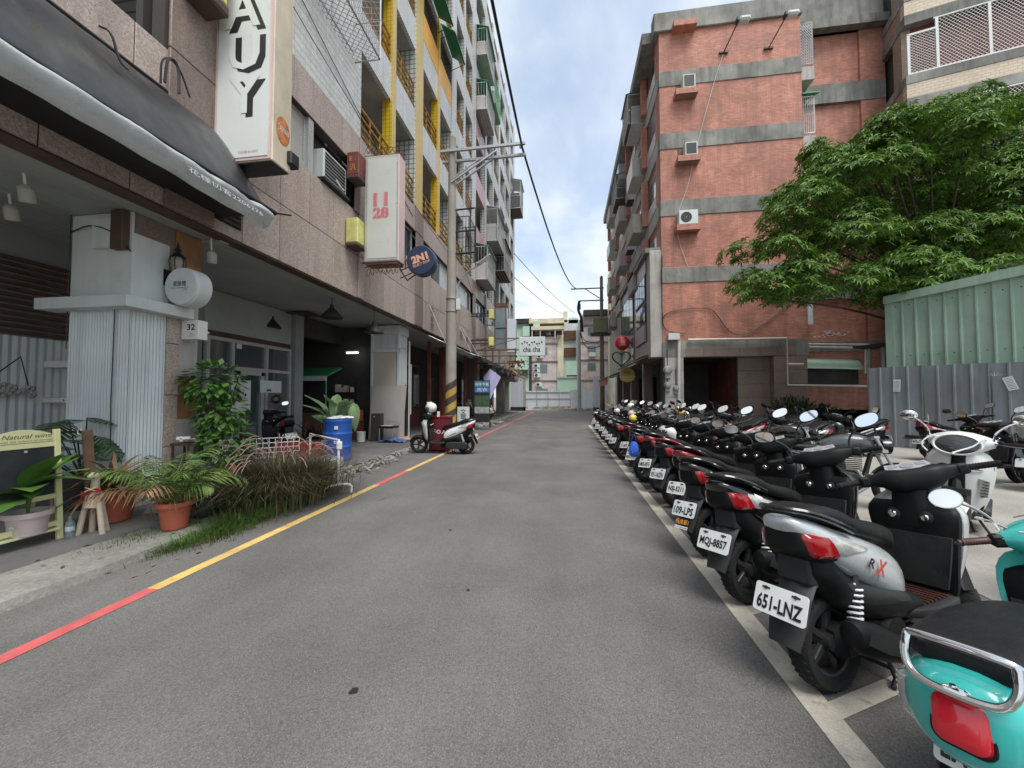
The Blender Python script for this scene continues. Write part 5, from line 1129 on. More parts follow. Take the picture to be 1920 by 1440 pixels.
# blue barrel, bird of paradise, red planter
t = thing('oil_barrel', 'blue steel barrel used as a planter under the arcade', 'barrel', (-4.95, 7.75, FZ)); pf_ = [(.285, 0), (.292, .02)]
for k in range(3):
    z = .05 + k * .28; pf_ += [(.285, z), (.285, z + .22), (.296, z + .24), (.296, z + .26), (.285, z + .28)]
pf_ += [(.285, .885), (.297, .89), (.297, .91), (.28, .912), (.28, .86), (.01, .855)]
MB().lathe(pf_, 32).build('drum', M['barrel'], t); text('BIO', .17, .075, M['whiteink'], t, (-.12, -.285, .42), (.93, -.36, 0), (0, 0, 1), th=.016); text('友', .09, .075, M['whiteink'], t, (.13, -.285, .42), (.9, .42, 0), (0, 0, 1), th=.02); MB().bar((.1, -.285, .72), (.17, -.265, .72), .003, .07).build('label', M['signw'], t); o = MB(); rs = random.Random(2)
for i in range(30): o.ell((rs.uniform(-.2, .2), rs.uniform(-.2, .2), .88 + rs.uniform(0, .05)), .07, .06, .04, 7, 4)
o.build('bag', M['whitep'], t)
t = thing('potted_plant', 'bird of paradise plant with big pale leaves behind the blue barrel', 'plant', (-5.35, 8.3, FZ)); pot(t, .2, .24, .4, 'red'); bl = leafmesh('leaf', .62, .14, M['lf_pale'], .5, .3, 9, wave=.06); rs = random.Random(13)
for (az, el, sc, h, x) in ((-.6, 1.1, 1.0, 1.0, .1), (-1.2, .9, 1.1, 1.25, .2), (-1.9, -1.0, 1.2, 1.6, .28), (-2.6, 1.0, 1.0, 1.05, -.1), (2.9, .7, .9, .95, -.3), (-1.5, 1.3, .9, 1.2, 0), (-1.4, -1.1, 1.1, 1.75, .05), (-1.0, -1.2, 1.0, 1.5, .4), (3.6, 1.2, 1.0, 1.2, -.15), (-2.2, -1.0, 1.0, 1.35, -.2)):
    b = Vector((x, rs.uniform(-.1, .1), h * .8)); place_leaf(bl, t, b, az, el, sc, rs.uniform(-.5, .5)); MB().tube(chaikin([(0, 0, .35), (x * .5, 0, h * .5), b], 1), .013, 5).build('stem', M['lf_pale'], t)
clean(bl)
t = thing('potted_plant', 'dark red leaved bush in front of the shop pillar', 'plant', (-6.2, 8.6, FZ)); pot(t, .18, .22, .35, 'gplas'); rs = random.Random(17); blade_plant(t, leafm('red_dark_leaf', (.03, .035, .02), (.09, .03, .025)), 130, .3, .75, .018, .2, 1.4, (0, 0, .35), rs, 'foliage', .7, .1)
t = thing('planter_box', 'long red planter box under the shop window', 'planter', (-6.0, 8.0, FZ)); MB().box(-.5, .5, -.15, .15, 0, .35, .02).build('box', M['red'], t); MB().box(-.46, .46, -.12, .12, .3505, .36).build('soil', M['soil'], t)
t = thing('water_tray', 'white plastic tub in front of the barrel', 'tub', (-4.75, 7.0, .1)); MB().box(-.3, .3, -.2, .2, 0, .2, .03).build('tub', M['whitep'], t); MB().box(-.42, .42, -.34, .34, -.06, -.001, .02).build('slab', M['bandl'], t)
# leaning board, chair, speaker, bucket, tarp
t = thing('plywood_board', 'tall grey plywood sheet leaning on the white column', 'board', (-5.75, 11.45, FZ)); MB().bar((0, 0, 0), (.03, .17, 1.72), 1.02, .022, (0, 1, 0)).build('sheet', M['ply'], t); MB().bar((.46, .06, 0), (.52, .2, 1.74), .3, .02, (0, 1, 0)).build('sheet', M['ply'], t)
t = thing('dark_cabinet', 'narrow dark cabinet in front of the plywood sheet', 'cabinet', (-5.83, 11.2, FZ)); MB().box(-.16, .16, -.1, .1, 0, .86, .008).build('body', M['dark'], t); MB().lathe([(.03, -.101), (.03, -.106)], 12, (-.05, 0, .76), 'y').build('badge', M['gold'], t)
t = thing('steel_chair', 'black seated steel frame chair beside the cabinet', 'chair', (-5.4, 11.1, FZ))
MB().box(-.23, .23, -.22, .22, .42, .48, .015).build('seat', M['seat'], t); MB().box(-.2, .1, -.12, .12, .481, .5, .01).build('cushion', M['whitep'], t)
for (x, y) in ((-.21, -.2), (.21, -.2), (-.21, .2), (.21, .2)): MB().tube([(x, y, 0), (x * .95, y, .42), ], .012, 6).build('leg', M['gsteel'], t)
o = MB(); o.tube(chaikin([(.21, .2, .42), (.24, .24, .62), (-.24, .24, .62), (-.21, .2, .42)], 1), .012, 6); o.build('back_frame', M['gsteel'], t)
t = thing('bucket', 'small white bucket left of the dark cabinet', 'bucket', (-6.2, 10.9, FZ)); MB().lathe([(.1, 0), (.12, .01), (.135, .3), (.142, .31), (.13, .31), (.02, .02)], 20).build('pail', M['whitep'], t)
t = thing('tarp', 'crumpled blue and white tarp beneath the chair', 'tarp', (-5.2, 11.0, FZ)); rs = random.Random(3); g = [[(-.4 + .08 * i, -.25 + .08 * j, max(.0, .10 - .03 * abs(i - 5) * .5 + rs.uniform(-.035, .045))) for i in range(11)] for j in range(7)]; MB().sheet(g).build('sheet', mat('blue_tarp', (.05, .13, .33), .5, var=.8, vsc=7, spots=.9, spcol=(.5, .5, .5)), t, 20)
t = thing('cloth_heap', 'pink and orange cloth heap at the foot of the white column', 'cloth', (-4.95, 11.3, FZ)); o = MB()
for i in range(10): o.ell((rs.uniform(-.18, .18), rs.uniform(-.12, .12), .04 + rs.uniform(0, .06)), rs.uniform(.06, .12), rs.uniform(.05, .1), .05, 9, 6)
o.build('cloth', mat('pink_cloth', (.5, .26, .19), .8, var=.4, vsc=8), t)
# broken kerb rubble
def rubble(n, cx, cy, sx, sy, label, name, s0=.05, s1=.16, z=.02, m='rubble'):
    t = thing(name, label, 'rubble', (cx, cy, z)); rs = random.Random(n); o = MB()
    for i in range(n):
        p = Vector((rs.gauss(0, sx), rs.gauss(0, sy), rs.uniform(0, .04))); q = rs.uniform(s0, s1); n_ = rs.randint(5, 7); poly = [p + Vector((q * cos(2 * pi * k / n_) * rs.uniform(.6, 1.2), q * sin(2 * pi * k / n_) * rs.uniform(.6, 1.2), rs.uniform(-.01, .02))) for k in range(n_)]; o.prism(poly, (rs.uniform(-.02, .02), rs.uniform(-.02, .02), q * rs.uniform(.25, .6)))
    tag(o.build('pieces', M[m], t, 25), kind='stuff')
rubble(170, -4.15, 7.7, .17, .7, 'broken concrete pieces along the kerb past the tube rack', 'kerb_rubble', .008, .05, .03, 'kerb'); rubble(70, -4.3, 9.2, .12, .5, 'scattered grey concrete scraps by the scooter front wheel', 'kerb_rubble', .008, .04, .05, 'kerb'); rubble(50, -4.2, 21.5, .25, 1.2, 'heap of bricks and planks at the kerb near the far shops', 'brick_heap', .08, .25); rubble(30, -4.3, 18.8, .15, .8, 'low row of perforated blocks along the far kerb', 'block_row', .1, .2)
rubble(14, -4.05, 4.35, .15, .25, 'few rounded stones among the kerb weeds', 'stones', .04, .09, .05, 'rock')
# ------------------------------------------------------------------ right: red brick block
BX = 4.58; BY = 19.0; BE = 10.92
K = thing('brick_building', 'red brick apartment block with grey concrete bands on the right', 'building', (8, 26, 0))
def kp(name, mb, m, parent=K, smooth=35): return mb.build(name, m, parent, smooth)
bz = [(6.95, 7.69), (10.2, 10.97), (13.5, 14.27), (16.62, 17.37)]
lv = [4.15] + [v for b in bz for v in b] + [19.35]
for i in range(0, len(lv), 2):
    kp('brick_wall', W(K).box(BX, BE, BY, BY + .4, lv[i], lv[i + 1]), M['brick_x'])
    kp('side_wall', W(K).box(BX + .05, BX + .45, BY + .4, 39.6, lv[i], lv[i + 1]), M['brick_y'])
for (a, b) in bz:
    kp('concrete_band', W(K).box(BX - .03, BE + .02, BY - .035, BY + .399, a, b, .01), M['band'])
    kp('side_band', W(K).box(BX - .03, BX + .44, BY + .4, 39.6, a, b, .01), M['bandl'])
kp('coping', W(K).box(BX - .25, BE + .05, BY - .12, BY + .5, 19.35, 20.3, .03), M['band']); kp('side_coping', W(K).box(BX - .7, BX + .45, BY - .02 + .52, 39.8, 19.35, 19.95, .03), M['band'])
kp('roof', W(K).box(BX + .4, 15, BY + .4, 39.6, 19, 19.4), M['band']); kp('roof_parapet', W(K).box(5.6, 9.5, 20.5, 22, 20.2, 21.2), M['bandl'])
kp('core', W(K).box(BX + .45, 15, 21.4, 39.6, 4.2, 19.3), M['band'])
# recessed wing to the right of the end wall, with stepped bays
RY = 19.9
kp('return_wall', W(K).box(BE - .4, BE - .001, BY + .401, RY, 4.15, 19.35), M['brick_y'])
rb_ = [(19.0, 21.0), (15.55, 16.5), (12.45, 13.15), (9.2, 9.95), (6.1, 6.9), (3.62, 4.1)]
prev = 22.0
for i, (a, b) in enumerate(rb_):
    kp('recessed_band', W(K).box(BE, 14.95, RY - .16, RY + .5, a, b, .01), M['band' if i else 'band'])
    lo = rb_[i + 1][1] if i + 1 < len(rb_) else .2
    kp('recessed_brick', W(K).box(BE, 13.95, RY, RY + .4, lo, a), M['brick_x']); kp('brick_pilaster', W(K).box(13.9, 14.95, RY - .13, RY + .401, lo, a), M['brick_x'])
for (a, b, r, col, lat) in ((17.05, 19.0, None, 'alu', .14), (13.75, 15.5, 'gawn', 'whitep', 0)):
    o = kp('window_box', W(K).box(BE + .001, BE + .62, RY - .8, RY - .05, a - .75, a - .1, .02), M['bandl'])
    f = W(K); x1 = BE + .55; y0 = RY - .8
    for z in (a, b): f.tube([(BE + .03, y0, z), (x1, y0, z), (x1, RY, z)], .03, 4)
    for x in (BE + .03, x1): f.tube([(x, y0, a), (x, y0, b)], .03, 4)
    n = 6
    for k in range(1, n): x = BE + .03 + (x1 - BE - .03) * k / n; f.tube([(x, y0, a), (x, y0, b)], .012, 4)
    if lat: mesh_face(f, (BE + .03, y0, a), (x1 - BE - .03, 0, 0), (0, 0, b - a), 5, 14, .008)
    else: f.tube([(BE, y0, (a + b) / 2), (x1, y0, (a + b) / 2)], .02, 4)
    g = kp('window_cage', f, M[col])
    W(K).box(BE + .02, x1, RY - .06, RY - .04, a, b).build('pane', M['glassl'], g)
    if r: W(K).prism([(BE, y0 - .15, b + .05), (x1 + .2, y0 - .15, b + .05), (x1, RY, b + .3), (BE, RY, b + .3)], (0, 0, .05)).build('cage_roof', M[r], g)
f = kp('window', W(K).box(BE + .02, BE + .55, RY - .1, RY - .05, 10.4, 12.4), M['alu']); W(K).box(BE + .06, BE + .3, RY - .11, RY - .101, 10.45, 12.35).build('pane', M['wfilm'], f); W(K).box(BE + .3, BE + .5, RY - .12, RY - .101, 10.45, 12.35).build('pane', M['alu'], f)
f = kp('window', W(K).box(BE + .02, BE + .6, RY - .26, RY - .2, 4.9, 6.0), M['alu']); W(K).box(BE + .06, BE + .56, RY - .27, RY - .261, 4.95, 5.95).build('pane', M['wfilm'], f)
# air conditioner ledges
def ledge(px0, px1, ytop, ybot, kind, label):
    a = aty(px0, ytop, BY); b = aty(px1, ybot, BY)
    k = kp('ac_opening', W(K).box(a.x, b.x, BY - .006, BY - .001, b.z + .3, a.z), M['oldwood' if kind != 'out' else 'dark'])
    kp('ac_ledge', W(K).box(a.x - .1, b.x + .12, BY - .45, BY - .001, b.z, b.z + .28, .01), M['brick_x'])
    if kind:
        t = thing('air_conditioner', label, 'air conditioner', ((a.x + b.x) / 2, BY, b.z + .3)); z0 = b.z + .285; h = (a.z - z0) * .95; x0 = a.x + (b.x - a.x) * (.3 if kind == 'win' else .0)
        W(t).box(x0, b.x, BY - .42, BY - .01, z0, z0 + h, .02).build('case', M['wpaint'], t)
        if kind == 'win': W(t).box(x0 + .05, b.x - .05, BY - .43, BY - .421, z0 + .06, z0 + h - .05).build('grille', M['gplas'], t)
        else: W(t).lathe([(.02, -.422), (h * .36, -.424), (h * .37, -.43), (h * .33, -.435)], 18, ((x0 + b.x) / 2 - .1, BY, z0 + h / 2), 'y', False).build('fan_guard', M['gplas'], t)
ledge(1262, 1297, 31, 60, '', ''); ledge(1266, 1299, 153, 186, 'win', 'white window air conditioner on the upper brick ledge'); ledge(1270, 1303, 277, 310, 'win', 'white window air conditioner on the middle brick ledge, above the split unit'); ledge(1268, 1304, 401, 437, 'split', 'white split air conditioner with round fan on the lowest brick ledge')
# floodlights on the brick wall
for (px_, py_, qx, qy, lb) in ((1356, 100, 1392, 38, 'left of two floodlights on long arms high on the brick wall'), (1440, 92, 1482, 28, 'right of two floodlights on long arms high on the brick wall')):
    a = aty(px_, py_, BY); c_ = aty(qx, qy, BY - 1.15); t = thing('floodlight', lb, 'lamp', a)
    W(t).tube([(a.x, BY - .02, a.z), (c_.x - .2, BY - 1.1, c_.z - .08)], .03, 6).box(a.x - .2, a.x + .2, BY - .1, BY - .036 + .03, a.z - .04, a.z + .04).build('arm', M['dbrown'], t)
    W(t).box(c_.x - .18, c_.x + .3, BY - 1.35, BY - 1.0, c_.z - .12, c_.z + .1, .07).build('housing', M['wpaint'], t); W(t).box(c_.x - .28, c_.x - .17, BY - 1.3, BY - 1.05, c_.z - .1, c_.z + .08, .02).build('gear_box', M['dsteel'], t)
def bw(pts, r, m='ink', Y=BY - .045): return [aty(x, y, Y) for x, y in pts], r, m
for nm, lb, pts, r, m in (('wall_wire', 'thin pale wire trailing down the brick wall from the left floodlight', [(1356, 102), (1340, 150), (1318, 230), (1300, 300), (1290, 350), (1270, 400), (1268, 440), (1290, 500)], .012, 'pvc'),
    ('wall_cable', 'black cable looping over the lowest brick panel', [(1241, 600), (1250, 585), (1290, 578), (1330, 577), (1345, 590), (1358, 612), (1375, 628), (1400, 627), (1430, 610), (1490, 563)], .018, 'ink'),
    ('wall_cable', 'black cable bundle along the bottom of the brick wall', [(1241, 480), (1241, 600), (1246, 618), (1262, 624), (1285, 624)], .022, 'ink')):
    p = [aty(x, y, BY - .06) for x, y in pts]; t = thing(nm, lb, 'cable', p[0]); W(t).tube(chaikin(p, 2), r, 5).build('strand', M[m], t)
# ground floor of the end wall
kp('lintel', W(K).box(BX - .02, BE, BY - .02, BY + .5, 3.38, 4.149, .01), M['band'])
for j in range(5): kp('granite_panel', W(K).box(4.66, 5.5, BY - .012 - .02, BY + .02, .2 + j * .635, .825 + j * .635, .004), M['bandl'])
kp('corner_pillar', W(K).box(BX, 5.5, BY - .01, BY + .6, .1, 3.379), M['joint'])
x0 = 8.0
for j in range(5):
    for i in range(2): kp('granite_panel', W(K).box(x0 + .02 + i * 1.42, x0 + 1.42 + i * 1.42, BY - .02 + .3 * (i == 0), BY + .35, .2 + j * .635, .825 + j * .635, .004), M['granb'])
for i in range(6): kp('lintel_panel', W(K).box(5.6 + i * .8, 6.39 + i * .8, BY - .04, BY - .021, 3.40, 3.78, .003), M['granb'])
kp('pillar_backing', W(K).box(x0 - .01, x0 + 2.9, BY + .36, BY + .6, .1, 3.38), M['joint']); kp('opening_back', W(K).box(5.5, 8.0, 23, 23.2, .1, 3.4), M['dark']); kp('opening_side', W(K).box(7.99, 8.1, BY + .6, 23, .1, 3.4), M['redbr']); kp('opening_side', W(K).box(5.4, 5.5, BY + .6, 23, .1, 3.4), M['dark']); kp('opening_ceiling', W(K).box(5.5, 8, BY + .5, 23, 3.38, 3.5), M['dark'])
kp('right_base', W(K).box(BE + .0, 15, BY + .9, RY, .1, .9), M['brick_x'])
o = W(K); zp = 3.86
o.tube([aty(1290, 637, 18.85), aty(1475, 634, 18.85), aty(1477, 722, 18.85), aty(1625, 724, 18.85)], .05, 7); o.tube([aty(1273, 640, 18.85), aty(1273, 770, 18.85)], .07, 8); o.tube([aty(1478, 683, 18.8), aty(1506, 683, 18.8)], .06, 7); kp('drain_pipe', o, M['pvc'])
o = W(K); p_ = aty(1252, 632, 18.85); o.box(p_.x, p_.x + .5, 18.7, 18.97, p_.z - .15, p_.z + .15, .01); kp('pipe_box', o, M['wpaint'])
o = W(K); o.tube([aty(1478, 650, 19.4), aty(1622, 652, 19.4), aty(1622, 700, 19.4)], .05, 7); o.tube([aty(1478, 645, 19.4), aty(1628, 646, 19.4), aty(1628, 720, 19.4)], .05, 7); kp('drain_pipe', o, M['pvc'])
a = aty(1480, 690, 19.5); b = aty(1622, 712, 19.5); kp('window_hole', W(K).box(a.x, b.x, RY - .02, RY - .001, b.z - .2, a.z + .2), M['dark']); kp('sloping_sheet', W(K).prism([(a.x, 19.5, a.z), (b.x, 19.5, a.z - .1), (b.x, RY, a.z + .35), (a.x, RY, a.z + .5)], (0, 0, .04)), M['mint'])
for s_, px_, py_ in (('', 1560, 628), ('', 1583, 688)):
    a = aty(px_, py_, RY - .02); o = W(K); rs = random.Random(px_)
    for i in range(40): x = a.x + rs.gauss(0, .25); z = a.z + rs.gauss(0, .08); o.box(x, x + rs.uniform(.04, .14), RY - .012, RY - .004, z, z + .035)
    tag(kp('paint_daub', o, M['whiteink']), kind='stuff')
# electric meters on the corner pillar
for (px_, py_, r_, lb) in ((1252, 694, .2, 'round electric meter on the corner pillar, the highest of three'), (1252, 722, .16, 'lower left electric meter on the corner pillar'), (1268, 728, .14, 'lower right electric meter on the corner pillar')):
    a = aty(px_, py_, BY - .1); t = thing('electric_meter', lb, 'meter', a, group='meters on the corner pillar'); MB().lathe([(r_, .07), (r_, 0), (r_ * .8, -.05), (r_ * .7, -.12), (.02, -.14)], 18, (0, 0, 0), 'y').build('glass_dome', M['gsteel'], t); MB().box(-r_ * .6, r_ * .6, -.02, .07, -r_ * 2.0, -r_ * .7, .03).build('terminal_box', M['bandl'], t); MB().tube([(0, .05, r_), (0, .05, r_ + .8)], .02, 5).build('conduit', M['dsteel'], t)
# street side, looking along the street: bays, windows, balcony boxes, cages, air conditioners
rs = random.Random(77)
fl = [7.69, 10.97, 14.27, 17.37]
for bi, (y0, y1, kind) in enumerate(((19.9, 21.6, 'w'), (22.4, 24.4, 'b'), (25.4, 27.2, 'w'), (28.0, 30.4, 'b'), (31.2, 33.2, 'w'), (34, 36.4, 'b'), (37, 39, 'w'))):
    for k, z in enumerate(fl):
        if k == 3 and kind == 'w' and bi > 0: pass
        top = z + 2.0 if k < 3 else z + 1.6
        f = kp('window', W(K).box(BX - .0, BX + .049, y0, y1, z + .75, top), M['alu'])
        n = 2 if y1 - y0 < 2 else 3
        for i in range(n): W(K).box(BX - .012, BX - .0005, y0 + (y1 - y0) * i / n + .04, y0 + (y1 - y0) * (i + 1) / n - .04, z + .8, top - .05).build('pane', M['glassl' if rs.random() < .4 else 'glass'], f)
        kp('sill_panel', W(K).box(BX - .05, BX + .045, y0 - .1, y1 + .1, z + .03, z + .72, .01), M['pinkt'] if kind == 'w' else M['bandl'])
        if kind == 'b' or (bi == 0 and k == 0):
            if bi: kp('balcony_box', W(K).box(BX - .75, BX - .051, y0, y1, z - .05, z + 1.05, .02), M['ft_y' if rs.random() < .6 else 'bandl'])
        if kind == 'w':
            kp('brick_fin', W(K).box(BX - .32, BX - .035, y1 + .12, y1 + .5, z + .01, (fl[k + 1] - .76) if k < 3 else 19.3), M['brick_x'])
cage(K, BX, 22.4, 24.4, 17.4, 19.1, .95, 'alu', 'band', .13, -1, 'rust'); cage(K, BX, 28.0, 30.4, 15.9, 17.6, .95, 'alu', 'band', .16, -1, 'rust')
kp('corner_fin', W(K).box(BX - .02, BX + .3, BY + .45, BY + .8, 7.7, 19.34), M['brick_x'])
for (y, z, lb) in ((25.8, 14.6, 'higher'), (26.0, 11.3, 'middle'), (20.4, 8.1, 'lowest and nearest')): window_ac(BX, y, y + .8, z, z + .55, .45, 'white air conditioner on the street side of the brick block, %s of three' % lb, -1)
# two-storey shop front facing the street
kp('corner_pier', W(K).box(BX - .55, BX + .3, BY + .05, BY + .75, 3.4, 8.6, .02), M['bandl'])
kp('signboard_frame', W(K).box(BX - .6, BX - .551, BY + .8, 30.5, 7.7, 8.5, .01), M['granb']); kp('shop_cornice', W(K).box(BX - .75, BX + .04, BY + .1, 31, 8.5, 8.75, .02), M['band'])
kp('shop_wall', W(K).box(BX - .54, BX + .1, BY + .8, 31, 3.4, 8.49), M['granb'])
for (y0, y1, z0, z1, m) in ((20.0, 22.6, 6.4, 7.7, 'glassl'), (20.0, 22.4, 5.2, 6.3, 'glass'), (23.5, 28.5, 5.6, 7.9, 'glassl')):
    f = kp('shop_window', W(K).box(BX - .6, BX - .541, y0, y1, z0, z1, .005), M['dsteel']); n = 4
    for i in range(n): W(K).box(BX - .615, BX - .6005, y0 + (y1 - y0) * i / n + .05, y0 + (y1 - y0) * (i + 1) / n - .05, z0 + .08, z1 - .08).build('pane', M[m], f)
kp('panel_board', W(K).box(BX - .66, BX - .55, 20.0, 22.6, 4.3, 5.15), M['granb']); kp('grey_board', W(K).box(BX - .62, BX - .55, 23.4, 28.8, 3.7, 5.5), M['glassl'])
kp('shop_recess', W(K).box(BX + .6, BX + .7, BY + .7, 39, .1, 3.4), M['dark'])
for y in (22.6, 26.8, 30.5, 34): kp('shop_pier', W(K).box(BX - .2, BX + .3, y, y + .45, .1, 3.4, .01), M['granb'])
for (y0, y1, m) in ((23.2, 24.6, 'redbr'), (27.4, 28.6, 'wood'), (28.7, 29.9, 'wsheet'), (31, 33, 'redbr')): kp('shop_door', W(K).box(BX + .4, BX + .5, y0, y1, .1, 2.7), M[m])
kp('upper_rest', W(K).box(BX - .2, BX + .1, 31.01, 39.6, 3.4, 7.6), M['granb'])
def rawning(y0, y1, z, d, m, label):
    t = thing('shop_awning', label, 'awning', (BX - .5, (y0 + y1) / 2, z)); n = 8
    W(t).sheet([[(BX - .55 - d * j / 4, y0 + (y1 - y0) * i / n, z - .45 * (j / 4) ** 1.3 + .015 * sin(i * 2 + j)) for j in range(5)] for i in range(n + 1)]).build('fabric', M[m], t, 60); o = W(t)
    for y in (y0, y1): o.tube([(BX - .5, y, z - .05), (BX - .55 - d, y, z - .47)], .03, 5)
    o.tube([(BX - .55 - d, y0, z - .47), (BX - .55 - d, y1, z - .47)], .05, 6); o.build('frame', M['dbrown'], t); return t
rawning(19.6, 23.4, 3.6, .9, 'redbr', 'dark red awning arm nearest the corner pillar'); t = rawning(27.2, 33.4, 3.3, 1.3, 'band', 'grey awning with an orange skirt on the right side'); W(t).box(BX - 1.8, BX - 1.75, 27.4, 33, 2.35, 2.85).build('skirt', M['terra'], t)
# round and heart signs
a = aty(1167, 643, 24.5); t = thing('ball_sign', 'round red ball shaped sign with a white emblem', 'sign', a); MB().ell((0, 0, 0), .46, .3, .46, 24, 14).build('ball', M['red'], t); text('貓', .28, .28, M['whiteink'], t, (-.03, -.31, .06), (1, 0, 0), (0, 0, 1)); text('COFFEE', .4, .07, M['whiteink'], t, (-.02, -.31, -.16), (1, 0, 0), (0, 0, 1)); MB().tube([(.4, 0, 0), (BX - .54 - a.x, 0, 0)], .04, 6).build('bracket', M['dsteel'], t)
a = aty(1165, 672, 24.0); t = thing('heart_sign', 'black heart outline sign below the red ball', 'sign', a); hp = []
for i in range(36): u = 2 * pi * i / 36; hp.append((.036 * 16 * sin(u) ** 3 * .93, 0, .036 * (13 * cos(u) - 5 * cos(2 * u) - 2 * cos(3 * u) - cos(4 * u)) * .9))
MB().tube(hp, .045, 6, closed=True).build('outline', M['ink'], t); MB().tube([(.5, 0, .1), (BX - .54 - a.x, 0, .1)], .03, 5).build('bracket', M['dsteel'], t)
a = aty(1176, 703, 23.5); t = thing('round_sign', 'half round yellow sign hanging below the heart', 'sign', a); MB().lathe([(.44, -.05), (.44, .05)], 28, (0, 0, 0), 'y').build('disc', M['yel'], t); text('早安', .3, .16, M['ink'], t, (-.05, -.055, .12), (1, 0, 0), (0, 0, 1)); MB().box(-.46, .46, -.06, -.052, -.15, -.11).box(-.4, .4, -.06, -.052, -.3, -.26).build('stripe', M['whiteink'], t); MB().tube([(0, 0, .44), (0, 0, .9)], .02, 5).build('bracket', M['dsteel'], t)
# ------------------------------------------------------------------ next block beyond, then the end of the street
t = thing('tan_apartment_block', 'narrow yellowish block just beyond the brick building', 'building', (8, 46, 0))
W(t).box(5.55, 12, 40.4, 52, 0, 17.6).build('wall', M['cream'], t); W(t).box(5.2, 5.56, 40.3, 42.0, 0, 17.9).build('corner_fin', M['bandl'], t)
for k in range(5):
    f = W(t).box(5.8, 7.5, 40.3, 40.39, 3.6 + k * 3, 5.2 + k * 3).build('window', M['dark'], t); W(t).box(5.6, 7.6, 39.9, 40.3, 3.0 + k * 3, 3.5 + k * 3).build('balcony', M['wood' if k % 2 else 'tan_x'], t)
# tan tiled block at top right
ca, sa = cos(YAW), sin(YAW)
def camw(l, d): return Vector((l * ca - d * sa, l * sa + d * ca, 0))
c0 = camw(16.75, 15.75); u = (camw(19.5, 14.55) - c0); ang = atan2(u.y, u.x)
t = thing('tan_building', 'cream and brown tiled apartment block with white lattice windows at top right', 'building', c0, ang); TB = t
def tl(name, mb, m, p=None): return mb.build(name, m, p or t)
LV = []
s0 = 15.75 / FPX
zz = lambda py_: 1.5 + (744 - py_) * s0
bands = [(zz(191) - .0, zz(172)), (zz(126) - .35, zz(126)), (zz(27) - .55, zz(27))]
P = (zz(191) - zz(27))          # storey pitch is negative of this
st = -P
for k in range(-3, 2):
    zb_ = zz(190) + st * k; zt_ = zb_ + .42; sill = zz(126) + st * k
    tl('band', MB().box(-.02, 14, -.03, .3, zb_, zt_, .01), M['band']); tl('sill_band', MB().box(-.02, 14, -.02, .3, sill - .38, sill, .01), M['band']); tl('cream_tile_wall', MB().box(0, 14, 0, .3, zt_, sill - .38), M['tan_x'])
    tl('window_recess', MB().box(.3, 14, .3, .35, sill, zb_ + st), M['redbr'])
    f = tl('lattice_window', MB().box(.05, 13.9, -.02, .04, sill, sill + .06).box(.9, 13.9, -.02, .04, zb_ + st - .06, zb_ + st), M['whitep'])
    o = MB(); h = zb_ + st - sill
    xs = [.05, .95, 2.5, 4.1, 5.8, 7.4]
    for x in xs: o.box(x, x + .09, -.021, .041, sill, zb_ + st - (.45 if x < .5 else 0))
    o.box(.05, .95, -.021, .041, sill + h - .5, sill + h - .42); o.build('mullion', M['whitep'], f)
    if sill > 5:
        o = MB()
        for i in range(len(xs) - 1): mesh_face(o, (xs[i] + .08, .01, sill + .04), (xs[i + 1] - xs[i] - .08, 0, 0), (0, 0, h - .08 - (.45 if i == 0 else 0)), max(4, int((xs[i + 1] - xs[i]) / .13)), 14, .009)
        o.build('lattice', M['whitep'], f)
    tl('left_window_pane', MB().box(.3, .34, .35, 8, sill, zb_ + st), M['glass'])
    # left face: brown tile with bands and openings
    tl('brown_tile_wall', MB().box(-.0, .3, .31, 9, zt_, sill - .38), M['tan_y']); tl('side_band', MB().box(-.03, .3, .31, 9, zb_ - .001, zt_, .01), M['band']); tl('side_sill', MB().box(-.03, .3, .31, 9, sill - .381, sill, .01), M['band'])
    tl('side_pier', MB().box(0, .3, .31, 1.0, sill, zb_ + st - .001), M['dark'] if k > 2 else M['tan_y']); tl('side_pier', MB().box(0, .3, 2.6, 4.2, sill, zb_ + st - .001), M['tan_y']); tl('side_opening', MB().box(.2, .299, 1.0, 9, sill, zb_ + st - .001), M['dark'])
tl('core', MB().box(.36, 14, .36, 9, 0, 22), M['dark'])
# ------------------------------------------------------------------ fence, shed, tree on the right
f1 = camw(11.24, 12.0); f2 = camw(12.49, 9.3); fd = (f2 - f1).normalized(); fn = Vector((fd.y, -fd.x, 0)); fn = fn if fn.dot(-f1) > 0 else -fn
fa = atan2(fd.y, fd.x)
def ribbed(o, L_, z0, z1, pitch, d, w0=.75, top=None):
    n = int(L_ / pitch); lo = []; hi = []
    for i in range(n + 1):
        for (q, dd) in ((0, 0), (.80, 0), (.84, d), (.94, d)):
            x = (i + q) * pitch; zt = z1 if not top else z1 + top * x; lo.append((x, -dd, z0)); hi.append((x, -dd, zt))
    o.sheet([lo, hi])
sg = -1 if (Rz(fa) @ Vector((0, -1, 0))).dot(-f1) < 0 else 1
t = thing('sheet_fence', 'blue grey ribbed sheet metal fence behind the parked scooters', 'fence', f1, fa)
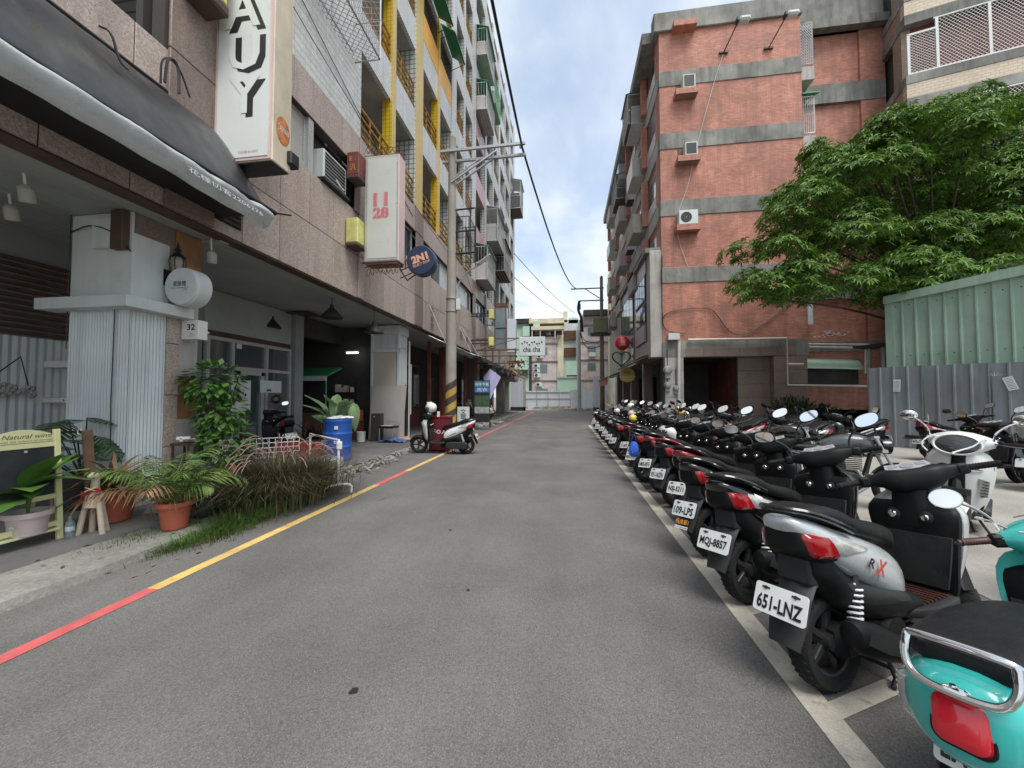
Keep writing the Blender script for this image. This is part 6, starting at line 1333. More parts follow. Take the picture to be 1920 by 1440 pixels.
# one ribbed panel per sheet
pan = None
for k in range(7):
    o = MB(); ribbed(o, .95, .02, 2.40 - .022 * k, .31, .035 * sg); p = o.build('sheet_panel', M['bfence'], t, 20); p.location = (k * 1.24, -.012 * sg * (k % 2), 0)
[MB().bar((0, .06 * sg, z), (8.7, .06 * sg, z), .05, .05).build('rail', M['gsteel'], t) for z in (.6, 1.9)]
fr_ = Matrix.Translation(f1) @ Rz(fa)
def onfence(px_, py_):
    d = ray(px_, py_); n_ = fr_.to_3x3() @ Vector((0, -sg, 0)); k = (f1 - CAM).dot(n_) / d.dot(n_); return fr_.inverted() @ (CAM + d * k)
for (px_, py_, w_, h_, a, lb) in ((1683, 723, .16, .36, .05, 'white paper notice on the left of the blue grey fence'), (1896, 719, .17, .34, -.3, 'crooked white paper notice on the right of the blue grey fence')):
    q = onfence(px_, py_); t2 = thing('paper_notice', lb, 'notice', fr_ @ q, fa); m_ = MB(Matrix.Rotation(a, 4, 'Y')); m_.box(-w_ / 2, w_ / 2, -.045 * sg - .003, -.045 * sg + .003, -h_ / 2, h_ / 2).build('sheet', M['signw'], t2)
    m_ = MB(Matrix.Rotation(a, 4, 'Y'))
    for i in range(8): m_.box(-w_ * .38, w_ * .38, -.049 * sg - .001, -.049 * sg + .001, -h_ * .4 + i * .038, -h_ * .4 + i * .038 + .008)
    m_.build('print', M['gplas'], t2)
q = onfence(1866, 705); o = MB()
for i in range(5): a = pi * (i + .5) / 5; o.bar((q.x, -.043 * sg, q.z), (q.x + .12 * cos(a), -.043 * sg, q.z + .09 * sin(a)), .004, .012, (0, 1, 0))
o.build('painted_mark', M['signw'], t)
g1 = camw(11.9, 11.9); t = thing('green_shed', 'sage green ribbed metal shed rising behind the fence', 'shed', g1, fa)
o = MB(); ribbed(o, 9, 0, 4.45, .30, .045 * sg, top=.055); o.build('ribbed_wall', M['gfence'], t, 20)
o = MB()
for i in range(29):
    for z in (2.75, 4.3): o.lathe([(.016, -.0), (.012, -.012 * sg)], 6, (i * .3 + .12, 0, z), 'y')
tag(o.build('screws', M['dsteel'], t), kind='stuff')
o = MB(); o.prism([(-.12, -.14 * sg, 4.42), (9.2, -.14 * sg, 4.93), (9.2, -.14 * sg, 5.2), (-.12, -.14 * sg, 4.66)], (0, 1.6 * sg, .0)); o.build('roof_trim', M['gfence'], t)
o = MB(); o.box(-.12, .08, -.06 * sg, .1 * sg, 0, 4.45); o.build('corner_trim', M['gfence'], t)
o = MB(); o.box(-.11, -.02, .1 * sg, 4 * sg, 0, 4.4); o.build('side_wall', M['gfence'], t)
q = camw(13.0, 12.9); t = thing('lean_to', 'small grey lean-to roof with posts left of the green shed', 'shed', q, fa); o = MB(); o.bar((-.9, 0, 3.25), (.6, 0, 3.3), 1.2, .06); o.build('roof', M['gplas'], t)
for x in (-.75, -.35): MB().box(x, x + .1, -.05, .05, 0, 3.22).build('post', M['gsteel'], t)
# broad mango-like tree
rs = random.Random(101); tb = camw(15.2, 13.6)
t = thing('broadleaf_tree', 'broad spreading tree with drooping whorls of leaves behind the green shed', 'tree', tb)
def tw(l, d, z): v = camw(l, d); v.z = z; return v
o = W(t); root = tb.copy()
fork = tw(14.4, 13.2, 4.9)
o.tube(chaikin([tb, tb + Vector((0, 0, 2.5)), tw(15.0, 13.4, 4.0), tw(15.1, 13.4, 6)]), [.24, .23, .22, .21, .2, .19, .18, .17, .16, .15][:10] if False else .2, 9)
limbs = []
clumps = []
def px2(l_px, y_px, d): return (tw((l_px - 960) / FPX * d, d, 1.5 + (744 - y_px) * d / FPX))
# crown clump centres, arranged in tiers as the photo shows them
for (x, y, sp_) in ((1830, 190, 1), (1760, 205, 1), (1690, 240, 1), (1900, 200, 1), (1640, 265, 1), (1600, 290, 1), (1560, 330, 1), (1540, 300, .6), (1640, 330, 1), (1710, 300, 1), (1780, 270, 1), (1850, 260, 1), (1920, 260, 1), (1510, 350, .7), (1490, 385, .7), (1560, 385, 1), (1620, 390, 1), (1690, 370, 1), (1760, 350, 1), (1830, 340, 1), (1900, 340, 1), (1500, 420, .6), (1560, 440, .9), (1630, 450, 1), (1700, 440, 1), (1780, 420, 1), (1860, 410, 1), (1930, 400, 1), (1470, 470, .7), (1430, 500, .7), (1405, 540, .5), (1440, 545, .6), (1500, 500, .8), (1540, 480, .7), (1560, 525, .6), (1500, 540, .5), (1660, 500, .8), (1600, 500, .7), (1740, 490, 1), (1820, 470, 1), (1900, 460, 1), (1630, 555, .35), (1660, 540, .3), (1720, 545, .5), (1800, 520, .7), (1880, 500, .8), (1740, 430, 1), (1690, 200, .5), (1780, 175, .6), (1850, 165, .7), (1960, 300, 1), (1980, 400, 1), (2010, 250, 1), (2030, 350, 1)):
    for rep in range(3 if sp_ > .75 else 2 if sp_ > .5 else 1):
        d = rs.uniform(11.2, 14.8) if sp_ > .55 else rs.uniform(10.6, 12.5)
        clumps.append((px2(x + rs.gauss(0, 16), y + rs.gauss(0, 17), d), sp_))
for ci, (c_, s_) in enumerate(clumps):
    if ci % 4: continue
    m_ = tb.lerp(c_, .5); m_.z = max(4.4, min(c_.z - .3, 5 + (c_.z - 5) * .45)); b = tw(15.05, 13.4, min(c_.z * .75, 4.2 + 1.8 * rs.random()))
    o.tube(chaikin([b, m_, c_ - Vector((0, 0, .15))], 2), [.07, .05, .04, .03, .02, .012], 5)
o.build('trunk', M['bark'], t)
V = []; Fc = []
inv = -tb
def whorl(p, ax, L_, n):
    ax = ax.normalized(); a = ax.cross(Vector((.3, .1, 1))); a = a.normalized() if a.length > .01 else Vector((1, 0, 0)); b = ax.cross(a); ph = rs.uniform(0, 6.28)
    for i in range(n):
        q = ph + 2 * pi * i / n + rs.uniform(-.2, .2); r = a * cos(q) + b * sin(q); el = rs.uniform(.0, .7); d = (r * cos(el) + ax * sin(el) * .8 + Vector((0, 0, -.28))).normalized(); l_ = L_ * rs.uniform(.75, 1.15); s2 = d.cross(ax).normalized() * l_ * .13
        dn = Vector((0, 0, -l_ * .22)); k = len(V); pp = p + inv
        V.extend([pp, pp + d * l_ * .5 + s2 + Vector((0, 0, .012)), pp + d * l_ * .5 - s2 + Vector((0, 0, .012)), pp + d * l_ + dn, pp + d * l_ * .5 + dn * .12 - Vector((0, 0, .01))]); Fc.extend([(k, k + 1, k + 4), (k, k + 4, k + 2), (k + 1, k + 3, k + 4), (k + 4, k + 3, k + 2)])
for c_, s_ in clumps:
    R_ = rs.uniform(.7, 1.0) * (.55 + .45 * s_)
    for i in range(int(88 * s_ + 22)):
        a = rs.uniform(0, 6.28); r = sqrt(rs.random()) ; dz = (1 - r * r) * .62 + rs.uniform(-.34, .12) - .15
        p = c_ + Vector((cos(a) * r * R_, sin(a) * r * R_, dz * R_)); ax = Vector((cos(a) * r * .9, sin(a) * r * .9, .75)) + Vector((rs.uniform(-.3, .3), rs.uniform(-.3, .3), 0)); whorl(p, ax, rs.uniform(.14, .235), rs.randint(6, 9))
me = bpy.data.meshes.new('crown'); me.from_pydata(V, [], Fc); me.materials.append(M['lf_tree']); tag(obj('crown', me, t), kind='stuff')
# shrub at the foot of the brick wall
for (cx, cy, R_, n, lb) in ((1490, 760, 1.0, 1400, 'rounded dark green bush at the foot of the brick wall, the left one'), (1545, 762, .75, 800, 'smaller dark green bush beside the first at the brick wall')):
    p = aty(cx, cy, 18.3); t = thing('bush', lb, 'bush', (p.x, 18.3, .1)); o = MB()
    for i in range(n):
        v = Vector((rs.gauss(0, 1), rs.gauss(0, 1), abs(rs.gauss(0, 1)))).normalized(); q = Vector((v.x * R_ * 1.2, v.y * R_ * .8, v.z * R_ * 1.35)) * rs.uniform(.6, 1.05); d = (v + Vector((rs.uniform(-.7, .7), rs.uniform(-.7, .7), rs.uniform(-.4, .6)))).normalized() * rs.uniform(.12, .22); s_ = d.cross(Vector((.1, .2, 1))).normalized() * .03; o.add([q, q + d * .5 + s_, q + d, q + d * .5 - s_], [(0, 1, 2, 3)])
    tag(o.build('foliage', M['lf_dark'], t, 0), kind='stuff'); MB().tube([(0, 0, 0), (0, 0, R_)], .04, 6).build('stem', M['bark'], t)
# ------------------------------------------------------------------ far end of the street
EY = 54.0
def ev(px_, py_, Y=EY): return aty(px_, py_, Y)
def eb(t, name, px0, py0, px1, py1, m, Y=EY, d=4.0, c=0):
    a = ev(px0, py0, Y); b = ev(px1, py1, Y); return W(t).box(a.x, b.x, Y, Y + d, max(b.z, -.02), a.z, c).build(name, M[m], t)
t = thing('far_pink_building', 'pink mosaic block with a cream side wall at the end of the street', 'building', (-2, EY + 5, 0))
eb(t, 'front_wall', 996, 632, 1044, 780, 'pinkt'); eb(t, 'cream_side', 1044, 628, 1057, 780, 'cream', EY + .2); eb(t, 'top_storey', 994, 604, 1057, 633, 'oldwood', EY + .6); [eb(t, 'balcony_post', x, 612, x + 1.5, 633, 'wpaint', EY - .7, .15) for x in (997, 1012, 1040, 1054)]; [eb(t, 'balcony_window', x, 616, x + 9, 628, 'glassl', EY + .5, .1) for x in (1002, 1024)]; eb(t, 'roof_slab', 992, 598, 1058, 605, 'cream', EY - .3, 6); eb(t, 'balcony_roof', 996, 612, 1057, 617, 'cream', EY - .8, 1.3); eb(t, 'green_drum', 1000, 602, 1012, 612, 'mint', EY - .5, .8)
for py_ in (643, 677, 713): eb(t, 'floor_band', 996, py_, 1046, py_ + 2, 'granb', EY - .1, .2)
for (a, b, c_, d) in ((1020, 650, 1027, 664), (1012, 682, 1027, 698), (1012, 728, 1028, 734)):
    f = eb(t, 'window', a, b, c_, d, 'alu', EY - .06, .1); eb(f.parent, 'pane', a + 1, b + 1, c_ - 1, d - 1, 'glassl', EY - .1, .03)
for i, (x, y) in enumerate(((1001, 686), (1001, 695), (1002, 704), (1005, 721), (1007, 668))):
    a = ev(x, y); t2 = thing('air_conditioner', 'far split air conditioner on the pink mosaic wall, %s of the column' % ('second from the top', 'middle one', 'second from the bottom', 'lowest', 'topmost')[i], 'air conditioner', (a.x, EY, a.z), group='far air conditioners on the pink wall'); MB().box(0, .85, -.4, -.02, -.3, .25, .04).build('case', M['wpaint'], t2); MB().lathe([(.02, -.405), (.2, -.41), (.21, -.42)], 12, (.3, 0, 0), 'y', False).build('fan_guard', M['gplas'], t2)
t = thing('far_green_building', 'pale green clad house at the left end of the street', 'building', (-6, EY + 4, 0)); eb(t, 'front_wall', 955, 602, 992, 780, 'mint', EY + .3); eb(t, 'roof', 955, 598, 996, 606, 'dsteel', EY - .2, 5); eb(t, 'green_panel', 980, 612, 993, 630, 'mint', EY - .3, .3); eb(t, 'window', 978, 690, 990, 705, 'glassl', EY, .2); eb(t, 'corner_pipe', 995, 605, 997, 780, 'dsteel', EY - .3, .3); eb(t, 'canopy', 968, 690, 990, 693, 'mint', EY - .6, .8)
t = thing('far_grey_building', 'stained grey block with rusty cages between the pink blocks', 'building', (0, EY + 8, 0)); eb(t, 'wall', 1056, 600, 1088, 780, 'wpaint', EY + 2); eb(t, 'roof_room', 1056, 584, 1064, 604, 'cream', EY + 2, 3); eb(t, 'roof_room', 1066, 596, 1084, 606, 'wpaint', EY + 2, 3)
for (y0, y1) in ((620, 637), (652, 668)): eb(t, 'rusty_cage', 1058, y0, 1080, y1, 'rust', EY + 1.6, .4)
t = thing('far_pink_building', 'second pink mosaic block behind the transformer', 'building', (5, EY + 5, 0)); eb(t, 'front_wall', 1088, 592, 1150, 780, 'pinkt', EY - .5); eb(t, 'roof_canopy', 1094, 581, 1150, 589, 'dsteel', EY - 1.5, 4)
for py_ in (609, 641, 674, 712): eb(t, 'floor_band', 1088, py_, 1150, py_ + 2, 'granb', EY - .6, .2)
for (y0, y1) in ((613, 628), (647, 661), (680, 695)): eb(t, 'window', 1101, y0, 1118, y1, 'alu', EY - .56, .1); eb(t, 'pane', 1102, y0 + 1, 1117, y1 - 1, 'glassl', EY - .6, .05)
a = ev(1104, 666); t2 = thing('air_conditioner', 'far split air conditioner under a window of the second pink block', 'air conditioner', (a.x, EY - .5, a.z)); MB().box(0, .85, -.5, -.06, -.3, .25, .04).build('case', M['wpaint'], t2)
t = thing('green_hut', 'pale green sheet metal hut in front of the far blocks', 'shed', (0, 50, 0)); eb(t, 'lower_wall', 1045, 708, 1089, 780, 'mint', 50, 3); eb(t, 'upper_wall', 1062, 677, 1089, 703, 'mint', 51, 2); eb(t, 'upper_gap', 1063, 702, 1089, 709, 'dark', 51.1, 1); eb(t, 'roof_edge', 1044, 706, 1090, 709, 'bandl', 49.9, .2)
t = thing('white_fence', 'white panel fence with thin posts across the end of the street', 'fence', (-2, 46.5, 0))
for i in range(4): eb(t, 'fence_panel', 985.5 + i * 21, 733, 1006 + i * 21, 766, 'wsheet', 46.5, .06)
for i in range(5): eb(t, 'post', 985 + i * 21, 733, 986 + i * 21, 768, 'gsteel', 46.4, .09)
for y in (735, 747): eb(t, 'rail', 985, y, 1069, y + 1, 'gsteel', 46.42, .07)
t = thing('white_hoarding', 'white ribbed sheet hoarding at the left end of the street', 'fence', (-4.5, 40, 0)); eb(t, 'sheet_panel', 957, 706, 981, 771, 'wsheet', 41, .1); eb(t, 'base_strip', 957, 763, 985, 771.5, 'gplas', 40.9, .12); eb(t, 'post', 981, 706, 985, 772, 'bandl', 40.9, .3)
o = W(t); a = ev(957, 706, 41); b = ev(981, 764, 41)
for i in range(8): x = a.x + (b.x - a.x) * i / 8; o.box(x, x + .05, 40.96, 41, b.z, a.z)
o.build('rib', M['wsheet'], t)
t = thing('grey_hoarding', 'pale ribbed sheet hoarding on the right end of the street', 'fence', (1.5, 42, 0))
for i in range(3): eb(t, 'sheet_panel', 1070 + i * 14.3, 731, 1084 + i * 14.3, 770, 'wsheet', 43.5 - .02 * i, .06)
eb(t, 'tall_panel', 1112, 705, 1124, 770, 'wsheet', 42.5, .1); eb(t, 'base_strip', 1112, 764, 1124, 771, 'gplas', 42.4, .12)
rubble(90, -1.2, 45.6, 1.6, .25, 'long heap of broken stone in front of the white fence', 'rubble_heap', .2, .5, .1); rubble(60, 1.6, 43.0, .9, .2, 'low earth and stone heap below the grey hoarding', 'rubble_heap', .15, .4, 0)
struct('far_lot', rect(-6, 6, 43, 60, .0), M['lot'])

# ------------------------------------------------------------------ scooters (x forward, rear axle at x=0, z up)
def sec(x, zc, w_, h_, n=2.6, N=22, yc=0):
    r = []
    for k in range(N):
        a = 2 * pi * k / N; c_, s_ = cos(a), sin(a)
        r.append((x, yc + w_ * math.copysign(abs(c_) ** (2 / n), c_), zc + h_ * math.copysign(abs(s_) ** (2 / n), s_)))
    return r
def smooth_secs(S_, k=3):
    o = []
    for i in range(len(S_) - 1):
        p0 = S_[max(i - 1, 0)]; p1 = S_[i]; p2 = S_[i + 1]; p3 = S_[min(i + 2, len(S_) - 1)]
        for j in range(k):
            t = j / k; o.append(tuple(.5 * (2 * b + (c_ - a) * t + (2 * a - 5 * b + 4 * c_ - d) * t * t + (3 * b - a - 3 * c_ + d) * t ** 3) for a, b, c_, d in zip(p0, p1, p2, p3)))
    o.append(S_[-1]); return o
def body(o, S_, n=2.6, N=22, k=3): return o.loft([sec(*q, n, N) for q in smooth_secs(S_, k)])
def patch(o, S_, quad, off, n=2.6, nu=8, nv=4, both=True, sides=None):
    Q = smooth_secs(S_, 4)
    def surf(x, z):
        for a, b in zip(Q, Q[1:]):
            if a[0] <= x <= b[0]: t = (x - a[0]) / max(b[0] - a[0], 1e-6); zc, w_, h_ = (a[i] + (b[i] - a[i]) * t for i in (1, 2, 3)); break
        else: zc, w_, h_ = (Q[0] if x < Q[0][0] else Q[-1])[1:]
        u_ = min(.999, abs((z - zc) / h_)); return w_ * (1 - u_ ** n) ** (1 / n)
    A_, B_, C_, D_ = quad
    for sgn in (sides or ((1, -1) if both else (-1,))):
        rows = []
        for i in range(nu + 1):
            u_ = i / nu; row = []
            for j in range(nv + 1):
                v_ = j / nv; x = (A_[0] * (1 - u_) + B_[0] * u_) * (1 - v_) + (D_[0] * (1 - u_) + C_[0] * u_) * v_; z = (A_[1] * (1 - u_) + B_[1] * u_) * (1 - v_) + (D_[1] * (1 - u_) + C_[1] * u_) * v_
                e = off if 0 < i < nu and 0 < j < nv else -.004
                row.append((x, sgn * (surf(x, z) + e), z))
            rows.append(row if sgn < 0 else row[::-1])
        o.sheet(rows)
    return o
def ring_tube(c_, r, t_, n=16, ax=None): return [(c_[0], c_[1] + r * cos(a), c_[2] + r * sin(a)) for a in [2 * pi * i / n for i in range(n)]]
WR = .232
def m_wheel():
    o = MB(); o.lathe([(WR - .075, -.035), (WR - .045, -.05), (WR - .018, -.052), (WR - .004, -.035), (WR, -.012), (WR, .012), (WR - .004, .035), (WR - .018, .052), (WR - .045, .05), (WR - .075, .035), (WR - .075, -.035)], 36, (0, 0, 0), 'y', False)
    for k in range(36):
        a = 2 * pi * k / 36
        for sg_ in (-1, 1): o.bar(((WR - .001) * cos(a), sg_ * .008, (WR - .001) * sin(a)), ((WR - .006) * cos(a + .06), sg_ * .04, (WR - .006) * sin(a + .06)), .012, .008, (cos(a), 0, sin(a)))
    return o
def m_rim():
    o = MB(); o.lathe([(WR - .074, -.036), (WR - .084, -.03), (WR - .09, 0), (WR - .084, .03), (WR - .074, .036)], 28, (0, 0, 0), 'y', False); o.lathe([(.01, -.05), (.04, -.045), (.045, 0), (.04, .045), (.01, .05)], 16, (0, 0, 0), 'y')
    for k in range(5):
        a = 2 * pi * k / 5; o.bar((.03 * cos(a), 0, .03 * sin(a)), ((WR - .085) * cos(a), 0, (WR - .085) * sin(a)), .035, .03, (0, 1, 0), .006)
    return o
SP = [(-.255, .862, .05, .014), (-.23, .846, .09, .042), (-.17, .81, .125, .072), (-.10, .77, .15, .092), (0, .71, .166, .115), (.2, .622, .168, .142), (.38, .545, .155, .15), (.5, .487, .135, .14), (.57, .455, .10, .10)]
UC = [(-.16, .66, .10, .09), (-.08, .62, .13, .13), (.05, .50, .14, .12), (.3, .42, .14, .13), (.5, .37, .14, .10), (.66, .33, .13, .06)]
RT = [(-.47, .63, .07, .08), (-.44, .63, .125, .13), (-.36, .62, .18, .165), (-.2, .595, .212, .185), (.0, .57, .222, .2), (.2, .545, .21, .2), (.36, .51, .175, .185), (.5, .46, .12, .14), (.56, .44, .08, .1)]
def m_seat(retro=False):
    o = MB()
    if not retro: body(o, [(-.21, .895, .07, .016), (-.18, .90, .105, .028), (-.10, .893, .135, .042), (0, .872, .148, .05), (.09, .84, .15, .054), (.15, .808, .15, .052), (.3, .766, .148, .052), (.45, .73, .125, .055), (.56, .69, .09, .055), (.62, .65, .055, .045)], 3.0)
    else: body(o, [(-.37, .80, .10, .03), (-.34, .80, .15, .05), (-.25, .802, .165, .052), (-.05, .80, .165, .052), (.1, .79, .16, .05), (.3, .765, .15, .05), (.46, .745, .115, .045), (.55, .72, .07, .035)], 3.4)
    return o
def plate_M(): return T(-.30, 0, .465) @ Matrix.Rotation(radians(24), 4, 'Y')
def m_plate():
    o = MB(plate_M()); o.prism([(-.003, y, z) for y, z in rrect(.262, .142, .016)], (.006, 0, 0)); return o
def m_bolts():
    o = MB(plate_M())
    for y in (-.075, .075): o.lathe([(.009, -.003), (.009, -.009), (.003, -.011)], 8, (0, y, .05), 'x'); o.box(-.006, -.003, y - .02, y + .02, .046, .055)
    return o
def m_mud():
    o = MB(); p = [(.0, .56), (-.09, .58), (-.165, .55), (-.22, .48), (-.275, .39), (-.325, .28)]; g0 = []; g1 = []
    for i, (x, z) in enumerate(p):
        w_ = [.07, .08, .085, .085, .092, .075][i]; nx, nz = (-.35, .9) if i < 2 else (-.8, .55)
        ys = [-1, -.7, 0, .7, 1]; g0.append([(x + nx * (.012 - .03 * y * y), w_ * y, z + nz * (.012 - .03 * y * y)) for y in ys]); g1.append([(x + nx * (-.0 - .03 * y * y), w_ * y * .98, z + nz * (0 - .03 * y * y)) for y in ys])
    o.sheet(g0); o.sheet([r[::-1] for r in g1]); o.bar((-.15, 0, .54), (-.12, 0, .72), .17, .08, (1, 0, 0), .015); o.bar((-.28, 0, .44), (-.25, 0, .52), .16, .01, (1, 0, 0)); return o
def m_muffler():
    o = MB(); o.tube([(.42, -.1, .2), (.36, -.15, .22), (.28, -.185, .25)], .02, 7)
    o.loft([[(x, -.2 + ry * cos(a), z + rz * sin(a)) for a in [2 * pi * k / 16 for k in range(16)]] for x, z, ry, rz in ((.36, .185, .025, .03), (.31, .20, .05, .06), (.08, .29, .062, .082), (-.08, .35, .062, .08), (-.12, .362, .05, .06), (-.13, .365, .025, .03))]); return o
def m_shield():
    o = MB(); o.loft([[(x, y, z) for (y, z) in pts] for x, pts in ()]) if False else None
    o.prism([(.30, -.262, .19), (.26, -.262, .26), (.06, -.262, .35), (-.07, -.262, .40), (-.10, -.262, .34), (.04, -.262, .27)], (0, .012, 0)); return o
def m_engine():
    o = MB(); o.box(-.05, .42, .07, .17, .15, .34, .03); o.box(.0, .5, -.09, .07, .14, .33, .04); o.lathe([(.09, -.0), (.1, .03), (.02, .05)], 16, (.4, -.12, .22), 'y'); o.bar((.1, .1, .34), (.35, .08, .46), .12, .1, c=.02)
    for i in range(5): o.box(.5, .66, -.08 + i * .004, .08, .17 + i * .028, .185 + i * .028)
    o.lathe([(.115, -.02), (.12, 0), (.11, .025), (.03, .03)], 18, (0, -.19 + .36, .232), 'y'); return o
def m_cvt():
    o = MB(); o.loft([[(x + 0 * z, y, z) for x, z in pts] for y, pts in ((.17, rr_pts(.0)), (.2, rr_pts(.004)), (.215, rr_pts(.02)))]); return o
def rr_pts(ins):
    q = []
    for cx, r, a0, a1 in ((-.0, .10 - ins, pi / 2, 3 * pi / 2), (.42, .085 - ins, -pi / 2, pi / 2)):
        for i in range(9): a = a0 + (a1 - a0) * i / 8; q.append((cx + r * cos(a), .24 + r * sin(a)))
    return q
def m_spring(side=(-1, 1)):
    o = MB()
    for sg_ in side:
        a = Vector((.02, sg_ * .135, .30)); b = Vector((.1, sg_ * .125, .56)); n = 90; ax = (b - a).normalized(); u_ = ax.cross(Vector((0, 1, 0))).normalized(); v_ = ax.cross(u_)
        o.tube([a.lerp(b, .1 + .8 * i / n) + (u_ * cos(i * 2 * pi / 11) + v_ * sin(i * 2 * pi / 11)) * .028 for i in range(n)], .0065, 5)
    return o
def m_damper(side=(-1, 1)):
    o = MB()
    for sg_ in side: o.tube([(.02, sg_ * .135, .27), (.1, sg_ * .125, .58)], .015, 7); o.tube([(.015, sg_ * .15, .25), (.025, sg_ * .12, .25)], .02, 7)
    return o
def m_stand():
    o = MB()
    for sg_ in (-1, 1): o.tube([(.36, sg_ * .06, .17), (.34, sg_ * .11, .02), (.27, sg_ * .13, .0)], .012, 6)
    o.tube([(.345, -.1, .06), (.345, .1, .06)], .01, 6); return o
def m_side_stand(): return MB().tube([(.45, .12, .2), (.5, .22, .05), (.49, .26, .005), (.45, .26, .004)], .011, 6)
def m_floor():
    o = MB(); body(o, [(.5, .315, .10, .03), (.58, .30, .15, .035), (.8, .29, .165, .035), (.96, .30, .16, .04), (1.03, .33, .12, .05)], 4); return o
def m_mat():
    o = MB()
    for i in range(9): o.box(.62 + i * .04, .64 + i * .04, -.13, .13, .33, .337)
    return o
def ringxy(z, xc, w_, th, n=2.6, N=24, bul=0):
    r = []
    for k in range(N):
        a = 2 * pi * k / N; c_, s_ = cos(a), sin(a); y = w_ * math.copysign(abs(s_) ** (2 / n), s_); r.append((xc + th * math.copysign(abs(c_) ** (2 / n), c_) - bul * (y / max(w_, 1e-4)) ** 2, y, z))
    return r
def m_inner(): return MB().loft([ringxy(*q, bul=.02) for q in smooth_secs([(.29, .99, .14, .03), (.36, .985, .165, .04), (.5, .985, .185, .045), (.64, .99, .205, .055), (.74, .995, .22, .06), (.80, 1.0, .215, .055), (.835, 1.02, .19, .03)], 2)]).loft([ringxy(*q, n=3.2) for q in smooth_secs([(.70, 1.0, .085, .07), (.8, 1.01, .095, .075), (.9, 1.02, .085, .075), (.95, 1.03, .09, .08)], 2)])
def m_cover(): return MB().loft([ringxy(*q, bul=.085) for q in smooth_secs([(.34, 1.065, .12, .02), (.42, 1.075, .165, .05), (.55, 1.085, .20, .065), (.68, 1.09, .222, .08), (.78, 1.10, .228, .085), (.85, 1.105, .19, .07), (.91, 1.10, .10, .04)], 2)])
def m_locks():
    o = MB()
    for y, r in ((-.085, .021), (.07, .024)): o.lathe([(r, 0), (r, -.012), (r * .8, -.018), (.004, -.02)], 14, (.93, y, .76), 'x')
    return o
def m_lockcup():
    o = MB()
    for y, r in ((-.085, .034), (.07, .036)): o.lathe([(r, .02), (r, -.008), (r * .7, -.012)], 14, (.938, y, .76), 'x')
    return o
def m_glove(): return MB().prism([(.928, -.13, .36), (.928, .13, .36), (.915, .165, .52), (.925, .185, .66), (.925, -.185, .66), (.915, -.165, .52)], (.02, 0, 0))
def m_ffender(w_=.07, a0=15, a1=160):
    o = MB(); g = []; cx = 1.28
    for i in range(15):
        a = radians(a0 + (a1 - a0) * i / 14); r = .262; g.append([(cx + (r - .05 * abs(s_) ** 2) * cos(a), s_ * w_ * (1 - .25 * abs(i - 7) / 7), .232 + (r - .05 * abs(s_) ** 2) * sin(a)) for s_ in (-1, -.8, -.4, 0, .4, .8, 1)])
    o.sheet(g); o.sheet([[(p[0] + (1.28 - p[0]) * .04, p[1] * .97, p[2] - (p[2] - .232) * .04) for p in r[::-1]] for r in g]); return o
def m_fork():
    o = MB()
    for sg_ in (-1, 1): o.tube([(1.28, sg_ * .075, .232), (1.16, sg_ * .07, .56)], .022, 8); o.tube([(1.28, sg_ * .075, .2), (1.275, sg_ * .075, .26)], .03, 8)
    o.tube([(1.17, 0, .5), (1.05, 0, .9)], .035, 8); o.bar((1.17, -.09, .55), (1.17, .09, .55), .05, .05); return o
def m_cowl():
    o = MB(); R_ = []
    for y, xc, zc, rx, rz in ((-.25, .985, 1.0, .022, .022), (-.2, .99, 1.0, .034, .034), (-.15, 1.0, .995, .06, .048), (-.12, 1.015, .985, .095, .066), (-.06, 1.03, .975, .115, .08), (.06, 1.03, .975, .115, .08), (.12, 1.015, .985, .095, .066), (.15, 1.0, .995, .06, .048), (.2, .99, 1.0, .034, .034), (.25, .985, 1.0, .022, .022)):
        R_.append([(xc + rx * math.copysign(abs(cos(a)) ** .62, cos(a)), y, zc + rz * math.copysign(abs(sin(a)) ** .62, sin(a))) for a in [2 * pi * k / 18 for k in range(18)]])
    o.loft(R_); return o
def dash_M(): return T(1.0, 0, 1.062) @ Matrix.Rotation(radians(-22), 4, 'Y')
def m_dash():
    o = MB(dash_M()); o.prism([(x, y, -.01) for y, x in ((-.11, -.03), (-.05, -.06), (.05, -.06), (.11, -.03), (.10, .03), (.03, .02), (0, .045), (-.03, .02), (-.1, .03))][::-1], (0, 0, .016)); return o
def m_dashg():
    o = MB(dash_M()); o.prism([(-.02 + .034 * cos(a), .034 * sin(a), .005) for a in [2 * pi * k / 16 for k in range(16)]], (0, 0, .006)); o.box(-.03, .01, .045, .09, .005, .009); o.box(-.03, .01, -.09, -.045, .005, .009); return o
def m_grip(sg_, col=None):
    o = MB(); a = Vector((.985, sg_ * .255, 1.0)); b = Vector((.95, sg_ * .375, 1.0)); o.tube([a, a.lerp(b, .1), a.lerp(b, .95), b], [.021, .018, .018, .021], 12)
    for i in range(8): q = a.lerp(b, .12 + .1 * i); o.tube([q, q + (b - a) * .03], .0195, 12)
    o.tube([b, b + (b - a) * .1], .016, 10); return o
def m_switch(side=(-1, 1)):
    o = MB()
    for sg_ in side: o.box(.955, 1.02, sg_ * .2, sg_ * .26, .965, 1.03, .012); o.box(.95, .956, sg_ * .215, sg_ * .245, .985, 1.01)
    return o
def m_lever(side=(-1, 1)):
    o = MB()
    for sg_ in side: o.tube(chaikin([(1.03, sg_ * .21, 1.0), (1.05, sg_ * .25, .995), (1.03, sg_ * .34, .985), (1.01, sg_ * .39, .985)], 1), .007, 5)
    return o
def m_mstem(side=(-1, 1)):
    o = MB()
    for sg_ in side: o.tube(chaikin([(1.02, sg_ * .2, 1.02), (1.03, sg_ * .21, 1.1), (1.0, sg_ * .27, 1.17), (.99, sg_ * .32, 1.2)], 2), .0075, 6)
    return o
